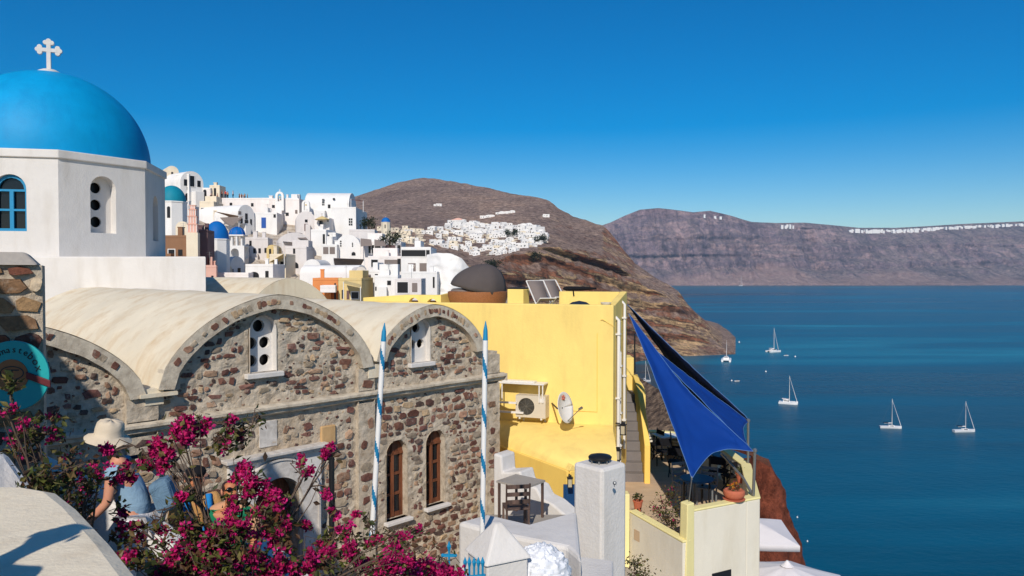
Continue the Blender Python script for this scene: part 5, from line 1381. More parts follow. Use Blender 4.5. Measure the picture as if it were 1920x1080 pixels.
H = house
H('cream house with rounded roof at the far left of the skyline', 312, 337, 311, 350, 186, 35, 6, 'vault', 'cream_far', [(.5, .45, .15, .3, 'w')])
H('white vault-ended house with three dark windows high on the skyline', 340, 383, 321, 380, 182, 52, 10, 'vault', 'white_far', [(.22, .38, .14, .2, 'w'), (.5, .32, .2, .34, 'w'), (.8, .38, .14, .2, 'w'), (.3, .86, .2, .3, 'a')])
H('small white wing with a square dark window beside the vault-ended house', 330, 356, 326, 372, 181, 0, 6, 'flat', 'white_far', [(.4, .3, .28, .2, 'w'), (.75, .5, .18, .18, 'w')])
H('tiny white lookout block with dark doorway beside the people on the ridge', 394, 413, 347, 376, 185, 0, 4, 'flat', 'cream_far', [(.55, .45, .22, .5, 'd')])
H('white wall with tall dark arch beside the people on the ridge', 381, 396, 352, 380, 184, 0, 3, 'flat', 'pinkish_far', [(.3, .5, .4, .75, 'a')], name='wall', cat='wall')
H('long pinkish white terrace house below the people on the ridge', 417, 512, 371, 392, 181, -3, 9, 'flat', 'pinkish_far', [(.18, .55, .05, .25, 'w'), (.6, .62, .05, .3, 'w')])
H('white terrace house with small windows right of the pinkish terrace', 505, 562, 372, 410, 180, 4, 8, 'flat', 'pinkish_far', [(.15, .4, .09, .14, 'w'), (.35, .62, .09, .16, 'w'), (.6, .78, .1, .16, 'w')])
H('white block at the skyline left of the big white house', 537, 560, 371, 395, 183, 0, 6, 'flat', 'white_far', [(.7, .3, .15, .2, 'w')])
H('pale house with blue door under a pergola', 477, 520, 398, 432, 171, 6, 7, 'flat', 'white_far', [(.42, .58, .2, .58, 'b'), (.9, .2, .1, .18, 'w')])
H('long white barrel-vaulted house with grey arched end and slit windows', 447, 478, 384, 428, 168, 64, 17, 'vault', 'white_far', [(.5, .5, .14, .26, 'w'), (.5, .82, .2, .34, 'd'), (.22, .72, .1, .25, 'w'), (.78, .72, .1, .25, 'w')])
H('beige block house with dark green door behind the blue dome', 375, 402, 377, 425, 172, 4, 7, 'flat', 'cream_far', [(.3, .33, .35, .12, 'w'), (.68, .72, .36, .36, 'd')])
H('white house with a sagging brown awning over its terrace', 400, 448, 394, 432, 169, 0, 5, 'flat', 'cream_far', [(.2, .4, .14, .28, 'w'), (.86, .42, .2, .32, 'w')])
canopy('brown awning stretched over the white terrace below the ridge', pts((401, 396, 164), (448, 405, 164), (452, 414, 166), (440, 404, 168)), 'canvas_tan')
canopy('grey sail hanging in front of the white terrace under the brown awning', pts((412, 408, 165), (456, 406, 164), (436, 424, 163), (424, 421, 163)), 'canvas_grey', posts=False)
H('big white vaulted house standing tallest on the skyline', 572, 655, 358, 408, 178, 3, 11, 'vaultx', 'white_far', [(.42, .42, .055, .26, 'g'), (.66, .3, .05, .07, 'w')])
H('lower block of the tallest white house with arched loggia in its shaded end', 622, 668, 388, 438, 171, 2, 16, 'flat', 'white_far', [(.78, .56, .16, .28, 'g'), (.78, .55, .3, .62, 'a', 1), (.35, .75, .1, .3, 'w', 1)], extra=6)
canopy('timber pergola roof on top of the white block above its shaded end', pts((658, 374, 172), (681, 378, 172), (683, 377, 180), (660, 374, 180)), 'brown_wood', name='pergola', cat='pergola', drop=2.4)
H('grey shaded chapel front with a small window and pinkish door', 556, 592, 396, 434, 168, 18, 7, 'vault', 'shade_grey_far', [(.52, .48, .14, .14, 'w'), (.52, .8, .2, .36, 'p')])
H('small white house under a yellow parasol beside the tallest house', 590, 618, 408, 428, 167, 0, 5, 'flat', 'pinkish_far', [(.45, .5, .24, .4, 'w'), (.9, .3, .12, .2, 'w')])
H('plain white block with a tall blank wall below the tallest house', 583, 612, 430, 466, 160, -4, 7, 'flat', 'white_far', [(.85, .5, .14, .5, 'd')])
H('white house with dark doorway in a shaded gap under the tallest house', 606, 630, 436, 470, 161, 0, 6, 'flat', 'white_far', [(.4, .4, .2, .55, 'd')])
H('brown rendered house with two recessed dark windows left of the pink bell tower', 308, 353, 441, 483, 120, -2, 7, 'flat', 'brown_far', [(.32, .78, .26, .28, 'w'), (.68, .78, .18, .28, 'w')])
H('low white domed roof block above the brown house', 330, 354, 415, 444, 128, 0, 6, 'vault', 'cream_far')
H('blue-shadowed white house with a dark door left of the pink bell tower', 340, 355, 384, 416, 150, 0, 5, 'flat', 'shade_grey_far', [(.6, .5, .25, .4, 'd')])
H('grey shaded house with four dark windows beside the ribbed blue dome', 456, 503, 445, 482, 149, 10, 7, 'flat', 'shade_grey_far', [(.3, .3, .09, .26, 'w'), (.46, .68, .1, .25, 'w'), (.66, .68, .1, .25, 'w'), (.9, .66, .09, .25, 'w')])
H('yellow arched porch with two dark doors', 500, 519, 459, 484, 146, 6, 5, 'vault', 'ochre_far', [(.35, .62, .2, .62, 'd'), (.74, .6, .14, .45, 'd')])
H('wide grey vaulted house in shade under the stretched sails', 522, 584, 436, 470, 156, 20, 10, 'vault', 'shade_grey_far', [(.7, .75, .06, .2, 'w')])
H('pale shaded house with a low arched opening above the cafe terrace', 535, 575, 462, 506, 144, 4, 8, 'flat', 'shade_grey_far', [(.45, .8, .34, .26, 'a'), (.42, .2, .1, .22, 'd')])
H('cream house with a sloping yellow awning over its arched door', 505, 536, 476, 508, 140, -8, 6, 'flat', 'cream_far', [(.4, .62, .3, .6, 'a'), (.78, .6, .2, .3, 'w')])
canopy('yellow-green awning sloping from the cream arched house', pts((504, 492, 137), (533, 475, 137), (536, 482, 140), (520, 492, 140)), 'ochre_far')
H('white twin-vault house with grey arched ends, larger half', 432, 459, 481, 514, 138, 66, 9, 'vault', 'white_far', [(.6, .8, .2, .3, 'd')])
H('white twin-vault house with grey arched ends, smaller half', 412, 436, 496, 514, 134, 62, 6, 'vault', 'cream_far', [])
H('pink house corner behind the cream vaulted roof', 386, 406, 497, 530, 118, 20, 6, 'flat', 'pink_far', [(.6, .7, .2, .2, 'w')])
H('long low white wall below the twin vaults', 406, 466, 511, 532, 124, 3, 4, 'flat', 'pinkish_far', name='wall', cat='wall')
H('white house with a columned porch and a blue pool wall', 460, 512, 495, 530, 127, 3, 8, 'flat', 'white_far', [(.32, .58, .34, .32, 'a'), (.78, .55, .12, .36, 'd'), (.2, .86, .3, .2, 'b')])
H('white domed oven-like house with an arched opening beside the cafe terrace', 568, 602, 486, 520, 137, 0, 8, 'vault', 'white_far', [(.5, .62, .34, .42, 'a')])
H('white house with two dark panes on its upper terrace', 603, 632, 458, 484, 150, 0, 7, 'flat', 'white_far', [(.28, .45, .34, .5, 's'), (.7, .45, .34, .5, 's')])
H('white curved-gable house with a row of three round holes', 630, 676, 440, 482, 152, 6, 8, 'vault', 'white_far', [(.2, .4, .07, .3, 't'), (.68, .45, .07, .2, 't'), (.72, .85, .16, .16, 'a')])
H('white barrel-vaulted house with grey arched end and slit door above the ochre house', 668, 689, 497, 536, 128, 66, 12, 'vault', 'white_far', [(.5, .6, .18, .4, 'd')])
H('orange house with arched front and two dark doors', 586, 634, 521, 566, 118, 8, 8, 'flat', 'orange_far', [(.5, .72, .07, .4, 'd'), (.88, .72, .07, .4, 'd'), (.88, .3, .06, .16, 'w')])
H('low white porch roof in front of the orange house', 600, 629, 535, 545, 114, 8, 3, 'flat', 'pinkish_far', name='porch', cat='porch', extra=.3)
H('ochre house with purple-curtained door right of the orange house', 634, 678, 521, 562, 116, -4, 7, 'flat', 'ochre_far', [(.2, .75, .1, .4, 'd'), (.42, .78, .12, .4, 'p'), (.72, .8, .3, .3, 'w')])
canopy('ochre awning over the purple-curtained door', pts((644, 531, 112), (676, 540, 112), (678, 534, 115), (646, 526, 115)), 'ochre_far')
H('grey shaded retaining wall right of the tallest house', 655, 703, 430, 450, 165, 4, 6, 'flat', 'shade_grey_far', name='wall', cat='wall')
H('white terrace house with grey sails and dark rooms behind slim posts', 676, 752, 452, 482, 150, 2, 9, 'flat', 'pinkish_far', [(.35, .5, .3, .5, 'w'), (.72, .5, .28, .5, 'p'), (.95, .5, .08, .5, 'w')])
H('white lower terrace house with a dark recess and stair', 690, 752, 480, 514, 143, 2, 8, 'flat', 'pinkish_far', [(.2, .4, .2, .4, 'w'), (.7, .5, .4, .6, 's'), (.94, .5, .1, .7, 'w')])
H('white house with long black glazed terrace and two square windows', 752, 808, 463, 512, 141, 1, 13, 'flat', 'white_far', [(.42, .24, .8, .24, 'w'), (.9, .24, .12, .24, 'w'), (.36, .78, .26, .32, 's'), (.74, .78, .24, .32, 's')])
H('plain white block under the house with long black glazing', 752, 820, 509, 550, 132, 0, 8, 'flat', 'white_far', [(.9, .5, .05, .5, 'd')])
H('white house with grey arched end and slender door, nearest the yellow roof', 668, 686, 500, 540, 122, 20, 6, 'vault', 'shade_grey_far', [(.5, .6, .2, .4, 'd')])
H('white house with two narrow windows and a planted roof edge', 684, 712, 506, 545, 124, -6, 7, 'flat', 'white_far', [(.3, .4, .22, .35, 's'), (.78, .4, .2, .4, 'w')])
H('bright white cube with dark side terrace below the narrow-windowed house', 702, 746, 516, 552, 120, 4, 7, 'flat', 'white_far', [(.06, .7, .06, .2, 'w')])
H('white house with bare pergola frame behind the yellow parapet', 740, 790, 522, 556, 118, 0, 6, 'flat', 'shade_grey_far', [(.3, .5, .4, .6, 'w'), (.75, .5, .2, .5, 's')])
canopy('grey sail over the white terrace between the slim posts, upper left', pts((676, 447, 148), (696, 449, 148), (698, 461, 147), (676, 462, 147)), 'canvas_grey')
canopy('grey sail over the white terrace between the slim posts, upper right', pts((702, 449, 148), (721, 452, 148), (724, 461, 147), (702, 462, 147)), 'canvas_grey')
canopy('wide brown-grey sail over an open restaurant terrace', pts((625, 484, 140), (683, 486, 139), (676, 499, 142), (628, 502, 142)), 'canvas_grey')
canopy('grey sail stretched over the wide vaulted house, long left one', pts((530, 452, 152), (576, 456, 150), (572, 462, 152), (534, 460, 153)), 'canvas_white')
canopy('dark grey sail above the wide vaulted house', pts((540, 435, 158), (566, 437, 158), (578, 450, 156), (560, 447, 156)), 'canvas_grey')
# domes and bell towers
domed('white church with teal dome and slit window left of the pink bell tower', 311, 27, 345, 376, 415, 136, 'teal_dome', op=[(.75, .55, .3, .55, 'a')], name='teal_domed_church')
domed('white church with smooth blue dome and three round holes below the ridge', 398, 23.5, 413, 447, 484, 130, 'royal_dome', op=[(.4, .6, .3, .5, 't')], name='blue_domed_church')
bt = thing('bell_tower', 'small white bell tower with ribbed royal blue dome and arched opening', 'bell tower', P(441, 490, 143))
c = P(441, 441, 143); f = yaw((c.x, 144, 0), 4); zt, zd, z1, z2 = (P(441, y, 143).z for y in (425, 440, 463, 492)); r = 1.45
m = MB(); m.box(-1.75, 1.75, -1.6, 1.6, z2-4, z1-2.2+.0, f); plate(m, f, [[(-1.75, z1-2.2), (1.75, z1-2.2), (1.75, z1), (-1.75, z1)], archpoly(-.75, .75, z1-2.19, z1-.3, 10)], -1.6, -1.2); m.box(-1.75, 1.75, 1.2, 1.6, z1-2.19, z1, f)
m.box(-1.75, 1.75, -1.6, 1.6, z1+.002, z1+.25, f); m.box(-1.6, 1.6, -1.5, 1.5, zd-.25, zd, f); make(m, 'shaft', M['white_far'], bt)
for k in range(8):
    a = k*math.pi/4+.2; m = MB(); m.tube([f(1.25*math.cos(a), 1.2*math.sin(a), z1+.251), f(1.25*math.cos(a), 1.2*math.sin(a), zd-.252)], .2, 8); make(m, 'column', M['white_far'], bt)
m = MB(); m.lathe(V((f.o.x, f.o.y, 0)), [(r*math.cos(rad(90)*i/8) if i < 8 else 0, zd+.002+(zt-zd)*math.sin(rad(90)*i/8)) for i in range(9)], 24); ds = make(m, 'dome_shell', M['royal_dome'], bt, smooth=60)
m = MB()
for k in range(8):
    a = k*math.pi/4+.3; m.tube([V((f.o.x+r*1.01*math.cos(a)*math.cos(rad(90)*i/6), f.o.y+r*1.01*math.sin(a)*math.cos(rad(90)*i/6), zd+(zt-zd)*1.01*math.sin(rad(90)*i/6))) for i in range(7)], .07, 5)
make(m, 'dome_ribs', M['bright_blue'], ds)
pt = thing('bell_tower', 'pink tiered bell tower with white mouldings on a cream base', 'bell tower', P(359, 482, 118))
c = P(359, 440, 118); f = yaw((c.x, 118.6, 0), 12); zz = [P(359, y, 118).z for y in (436, 420, 405, 392, 384)]; ws = [.68, .6, .5, .38]
m = MB()
for (za, zb_), w_ in zip(zip(zz, zz[1:]), ws): m.box(-w_, w_, -w_, w_, za+.002, zb_-.12, f); m.box(-w_-.1, w_+.1, -w_-.1, w_+.1, zb_-.119, zb_, f)
make(m, 'tiers', M['pink_far'], pt)
for (za, zb_), w_ in zip(zip(zz, zz[1:]), ws):
    m = MB(); 
    for x in (-w_, -w_/3, w_/3, w_): m.box(x-.04, x+.04, -w_-.05, -w_, za+.1, zb_-.14, f)
    make(m, 'pilasters', M['white_far'], pt)
m = MB(); m.box(-.85, .85, -.85, .85, zz[0]-6, zz[0], f); make(m, 'base', M['cream_far'], pt)
H('dark mauve shaded side block with a sloping dark roof behind the pink tower', 366, 390, 430, 484, 121, 10, 5, 'flat', 'mauve_far')  # shade on this side is put into the mauve colour
for (lab, px, y0, y1, Y, w_) in (('white bell gable with an open arch on the skyline', 524, 359, 379, 179, 1.0), ('small white bell cupola left of the tallest white house', 573, 375, 396, 175, .9)):
    t = thing('bell_gable', lab, 'bell gable', P(px, y1, Y)); c = P(px, y1, Y); f = yaw((c.x, Y, 0), 0); zt, zb = P(px, y0, Y).z, c.z; m = MB(); h = zt-zb
    plate(m, f, [[(-w_, zb-2), (w_, zb-2)]+[(w_*math.cos(math.pi*i/10), zt-w_+w_*math.sin(math.pi*i/10)) for i in range(11)], archpoly(-w_*.45, w_*.45, zb+.2, zt-w_*.5, 8)], 0, .6); make(m, 'gable', M['white_far'], t)
    m = MB(); m.lathe(f(0, .3, zt-w_*1.4), [(.25, 0), (.2, .2), (.08, .34), (0, .36)], 10); make(m, 'bell', M['ochre_far'], t)
    m = MB(); m.box(-.05, .05, .25, .35, zt+.001, zt+.6, f); m.box(-.2, .2, .255, .345, zt+.3, zt+.4, f); make(m, 'cross', M['white_far'], t)
parasol(P(604, 405, 166), 1.6, 2.0, 0, 'ochre parasol on the white terrace beside the tallest house', 8, .7)
bpy.data.objects[[o.name for o in C.objects if o.name.startswith('parasol')][-1]]['group'] = 'parasols in the town'
for o in C.objects:
    if o.get('label') == 'ochre parasol on the white terrace beside the tallest house':
        for ch_ in o.children:
            if ch_.name.startswith('canopy'): ch_.data.materials[0] = M['ochre_far']
# whitewashed bulging rock wall
m = MB(); g = []
for i in range(25):
    v = i/24; row = []
    for j in range(33):
        u = j/32; px = 800+u*(884-800)*(1-.12*v); top = interp(px, [(800, 478), (820, 474), (845, 476), (865, 483), (880, 502), (890, 520)]); py = top+(556-top)*v; d = -3*math.sin(math.pi*u*.9)-2.5*v
        p = P(px, py, 139+d); n = .5*fbm(V((p.x*.5, p.z*.7, 1)), 4); row.append(p+V((0, n, n*.3)))
    g.append(row)
m.grid(g, flip=True); top = [V(p) for p in g[0]]; m.grid([[p+V((0, 14, -1)) for p in top], top], flip=True); m.grid([[p[-1]+V((2, 14, -2)) for p in g], [p[-1] for p in g]])
solo(m, 'rock_wall', M['white_far'], 'bulging whitewashed rock wall at the right end of the town', 'rock wall', smooth=60)

# ------------------------------------------------------------ village on the headland: copies of a few small houses
def small_house(w, h, d, roof, mat):
    m = MB(); me2 = bpy.data.meshes.new('village_house'); 
    if roof == 'flat': m.box(-w/2, w/2, -d/2, d/2, -3, h)
    else: m.prism([(-w/2, -3), (w/2, -3)]+[(w/2*math.cos(math.pi*i/8), h*.6+h*.4*math.sin(math.pi*i/8)) for i in range(9)], -d/2, d/2)
    nb_ = len(m.f); rr = random.Random(int(w*100))
    for k in range(rr.choice([2, 3, 3])):
        x = rr.uniform(-.38, .38)*w; z = rr.uniform(.1, .6)*h; m.box(x-w*.06, x+w*.06, -d/2-.05, -d/2+.05, z, z+h*.25)
    me2.from_pydata(m.v, [], m.f); me2.materials.append(M[mat]); me2.materials.append(M['dark'])
    me2.polygons.foreach_set('material_index', [0]*nb_+[1]*(len(m.f)-nb_)); return me2
rv = random.Random(31)
protos = {k: [small_house(rv.uniform(5, 12), rv.uniform(3.5, 6), rv.uniform(5, 8), rf_, mt) for rf_ in ('flat', 'flat', 'vault') for _ in range(2)] for k, mt in (('white', 'white_far'), ('cream', 'cream_far'), ('pink', 'pink_far'))}
VP_ = [(230, 372), (330, 375), (560, 392), (700, 362), (740, 335), (800, 295), (900, 258), (1010, 262), (1050, 300), (1200, 295), (1290, 335), (1370, 440), (1350, 480), (1250, 508), (1110, 545), (960, 568), (860, 556), (790, 520), (600, 492), (400, 482), (230, 425)]
VP_ = [(640+x/3.556, 320+y/3.556) for x, y in VP_]
def proj(p): 
    cp, sp = math.cos(PITCH), math.sin(PITCH); d = p.y*cp-p.z*sp; u = p.x/d; v = (p.y*sp+p.z*cp)/d; return 960+u*FPX, 540-v*FPX
cnt = 0; tries = 0
while cnt < 278 and tries < 9000:
    tries += 1; px = rv.uniform(700, 1030); s = rv.uniform(.345, .62); p = head_at(px, s); x, y = proj(p)
    if not inpoly(x, y-3, VP_): continue
    if rv.random() < .3*max(0, mnoise.noise(V((x*.05, y*.12, 0)))*3): continue
    kind = 'cream' if (x < 790 and rv.random() < .7) or rv.random() < .08 else ('pink' if y < 418 and rv.random() < .4 and x < 930 else 'white')
    o = bpy.data.objects.new('headland_house', rv.choice(protos[kind])); C.objects.link(o); o.location = p; k = rv.uniform(.75, 1.15)*p.y/950; o.scale = (k, k, k); o.rotation_euler = (0, 0, rv.uniform(-.5, .5)+(.3 if rv.random() < .5 else 0))
    tag(o, {'white': 'tiny white house in the village across the headland slope', 'cream': 'tiny cream house in the village across the headland slope', 'pink': 'tiny pink house at the top of the headland village'}[kind], 'house', kind+' houses of the headland village'); cnt += 1
tm = MB()
for _ in range(900):
    px = rv.uniform(700, 1030); s = rv.uniform(.345, .62); p = head_at(px, s); x, y = proj(p)
    if not inpoly(x, y-2, VP_): continue
    q = head_at(px+rv.uniform(3, 11), s+rv.uniform(-.004, .004)); d = q-p; L = d.length
    if L < 1: continue
    fr = Fr(p, (d.x, d.y, 0)); tm.hexa([p+V((0, 0, -3)), q+V((0, 0, -3)), p+V((0, 3, -3)), q+V((0, 3, -3)), p+V((0, 0, 1.2)), q+V((0, 0, 1.2)), p+V((0, 3, 1.2)), q+V((0, 3, 1.2))])
o = solo(tm, 'terrace_walls', M['cream_far'], 'pale terrace walls and paths running between the headland village houses', 'walls'); o['kind'] = 'stuff'
for (px, s, n, sp) in ((936, .70, 6, 5), (1020, .715, 2, 4), (906, .665, 4, 5), (816, .70, 2, 7), (975, .6, 4, 6)):
    for i in range(n):
        p = head_at(px+i*sp, s+.004*i); o = bpy.data.objects.new('headland_house', rv.choice(protos['white'])); C.objects.link(o); o.location = p; k = 1.0; o.scale = (k, k, k*.8)
        tag(o, 'tiny white house standing alone high on the brown mountain slope', 'house', 'lone houses on the mountain')
domed('cream church with a blue dome at the left edge of the headland village', 722, 9, 407, 416, 433, 420, 'royal_dome', name='village_church', wallmat='cream_far', op=[(.5, .5, .3, .4, 'w')])
# rim villages on the far cliffs: a mass one cannot count
def rim(label, a, b, n, seed, up=0, wm=28):
    rr = random.Random(seed); m = MB()
    for i in range(n):
        px = rr.uniform(a, b); r = P(px, interp(px, F_R), 6700+500*math.sin(px*.004)); p = far_at(px, 45.6/54.) 
        j = p+V((rr.uniform(-15, 15), rr.uniform(-50, 30), 0)); w_ = rr.uniform(6, wm); h = rr.uniform(-8, 7); zb = p.z
        m.box(j.x-w_, j.x+w_, j.y-12, j.y+12, zb-30, zb+h+up)
    o = solo(m, 'rim_village', M['white_far'], label, 'village'); o['kind'] = 'stuff'; return o
rim('white village strung along the middle of the far cliff rim', 1592, 1690, 70, 1, 0, 16); rim('white village along the right of the far cliff rim', 1698, 1768, 70, 2, 3, 16); rim('white village at the far right end of the cliff rim', 1772, 1925, 110, 3, 1, 16)
rim('short white village on the far cliff rim above the scar', 1462, 1506, 14, 4, 4, 11); rim('scattered white houses on the rounded far hilltop', 1288, 1348, 8, 5, -5, 9)
# dark trees in the town
def tree(label, px, pyb, Y, h, w_, cols, seed, name='tree'):
    rn = random.Random(seed); b = P(px, pyb, Y); t = thing(name, label, 'tree', b); m = MB(); m.tube([b+V((0, 0, -1)), b+V((.1, 0, h*.4)), b+V((0, .1, h*.8))], [w_*.07, w_*.05, .03], 7); make(m, 'trunk', M['bark'], t)
    m = MB(); cl = [V((rn.uniform(-.5, .5)*w_, rn.uniform(-.5, .5)*w_, h*rn.uniform(.3, .95))) for _ in range(16)]
    for _ in range(700):
        c0 = rn.choice(cl); q = b+c0+V((rn.gauss(0, .16), rn.gauss(0, .16), rn.gauss(0, .13)))*w_*.8; leaf(m, q, rn, w_*.11*rn.uniform(.7, 1.3), rn.choice(cols), .6)
    make(m, 'crown', M['leaf'], t)
DK = [S(40, 52, 30), S(54, 64, 36), S(34, 42, 28), S(66, 72, 42)]
tree('dark round tree behind the shaded wall of the tallest house', 691, 434, 172, 3.0, 3.2, DK, 3); tree('dark green tree among the white terraces left of the black glazing', 730, 464, 150, 2.8, 3.4, DK, 4)
for i, (px, s) in enumerate(((1000, .35), (1012, .44), (960, .5), (925, .36))):
    p = head_at(px, s); x, y = proj(p); tree(['dark bush at the right end of the headland village', 'dark tree above the right end of the headland village', 'dark trees in a gap of the headland village', 'dark bush under the headland village beside the grey canopy'][i], x, y, p.y, 9, 13, DK, 40+i)
# ------------------------------------------------------------ people
def skin(name, J, E, mat, parent, sub=2, root=None):
    names = list(J); idx = {n: i for i, n in enumerate(names)}; me = bpy.data.meshes.new(name); off = ROOT[parent.name]
    me.from_pydata([tuple(V(J[n][0])-off) for n in names], [(idx[a], idx[b]) for a, b in E], [])
    o = bpy.data.objects.new(name, me); C.objects.link(o); me.materials.append(mat); o.parent = parent; ROOT[o.name] = off
    md = o.modifiers.new('skin', 'SKIN'); md.use_smooth_shade = True; md.branch_smoothing = .6
    if not me.skin_vertices: me.attributes  # layer comes with the modifier
    for n, sv_ in zip(names, me.skin_vertices[0].data):
        r = J[n][1]; sv_.radius = (r, r) if not hasattr(r, '__len__') else r; sv_.use_root = (n == (root or names[0]))
    if sub: s = o.modifiers.new('sub', 'SUBSURF'); s.levels = sub; s.render_levels = sub
    return o
BASE = dict(pelvis=((0, 0, .96), .125), spine=((0, 0, 1.13), .12), chest=((0, 0, 1.32), .135), nb=((0, .0, 1.46), .07), neck=((0, -.01, 1.53), .054), jaw=((0, -.03, 1.60), .066), skull=((0, -.012, 1.68), .088), crown=((0, .0, 1.735), .07), nose=((0, -.118, 1.632), .014),
            shl=((.165, .0, 1.425), .06), ell=((.21, .03, 1.15), .043), wrl=((.21, -.07, .92), .03), shr=((-.165, .0, 1.425), .06), elr=((-.21, .03, 1.15), .043), wrr=((-.21, -.07, .92), .03),
            hpl=((.09, 0, .89), .095), knl=((.1, -.03, .5), .062), anl=((.1, .03, .09), .042), tol=((.11, -.13, .035), .034), hpr=((-.09, 0, .89), .095), knr=((-.1, -.03, .5), .062), anr=((-.1, .03, .09), .042), tor=((-.11, -.13, .035), .034))
EDG = [('pelvis', 'spine'), ('spine', 'chest'), ('chest', 'nb'), ('nb', 'neck'), ('neck', 'jaw'), ('jaw', 'skull'), ('skull', 'crown'), ('jaw', 'nose'), ('chest', 'shl'), ('shl', 'ell'), ('ell', 'wrl'), ('chest', 'shr'), ('shr', 'elr'), ('elr', 'wrr'),
       ('pelvis', 'hpl'), ('hpl', 'knl'), ('knl', 'anl'), ('anl', 'tol'), ('pelvis', 'hpr'), ('hpr', 'knr'), ('knr', 'anr'), ('anr', 'tor')]
def person(label, loc, yw, pose={}, shirt='denim', trousers='white_cloth', skinm='skin', hair=True, hairm='hair', sub=2, hands=True, long_hair=False, sleeve=.5, group=None, shoes=True):
    t = thing('person', label, 'person', loc, group); f = yaw(loc, yw); J = {k: (V(pose.get(k, v[0])), v[1]) for k, v in BASE.items()}; E = list(EDG)
    if hands:
        for s, sg in (('l', 1), ('r', -1)):
            w = J['wr'+s][0]; d = (w-J['el'+s][0]).normalized(); sd = V((0, -1, 0)) - d*d.dot(V((0, -1, 0))); sd = sd.normalized() if sd.length > .1 else V((sg, 0, 0)); inn = V((-sg, 0, 0))
            J['pa'+s] = (w+d*.055, .028); E.append(('wr'+s, 'pa'+s))
            for k, (o, L) in enumerate(((-.028, .062), (-.010, .076), (.009, .072), (.027, .055))):
                a = w+d*.085-sd*o; J[f'f{s}{k}a'] = (a, .0095); J[f'f{s}{k}b'] = (a+d*L*.5+inn*.006, .0085); J[f'f{s}{k}c'] = (a+d*L*.9+inn*.024, .0075); E += [('pa'+s, f'f{s}{k}a'), (f'f{s}{k}a', f'f{s}{k}b'), (f'f{s}{k}b', f'f{s}{k}c')]
            J[f't{s}a'] = (w+d*.04+sd*.032+inn*.01, .011); J[f't{s}b'] = (w+d*.075+sd*.05+inn*.024, .0095); E += [('pa'+s, f't{s}a'), (f't{s}a', f't{s}b')]
    Wd = lambda p: f(p.x, p.y, p.z)
    skin('body', {k: (Wd(p), r) for k, (p, r) in J.items()}, E, M[skinm], t, sub)
    # clothes
    S_ = {k: (J[k][0], J[k][1]+.04) for k in ('pelvis', 'spine', 'chest', 'nb')}; S_['nb'] = (J['nb'][0]-V((0, 0, .02)), .078); S_['pelvis'] = (J['pelvis'][0]-V((0, 0, .06)), .165)
    SE = [('pelvis', 'spine'), ('spine', 'chest'), ('chest', 'nb')]
    for s in 'lr':
        a, b = J['sh'+s][0], J['el'+s][0]; S_['s'+s] = (a, .088); S_['m'+s] = (a.lerp(b, sleeve), .072); SE += [('chest', 's'+s), ('s'+s, 'm'+s)]
    skin('shirt', {k: (Wd(p), r) for k, (p, r) in S_.items()}, SE, M[shirt], t, sub)
    T_ = {'pelvis': (J['pelvis'][0]-V((0, 0, .02)), .138)}; TE = []
    for s in 'lr':
        T_['h'+s] = (J['hp'+s][0], .108); T_['k'+s] = (J['kn'+s][0], .082); T_['a'+s] = (J['an'+s][0]+V((0, 0, .05)), .07); TE += [('pelvis', 'h'+s), ('h'+s, 'k'+s), ('k'+s, 'a'+s)]
    skin('trousers', {k: (Wd(p), r) for k, (p, r) in T_.items()}, TE, M[trousers], t, sub)
    if shoes:
        for s in 'lr':
            a, b = J['an'+s][0], J['to'+s][0]; skin('shoe', {'a': (Wd(a-V((0, -.03, .04))), .05), 'b': (Wd(a.lerp(b, .5)), .05), 'c': (Wd(b), .044)}, [('a', 'b'), ('b', 'c')], M['black_cloth'], t, 1)
    hd = J['skull'][0]; jw = J['jaw'][0]; up = (hd-jw).normalized(); nx = (J['nose'][0]-jw-up*.03); fw = (nx-up*nx.dot(up)).normalized(); sd = fw.cross(up)
    if hair:
        bk = hd-fw*.03; h = {'a': (Wd(hd+up*.045-fw*.005), .085), 'b': (Wd(bk+up*.01), .09), 'c': (Wd(bk-up*.07-fw*.01), .066)}; he = [('a', 'b'), ('b', 'c')]
        if long_hair: h['d'] = (Wd(bk-up*.2-fw*.02), .05); he.append(('c', 'd'))
        skin('hair', h, he, M[hairm], t, 2)
    return t, Wd, J, (hd, up, fw, sd)
def sunglasses(t, Wd, H, m='black_plastic'):
    hd, up, fw, sd = H; mb = MB()
    for s in (-1, 1):
        c = hd-up*.018+fw*.078+sd*s*.034; mb.ball(Wd(c), .027, 12, 8, (1.05, .45, .85), Fr(Wd(c), Wd(sd)-Wd(V((0, 0, 0))), Wd(fw)-Wd(V((0, 0, 0))), Wd(up)-Wd(V((0, 0, 0)))))
        mb.tube([Wd(c+sd*s*.022), Wd(hd-up*.01+fw*.02+sd*s*.088), Wd(hd-up*.012-fw*.03+sd*s*.086)], .004, 5)
    mb.tube([Wd(hd-up*.014+fw*.092-sd*.02), Wd(hd-up*.014+fw*.092+sd*.02)], .005, 5); make(mb, 'sunglasses', M[m], t, smooth=60)
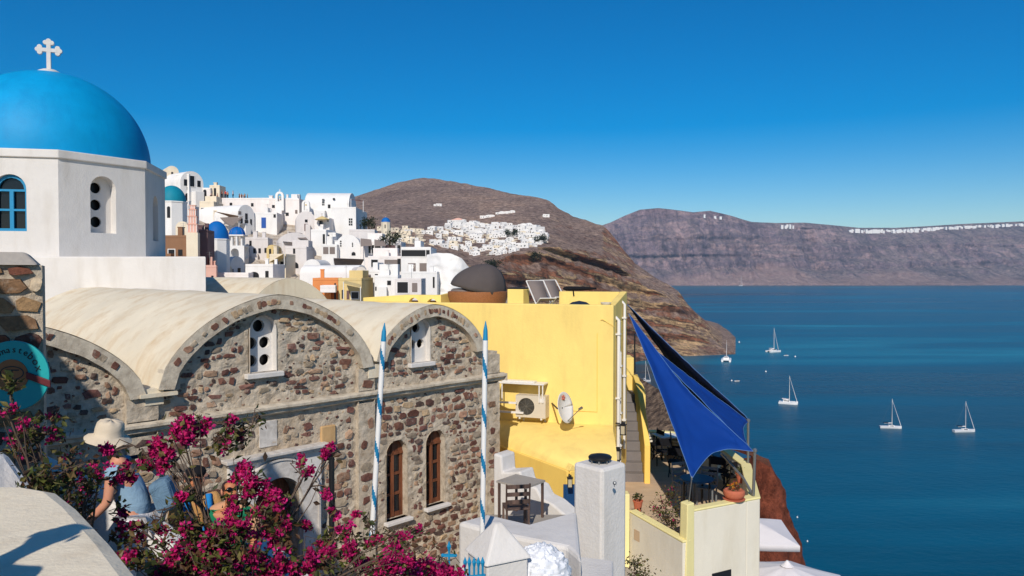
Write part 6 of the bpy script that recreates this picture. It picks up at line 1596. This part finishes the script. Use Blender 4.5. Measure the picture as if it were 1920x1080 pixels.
def face(t, Wd, H, eyes=True):
    hd, up, fw, sd = H; mb = MB()
    mb.tube([Wd(hd-up*.092+fw*.052-sd*.022), Wd(hd-up*.095+fw*.062), Wd(hd-up*.092+fw*.052+sd*.022)], [.004, .008, .004], 6); make(mb, 'mouth', plain('lips', S(150, 80, 70), .5, .1, 10, 0), t)
    if eyes:
        for s in (-1, 1): mb = MB(); mb.ball(Wd(hd-up*.015+fw*.073+sd*s*.033), .013, 8, 6); make(mb, 'eye', M['white_metal'], t)
    for s in (-1, 1): mb = MB(); mb.ball(Wd(hd-up*.03-fw*.005+sd*s*.088), .03, 8, 6, (.35, .6, 1), Fr((0, 0, 0), Wd(sd)-Wd(V((0, 0, 0))), Wd(fw)-Wd(V((0, 0, 0))), Wd(up)-Wd(V((0, 0, 0))))); make(mb, 'ear', M['skin'], t)
# 1 woman or man in the sun hat, leaning forward, seen from the side
lean = dict(pelvis=(0, .06, .96), spine=(0, .0, 1.12), chest=(0, -.06, 1.30), nb=(0, -.11, 1.43), neck=(0, -.14, 1.49), jaw=(0, -.19, 1.545), skull=(0, -.185, 1.63), crown=(0, -.175, 1.685), nose=(0, -.285, 1.575),
            shl=(.165, -.09, 1.40), ell=(.2, -.12, 1.13), wrl=(.18, -.30, .95), shr=(-.165, -.09, 1.40), elr=(-.21, -.06, 1.13), wrr=(-.2, -.13, .88), hpl=(.09, .05, .89), hpr=(-.09, .07, .89), knl=(.1, -.02, .5), knr=(-.1, .08, .5), anr=(-.1, .18, .1), tor=(-.11, .03, .035))
p = P(248, 1000, 6.45); p.z = -3.06
t, Wd, J, Hh = person('person in beige sun hat, pale blue shirt and white trousers, leaning forward with blue bag', p, -82, lean, 'denim', 'white_cloth', 'skin', long_hair=True, sleeve=.45)
face(t, Wd, Hh); hd, up, fw, sd = Hh
m = MB(); ho = Wd(hd+up*.02); hz = (Wd(up*1.0+fw*-.12)-Wd(V((0, 0, 0)))).normalized(); hf = Fr(ho, hz.cross(V((0, 1, 0))), None, hz)
prof = [(.178, -.05), (.182, -.046), (.155, -.024), (.125, .0), (.112, .012), (.112, .06), (.104, .105), (.085, .128), (0, .138)]
n = 40; vs = []; fs = []
for i, (r, z) in enumerate(prof):
    for k in range(n):
        a = 2*math.pi*k/n; wv = .018*math.sin(2*a+.6)+.008*math.sin(5*a) if i < 3 else .003*math.sin(7*a)
        vs.append(hf(r*math.cos(a), r*1.05*math.sin(a), z+wv))
for i in range(len(prof)-1):
    for k in range(n): a = i*n+k; b = i*n+(k+1) % n; fs.append((a, b, b+n, a+n))
m.add(vs, fs); make(m, 'sun_hat', M['hat'], t, smooth=50, sol=.006)
m = MB(); bagc = Wd(V((-.06, .26, 1.12))); fb = Fr(bagc, V((.75, .1, .35)), None, V((-.3, .0, .9))); m.box(-.09, .09, -.13, .13, -.15, .13, fb); m.box(-.095, .02, -.135, .135, .02, .137, fb); b_ = make(m, 'bag', cloth('grey_blue_canvas', S(104, 132, 154), .5), t, bevel=.05)
m = MB(); m.tube([Wd(V((-.14, -.14, 1.40))), Wd(V((-.2, .0, 1.42))), Wd(V((-.15, .17, 1.26)))], .022, 6); make(m, 'bag_strap', M['navy'], t)
# 2 and 3 coming up the path
p = P(368, 900, 7.5); p.z = -3.66
turn = dict(chest=(0, -.05, 1.31), nb=(0, -.10, 1.44), neck=(0, -.13, 1.50), jaw=(-.04, -.19, 1.555), skull=(-.03, -.175, 1.64), crown=(-.02, -.16, 1.69), nose=(-.075, -.268, 1.575), shl=(.165, -.06, 1.41), shr=(-.165, -.08, 1.40), elr=(-.24, -.15, 1.16), wrr=(-.16, -.34, 1.08), ell=(.23, -.1, 1.15), wrl=(.12, -.32, 1.06))
t, Wd, J, Hh = person('person with sunglasses and dark cap in a tan top with bright blue bag straps', p, 28, turn, 'tan_cloth', 'navy', 'skin_tan', long_hair=True, sleeve=.85)
sunglasses(t, Wd, Hh); face(t, Wd, Hh, False); hd, up, fw, sd = Hh
m = MB(); m.ball(Wd(hd+up*.05-fw*.02), .098, 18, 10, (1, 1.02, .66)); m.tube([Wd(hd+up*.055+fw*.06), Wd(hd+up*.05+fw*.12)], [.02, .012], 10); make(m, 'cap', M['black_cloth'], t, smooth=60)
m = MB(); m.tube([Wd(V((.10, -.12, 1.44))), Wd(V((.10, -.19, 1.3))), Wd(V((.07, -.17, 1.1)))], .036, 7); m.tube([Wd(V((-.11, -.14, 1.43))), Wd(V((-.10, -.21, 1.29))), Wd(V((-.08, -.18, 1.1)))], .036, 7); make(m, 'bag_strap', M['blue_cloth'], t, smooth=60)
p = P(432, 920, 7.2); p.z = -3.74
t, Wd, J, Hh = person('person with sunglasses and short hair in a green top and peach shawl', p, 16, dict(jaw=(.02, -.06, 1.585), skull=(.01, -.04, 1.67), crown=(.0, -.02, 1.725), nose=(.045, -.145, 1.612)), 'green_cloth', 'navy', 'skin_tan', sleeve=.5)
sunglasses(t, Wd, Hh); face(t, Wd, Hh, False)
skin('shawl', {'a': (Wd(V((-.21, 0, 1.36))), .085), 'b': (Wd(V((-.12, .07, 1.44))), .075), 'c': (Wd(V((.12, .07, 1.44))), .075), 'd': (Wd(V((.21, 0, 1.36))), .085), 'e': (Wd(V((.22, -.04, 1.2))), .07)}, [('a', 'b'), ('b', 'c'), ('c', 'd'), ('d', 'e')], M['peach_cloth'], t, 2)
# 4 bystander to the left of the viewpoint whose shadow falls across the wall top
t, Wd, J, Hh = person('person in dark clothes beside the viewpoint holding a phone, casting a shadow', (-1.9, 1.50, -1.70), 165, dict(elr=(-.24, -.02, 1.15), wrr=(-.12, -.24, 1.12), ell=(.24, -.02, 1.15), wrl=(.12, -.24, 1.12)), 'black_cloth', 'navy', 'skin')
face(t, Wd, Hh); m = MB(); c = Wd(V((0, -.33, 1.14))); m.box(-.075, .075, -.005, .005, -.04, .04, yaw(c, 165)); make(m, 'phone', M['black_plastic'], t)
# small figures on the ridge path
RID = [(396, 362, 379, 'black_cloth', 'dark clothes beside the small lookout block'), (401, 365, 380, 'tan_cloth', 'pale brown clothes just left of the lookout doorway'), (408, 362, 379, 'peach_cloth', 'peach clothes in front of the lookout doorway'), (416, 355, 370, 'black_cloth', 'black clothes right of the lookout block'),
       (423, 356, 371, 'red_cloth', 'a red top on the ridge path'), (427, 358, 371, 'peach_cloth', 'a light peach top next to the red top'), (437, 357, 371, 'white_cloth', 'a white top and dark hat on the ridge path'), (449, 362, 373, 'navy', 'navy clothes, first of the seated-looking group on the ridge'),
       (453, 362, 373, 'black_cloth', 'black clothes in the middle of the ridge group'), (459, 362, 373, 'tan_cloth', 'tan clothes in the ridge group'), (464, 363, 373, 'navy', 'navy clothes at the right end of the ridge group')]
pp = None
for i, (px, y0, y1, mt, lab) in enumerate(RID):
    Y = 181.5 if px > 412 else 183.5; b = P(px, y1+2.5, Y); s = (P(px, y0, Y).z-b.z)/1.8
    t, _, _, _ = person('tiny person in '+lab, (0, 0, 0), (i*47) % 360, {}, mt, ('navy', 'black_cloth')[i % 2], 'skin', True, sub=1, hands=False, group='people on the ridge path', shoes=False)
    t.location = b; t.scale = (s, s, s)
# ------------------------------------------------------------ boats
def hullmesh(m, L, B, H_, fr, n=12, tr=.75):
    g = []
    for i in range(n+1):
        u = i/n; x = -L/2+L*u; bw = B/2*(tr+(1-tr)*math.sin(min(1, u/.45)*math.pi/2)) if u < .45 else B/2*math.cos((u-.45)/.55*math.pi/2)**.75 if u < 1 else .02
        sh = H_*(1+.25*u*u); g.append([fr(x, bw, sh), fr(x, bw*.92, sh*.45), fr(x, bw*.55, -.25), fr(x, 0, -.35), fr(x, -bw*.55, -.25), fr(x, -bw*.92, sh*.45), fr(x, -bw, sh)])
    m.grid(g); m.grid([[r[0] for r in g], [r[-1] for r in g]]); m.add(g[0], [tuple(range(7))])
def boat(label, px, py, Lpx, mast_px, hd, kind='mono', cat='sailboat'):
    p = PZ(px, py, SEA); sc = p.y/1400; L = Lpx*sc/max(.3, abs(math.cos(rad(hd)))+.25*abs(math.sin(rad(hd)))); t = thing('sailboat' if kind != 'dinghy' else 'dinghy', label, cat, p, 'boats at anchor' if kind != 'dinghy' else 'small boats on the bay'); f = yaw(p, hd); Hm = mast_px*sc; m = MB()
    if kind == 'mono': hullmesh(m, L, L*.28, L*.10, f); B = L*.28
    elif kind == 'cat':
        B = L*.52
        for s in (-1, 1): hullmesh(m, L, L*.13, L*.11, Fr(f(0, s*B*.38, 0), f.ex), tr=.9)
        m.box(-L*.42, L*.18, -B*.36, B*.36, L*.075, L*.115, f)
    else: hullmesh(m, L, L*.4, L*.12, f)
    make(m, 'hull', M['hull'], t, smooth=45)
    if kind == 'dinghy': 
        m = MB(); m.box(-L*.1, L*.12, -L*.12, L*.12, L*.121, L*.22, f); make(m, 'console', M['canvas_grey'], t); return t
    cab = MB()
    if kind == 'cat': cab.hexa([f(-L*.28, -B*.3, L*.116), f(L*.12, -B*.26, L*.116), f(-L*.28, B*.3, L*.116), f(L*.12, B*.26, L*.116), f(-L*.26, -B*.27, L*.24), f(L*.0, -B*.2, L*.23), f(-L*.26, B*.27, L*.24), f(L*.0, B*.2, L*.23)])
    else: cab.hexa([f(-L*.12, -B*.26, L*.10), f(L*.2, -B*.16, L*.11), f(-L*.12, B*.26, L*.10), f(L*.2, B*.16, L*.11), f(-L*.1, -B*.22, L*.16), f(L*.15, -B*.12, L*.15), f(-L*.1, B*.22, L*.16), f(L*.15, B*.12, L*.15)])
    cb = make(cab, 'cabin', M['hull'], t, bevel=L*.006)
    m = MB()
    if kind == 'cat': m.box(-L*.24, L*.06, -B*.285, -B*.25, L*.155, L*.2, f); m.box(-L*.24, L*.06, B*.25, B*.285, L*.155, L*.2, f)
    else: m.box(-L*.08, L*.12, -B*.235, -B*.2, L*.115, L*.14, f); m.box(-L*.08, L*.12, B*.2, B*.235, L*.115, L*.14, f)
    make(m, 'cabin_window', M['glass'], cb)
    mx = L*.06; r = max(.10, Hm*.008); m = MB(); m.tube([f(mx, 0, L*.1), f(mx, 0, Hm*.6), f(mx, 0, Hm)], [r*1.2, r, r*.7], 8); make(m, 'mast', M['white_metal'], t)
    m = MB(); m.tube([f(mx-.3, 0, L*.22+.5), f(mx-L*.36, 0, L*.22+.3)], [r*1.8, r*1.6], 7); make(m, 'boom', M['white_cloth'] if hd % 7 else M['canvas_grey'], t)
    m = MB(); m.tube([f(mx, 0, Hm*.96), f(L*.46, 0, L*.14)], [r*.5, r*1.2], 6); make(m, 'furled_jib', M['white_cloth'], t)
    m = MB(); m.tube([f(mx, 0, Hm*.98), f(-L*.47, 0, L*.12)], .03, 4)
    for s in (-1, 1): m.tube([f(mx, 0, Hm*.9), f(mx-.3, s*B*.42, L*.1)], .03, 4)
    make(m, 'stays', M['metal_grey'], t)
    m = MB(); m.box(-L*.34, -L*.12, -B*.2, B*.2, L*.27, L*.285, f); make(m, 'bimini', M['canvas_white'] if kind == 'cat' else M['navy'], t)
    return t
boat('white catamaran near the tip of the headland, mast beside its furled jib', 1450, 660, 27, 45, 24, 'cat')
boat('white catamaran seen from astern closest to the headland rock', 1362, 677, 19, 39, 72, 'cat')
boat('white catamaran with a tall leaning mast beyond the blue shade sails', 1478, 757, 34, 53, -24, 'cat')
boat('white sailing yacht, left one of two anchored off the lower right cliffs', 1670, 803, 40, 56, -8, 'mono')
boat('white sailing yacht with a thick furled jib, rightmost boat on the bay', 1808, 810, 43, 58, 4, 'mono')
boat('white sailing yacht half hidden behind the concrete stairs', 1209, 716, 26, 40, 20, 'mono')
boat('tiny far sailboat at the foot of the far cliffs', 1389, 536, 8, 18, 10, 'mono')
for (lab, x, y, l, h) in (('white motor dinghy moored off the navy shade sail', 1382, 715, 11, 12), ('small white tender right of the headland catamaran', 1474, 667, 9, 0), ('white boat under the far cliffs with a short wake', 1619, 534, 12, 0), ('small white launch near the rocks behind the shade sail', 1244, 771, 8, 20)): boat(lab, x, y, l, 0, h, 'dinghy', 'dinghy')
for i, (x, y) in enumerate(((1386, 642), (1436, 697), (1491, 669), (1460, 908), (1495, 970), (1514, 1015), (1372, 714))):
    p = PZ(x, y, SEA); r = 1.6*p.y/1400; m = MB(); m.lathe(p, [(0, -r), (r*.8, -r*.4), (r, .1*r), (r*.7, r*.8), (r*.15, r), (r*.12, r*1.8), (0, r*1.9)], 12)
    solo(m, 'buoy', M['hull'], ['white mooring buoy off the headland tip', 'white mooring buoy midway between two catamarans', 'white mooring buoy right of the small tender', 'white mooring buoy above the upper white parapet parasol', 'white buoy beside the corner of the square parasol', 'white buoy above the lowest octagonal parasol', 'white buoy beside the motor dinghy'][i], 'buoy', 'mooring buoys', smooth=60)

# ------------------------------------------------------------ bougainvillea
MAG = [S(184, 14, 98), S(202, 22, 112), S(158, 10, 82), S(214, 44, 126), S(138, 12, 74), S(190, 18, 90)]
LV = [S(78, 88, 40), S(98, 102, 48), S(60, 68, 34), S(116, 108, 60), S(96, 68, 46), S(66, 50, 38), S(120, 98, 62)]
def bract(m, q, rn, s):
    base = V((rn.gauss(0, 1), rn.gauss(-.4, 1), rn.gauss(.3, 1))).normalized(); u = base.cross(V((rn.gauss(0, 1), rn.gauss(0, 1), rn.gauss(0, 1)))).normalized(); c = rn.choice(MAG); fl = rn.uniform(.8, 1.25)
    for k in range(3):
        a = 2.094*k; d = (u*math.cos(a)+base.cross(u)*math.sin(a))*.8+base*.55; d.normalize(); sd = d.cross(base).normalized(); nr = sd.cross(d); f2 = fl*rn.uniform(.85, 1.1)
        m.add([q, q+d*s*.55+sd*s*.40-nr*s*.08, q+d*s, q+d*s*.55-sd*s*.40-nr*s*.08, q+d*s*.55+nr*s*.08], [(0, 1, 4), (1, 2, 4), (2, 3, 4), (3, 0, 4)], (c[0]*f2, c[1]*f2, c[2]*f2))
def bush(label, root, clusters, seed, dens=1.0, group=None, fs=.03, ls=.055):
    """clusters: (px,py,Y,radius px,flowers,leaves)"""
    rn = random.Random(seed); t = thing('bougainvillea', label, 'bougainvillea', root, group); mbk, ml, mf = MB(), MB(), MB(); rp = V(root); hubs = []
    for (px, py, Y, r, nf, nl) in clusters:
        Y += rn.uniform(-.12, .12); c = P(px, py, Y); rr = r*Y/1400; near = min(hubs, key=lambda h: (h-c).length) if hubs and rn.random() < .6 else None
        a = near if near is not None and (near-c).length < 1.0 else rp
        mid = a.lerp(c, .5)+V((rn.uniform(-.12, .12), rn.uniform(-.1, .1), rn.uniform(-.02, .16))); w0 = .013 if a is rp else .007
        P3 = [a*(1-u)**2+mid*2*u*(1-u)+c*u*u+V((rn.gauss(0, .008), rn.gauss(0, .008), rn.gauss(0, .008))) for u in [k/9 for k in range(10)]]
        mbk.tube(P3, [w0*(1-.65*k/9) for k in range(10)], 6); hubs += [c, P3[5], P3[7]]
        for _ in range(int(3+r/7)):
            s = rn.choice(P3[4:]); d = V((rn.gauss(0, 1), rn.gauss(0, 1), rn.gauss(.4, 1))).normalized(); e = c+d*rr*rn.uniform(.6, 1.25); k = s.lerp(e, .5)+V((rn.gauss(0, .03), rn.gauss(0, .03), rn.gauss(.02, .03)))
            mbk.tube([s, k, e], [.0045, .0035, .002], 5)
            for _ in range(int(nl*.05*dens)+1): leaf(ml, s.lerp(e, rn.random())+V((rn.gauss(0, .02), rn.gauss(0, .02), rn.gauss(0, .02))), rn, ls*rn.uniform(.6, 1.2), rn.choice(LV), .5)
        sub = [c+V((rn.gauss(0, .45), rn.gauss(0, .45), rn.gauss(0, .4)))*rr for _ in range(max(2, int(r/6)))]
        for _ in range(int(nf*dens)): s = rn.choice(sub); bract(mf, s+V((rn.gauss(0, .2), rn.gauss(0, .2), rn.gauss(0, .18)))*max(rr, .06), rn, fs*rn.uniform(.7, 1.15))
        for _ in range(int(nl*dens)): d = V((rn.gauss(0, .6), rn.gauss(0, .6), rn.gauss(0, .5))); leaf(ml, c+d*rr*1.05-V((0, 0, rr*.15)), rn, ls*rn.uniform(.5, 1.2), rn.choice(LV), .5)
    make(mbk, 'branches', M['bark'], t, smooth=60); make(ml, 'foliage', M['leaf'], t)
    if mf.v: make(mf, 'flowers', M['petal'], t)
    return t
bush('bougainvillea with sparse magenta flowers spilling over the cream wall at the left edge', P(140, 1000, 4.6)-V((0, 0, .6)),
     [(20, 768, 4.3, 20, 14, 20), (18, 720, 4.2, 14, 0, 40), (60, 800, 4.4, 26, 22, 60), (105, 812, 4.5, 18, 26, 26), (100, 780, 4.5, 14, 8, 20), (40, 835, 4.4, 24, 12, 50), (130, 850, 4.6, 22, 4, 50), (80, 905, 4.2, 34, 0, 190), (130, 895, 4.35, 24, 18, 80), (170, 900, 4.6, 18, 10, 60), (60, 930, 4.1, 24, 0, 110), (150, 930, 4.5, 20, 4, 60),
      (180, 880, 4.7, 12, 14, 14), (172, 912, 4.6, 10, 10, 12), (128, 955, 4.5, 10, 10, 14), (150, 965, 4.7, 16, 0, 40)], 3, .9, fs=.026)
MAIN = [(340, 806, 5.0, 34, 110, 30), (305, 838, 5.0, 26, 75, 20), (275, 872, 5.0, 22, 50, 20), (372, 800, 5.1, 22, 45, 20), (312, 872, 5.0, 18, 44, 12), (430, 803, 5.2, 16, 18, 26), (452, 818, 5.3, 16, 12, 40), (480, 790, 5.4, 16, 0, 22), (420, 835, 5.2, 20, 4, 50), (206, 846, 5.0, 12, 24, 6), (242, 886, 4.9, 15, 22, 10), (212, 902, 5.0, 10, 12, 6),
        (455, 880, 5.2, 26, 60, 26), (480, 915, 5.2, 30, 70, 34), (500, 955, 5.2, 26, 50, 60), (535, 945, 5.3, 16, 30, 24), (530, 990, 5.2, 26, 34, 70), (445, 950, 5.1, 24, 30, 60), (440, 1000, 5.0, 32, 36, 100), (395, 1010, 4.8, 36, 30, 150), (350, 1055, 4.7, 40, 26, 170), (300, 1065, 4.7, 32, 22, 120), (300, 985, 4.9, 14, 8, 16), (335, 935, 4.9, 14, 12, 16), (345, 985, 4.9, 26, 10, 110),
        (400, 1060, 4.8, 36, 26, 150), (460, 1050, 4.9, 36, 40, 110), (530, 1050, 5.0, 36, 60, 70), (590, 1065, 5.1, 34, 56, 70), (226, 962, 4.8, 12, 10, 16), (258, 992, 4.8, 18, 18, 30), (230, 1000, 4.8, 16, 6, 50), (560, 868, 5.5, 10, 14, 6), (576, 882, 5.5, 12, 16, 6), (618, 852, 5.6, 18, 34, 10), (606, 930, 5.5, 12, 12, 6), (625, 962, 5.5, 10, 12, 4), (575, 985, 5.4, 12, 14, 14), (668, 962, 5.6, 9, 10, 4),
        (640, 1000, 5.4, 18, 14, 36), (610, 1015, 5.3, 14, 14, 14), (660, 1040, 5.3, 26, 34, 60), (700, 1010, 5.5, 22, 12, 50), (700, 1060, 5.4, 32, 50, 60), (745, 1020, 5.5, 22, 22, 44), (740, 1060, 5.4, 36, 76, 50), (800, 1055, 5.5, 34, 80, 40), (780, 1000, 5.6, 16, 8, 30), (845, 1072, 5.5, 26, 60, 16), (500, 1080, 4.9, 30, 30, 60), (250, 1040, 4.7, 24, 10, 80)]
rx = random.Random(77)
for _ in range(9): MAIN.append((rx.uniform(300, 860), rx.uniform(1005, 1085), rx.uniform(4.8, 5.5), rx.uniform(18, 30), int(rx.uniform(14, 50)), int(rx.uniform(16, 50))))
MAIN = [(a, b, c, d, int(e*1.75), int(f_*.7)) for a, b, c, d, e, f_ in MAIN]
bush('large bougainvillea full of magenta flowers sprawling in front of the people and the chapel', P(460, 1150, 5.0)-V((0, 0, .2)), MAIN, 9, 1.22, fs=.034, ls=.062)
p = PF(1255, 985, -6.0)
bush('small bougainvillea in a corner of the cafe terrace beside the yellow post', p, [(1240, 940, 17.2, 16, 6, 60), (1262, 925, 17.4, 18, 4, 110), (1250, 965, 17.0, 20, 8, 80), (1228, 955, 17.0, 12, 8, 30), (1272, 955, 17.2, 12, 10, 40), (1262, 985, 17.0, 14, 4, 60)], 12, 1.0, fs=.05, ls=.08)
bush('green shrub at the bottom edge right of the square white chimney', P(1195, 1120, 12), [(1190, 1062, 12, 22, 0, 160), (1205, 1080, 12, 20, 0, 120)], 13, 1.0, ls=.06)
for o in C.objects:
    if o.get('label', '').startswith('green shrub at the bottom'): o.name = 'shrub'; o['category'] = 'shrub'
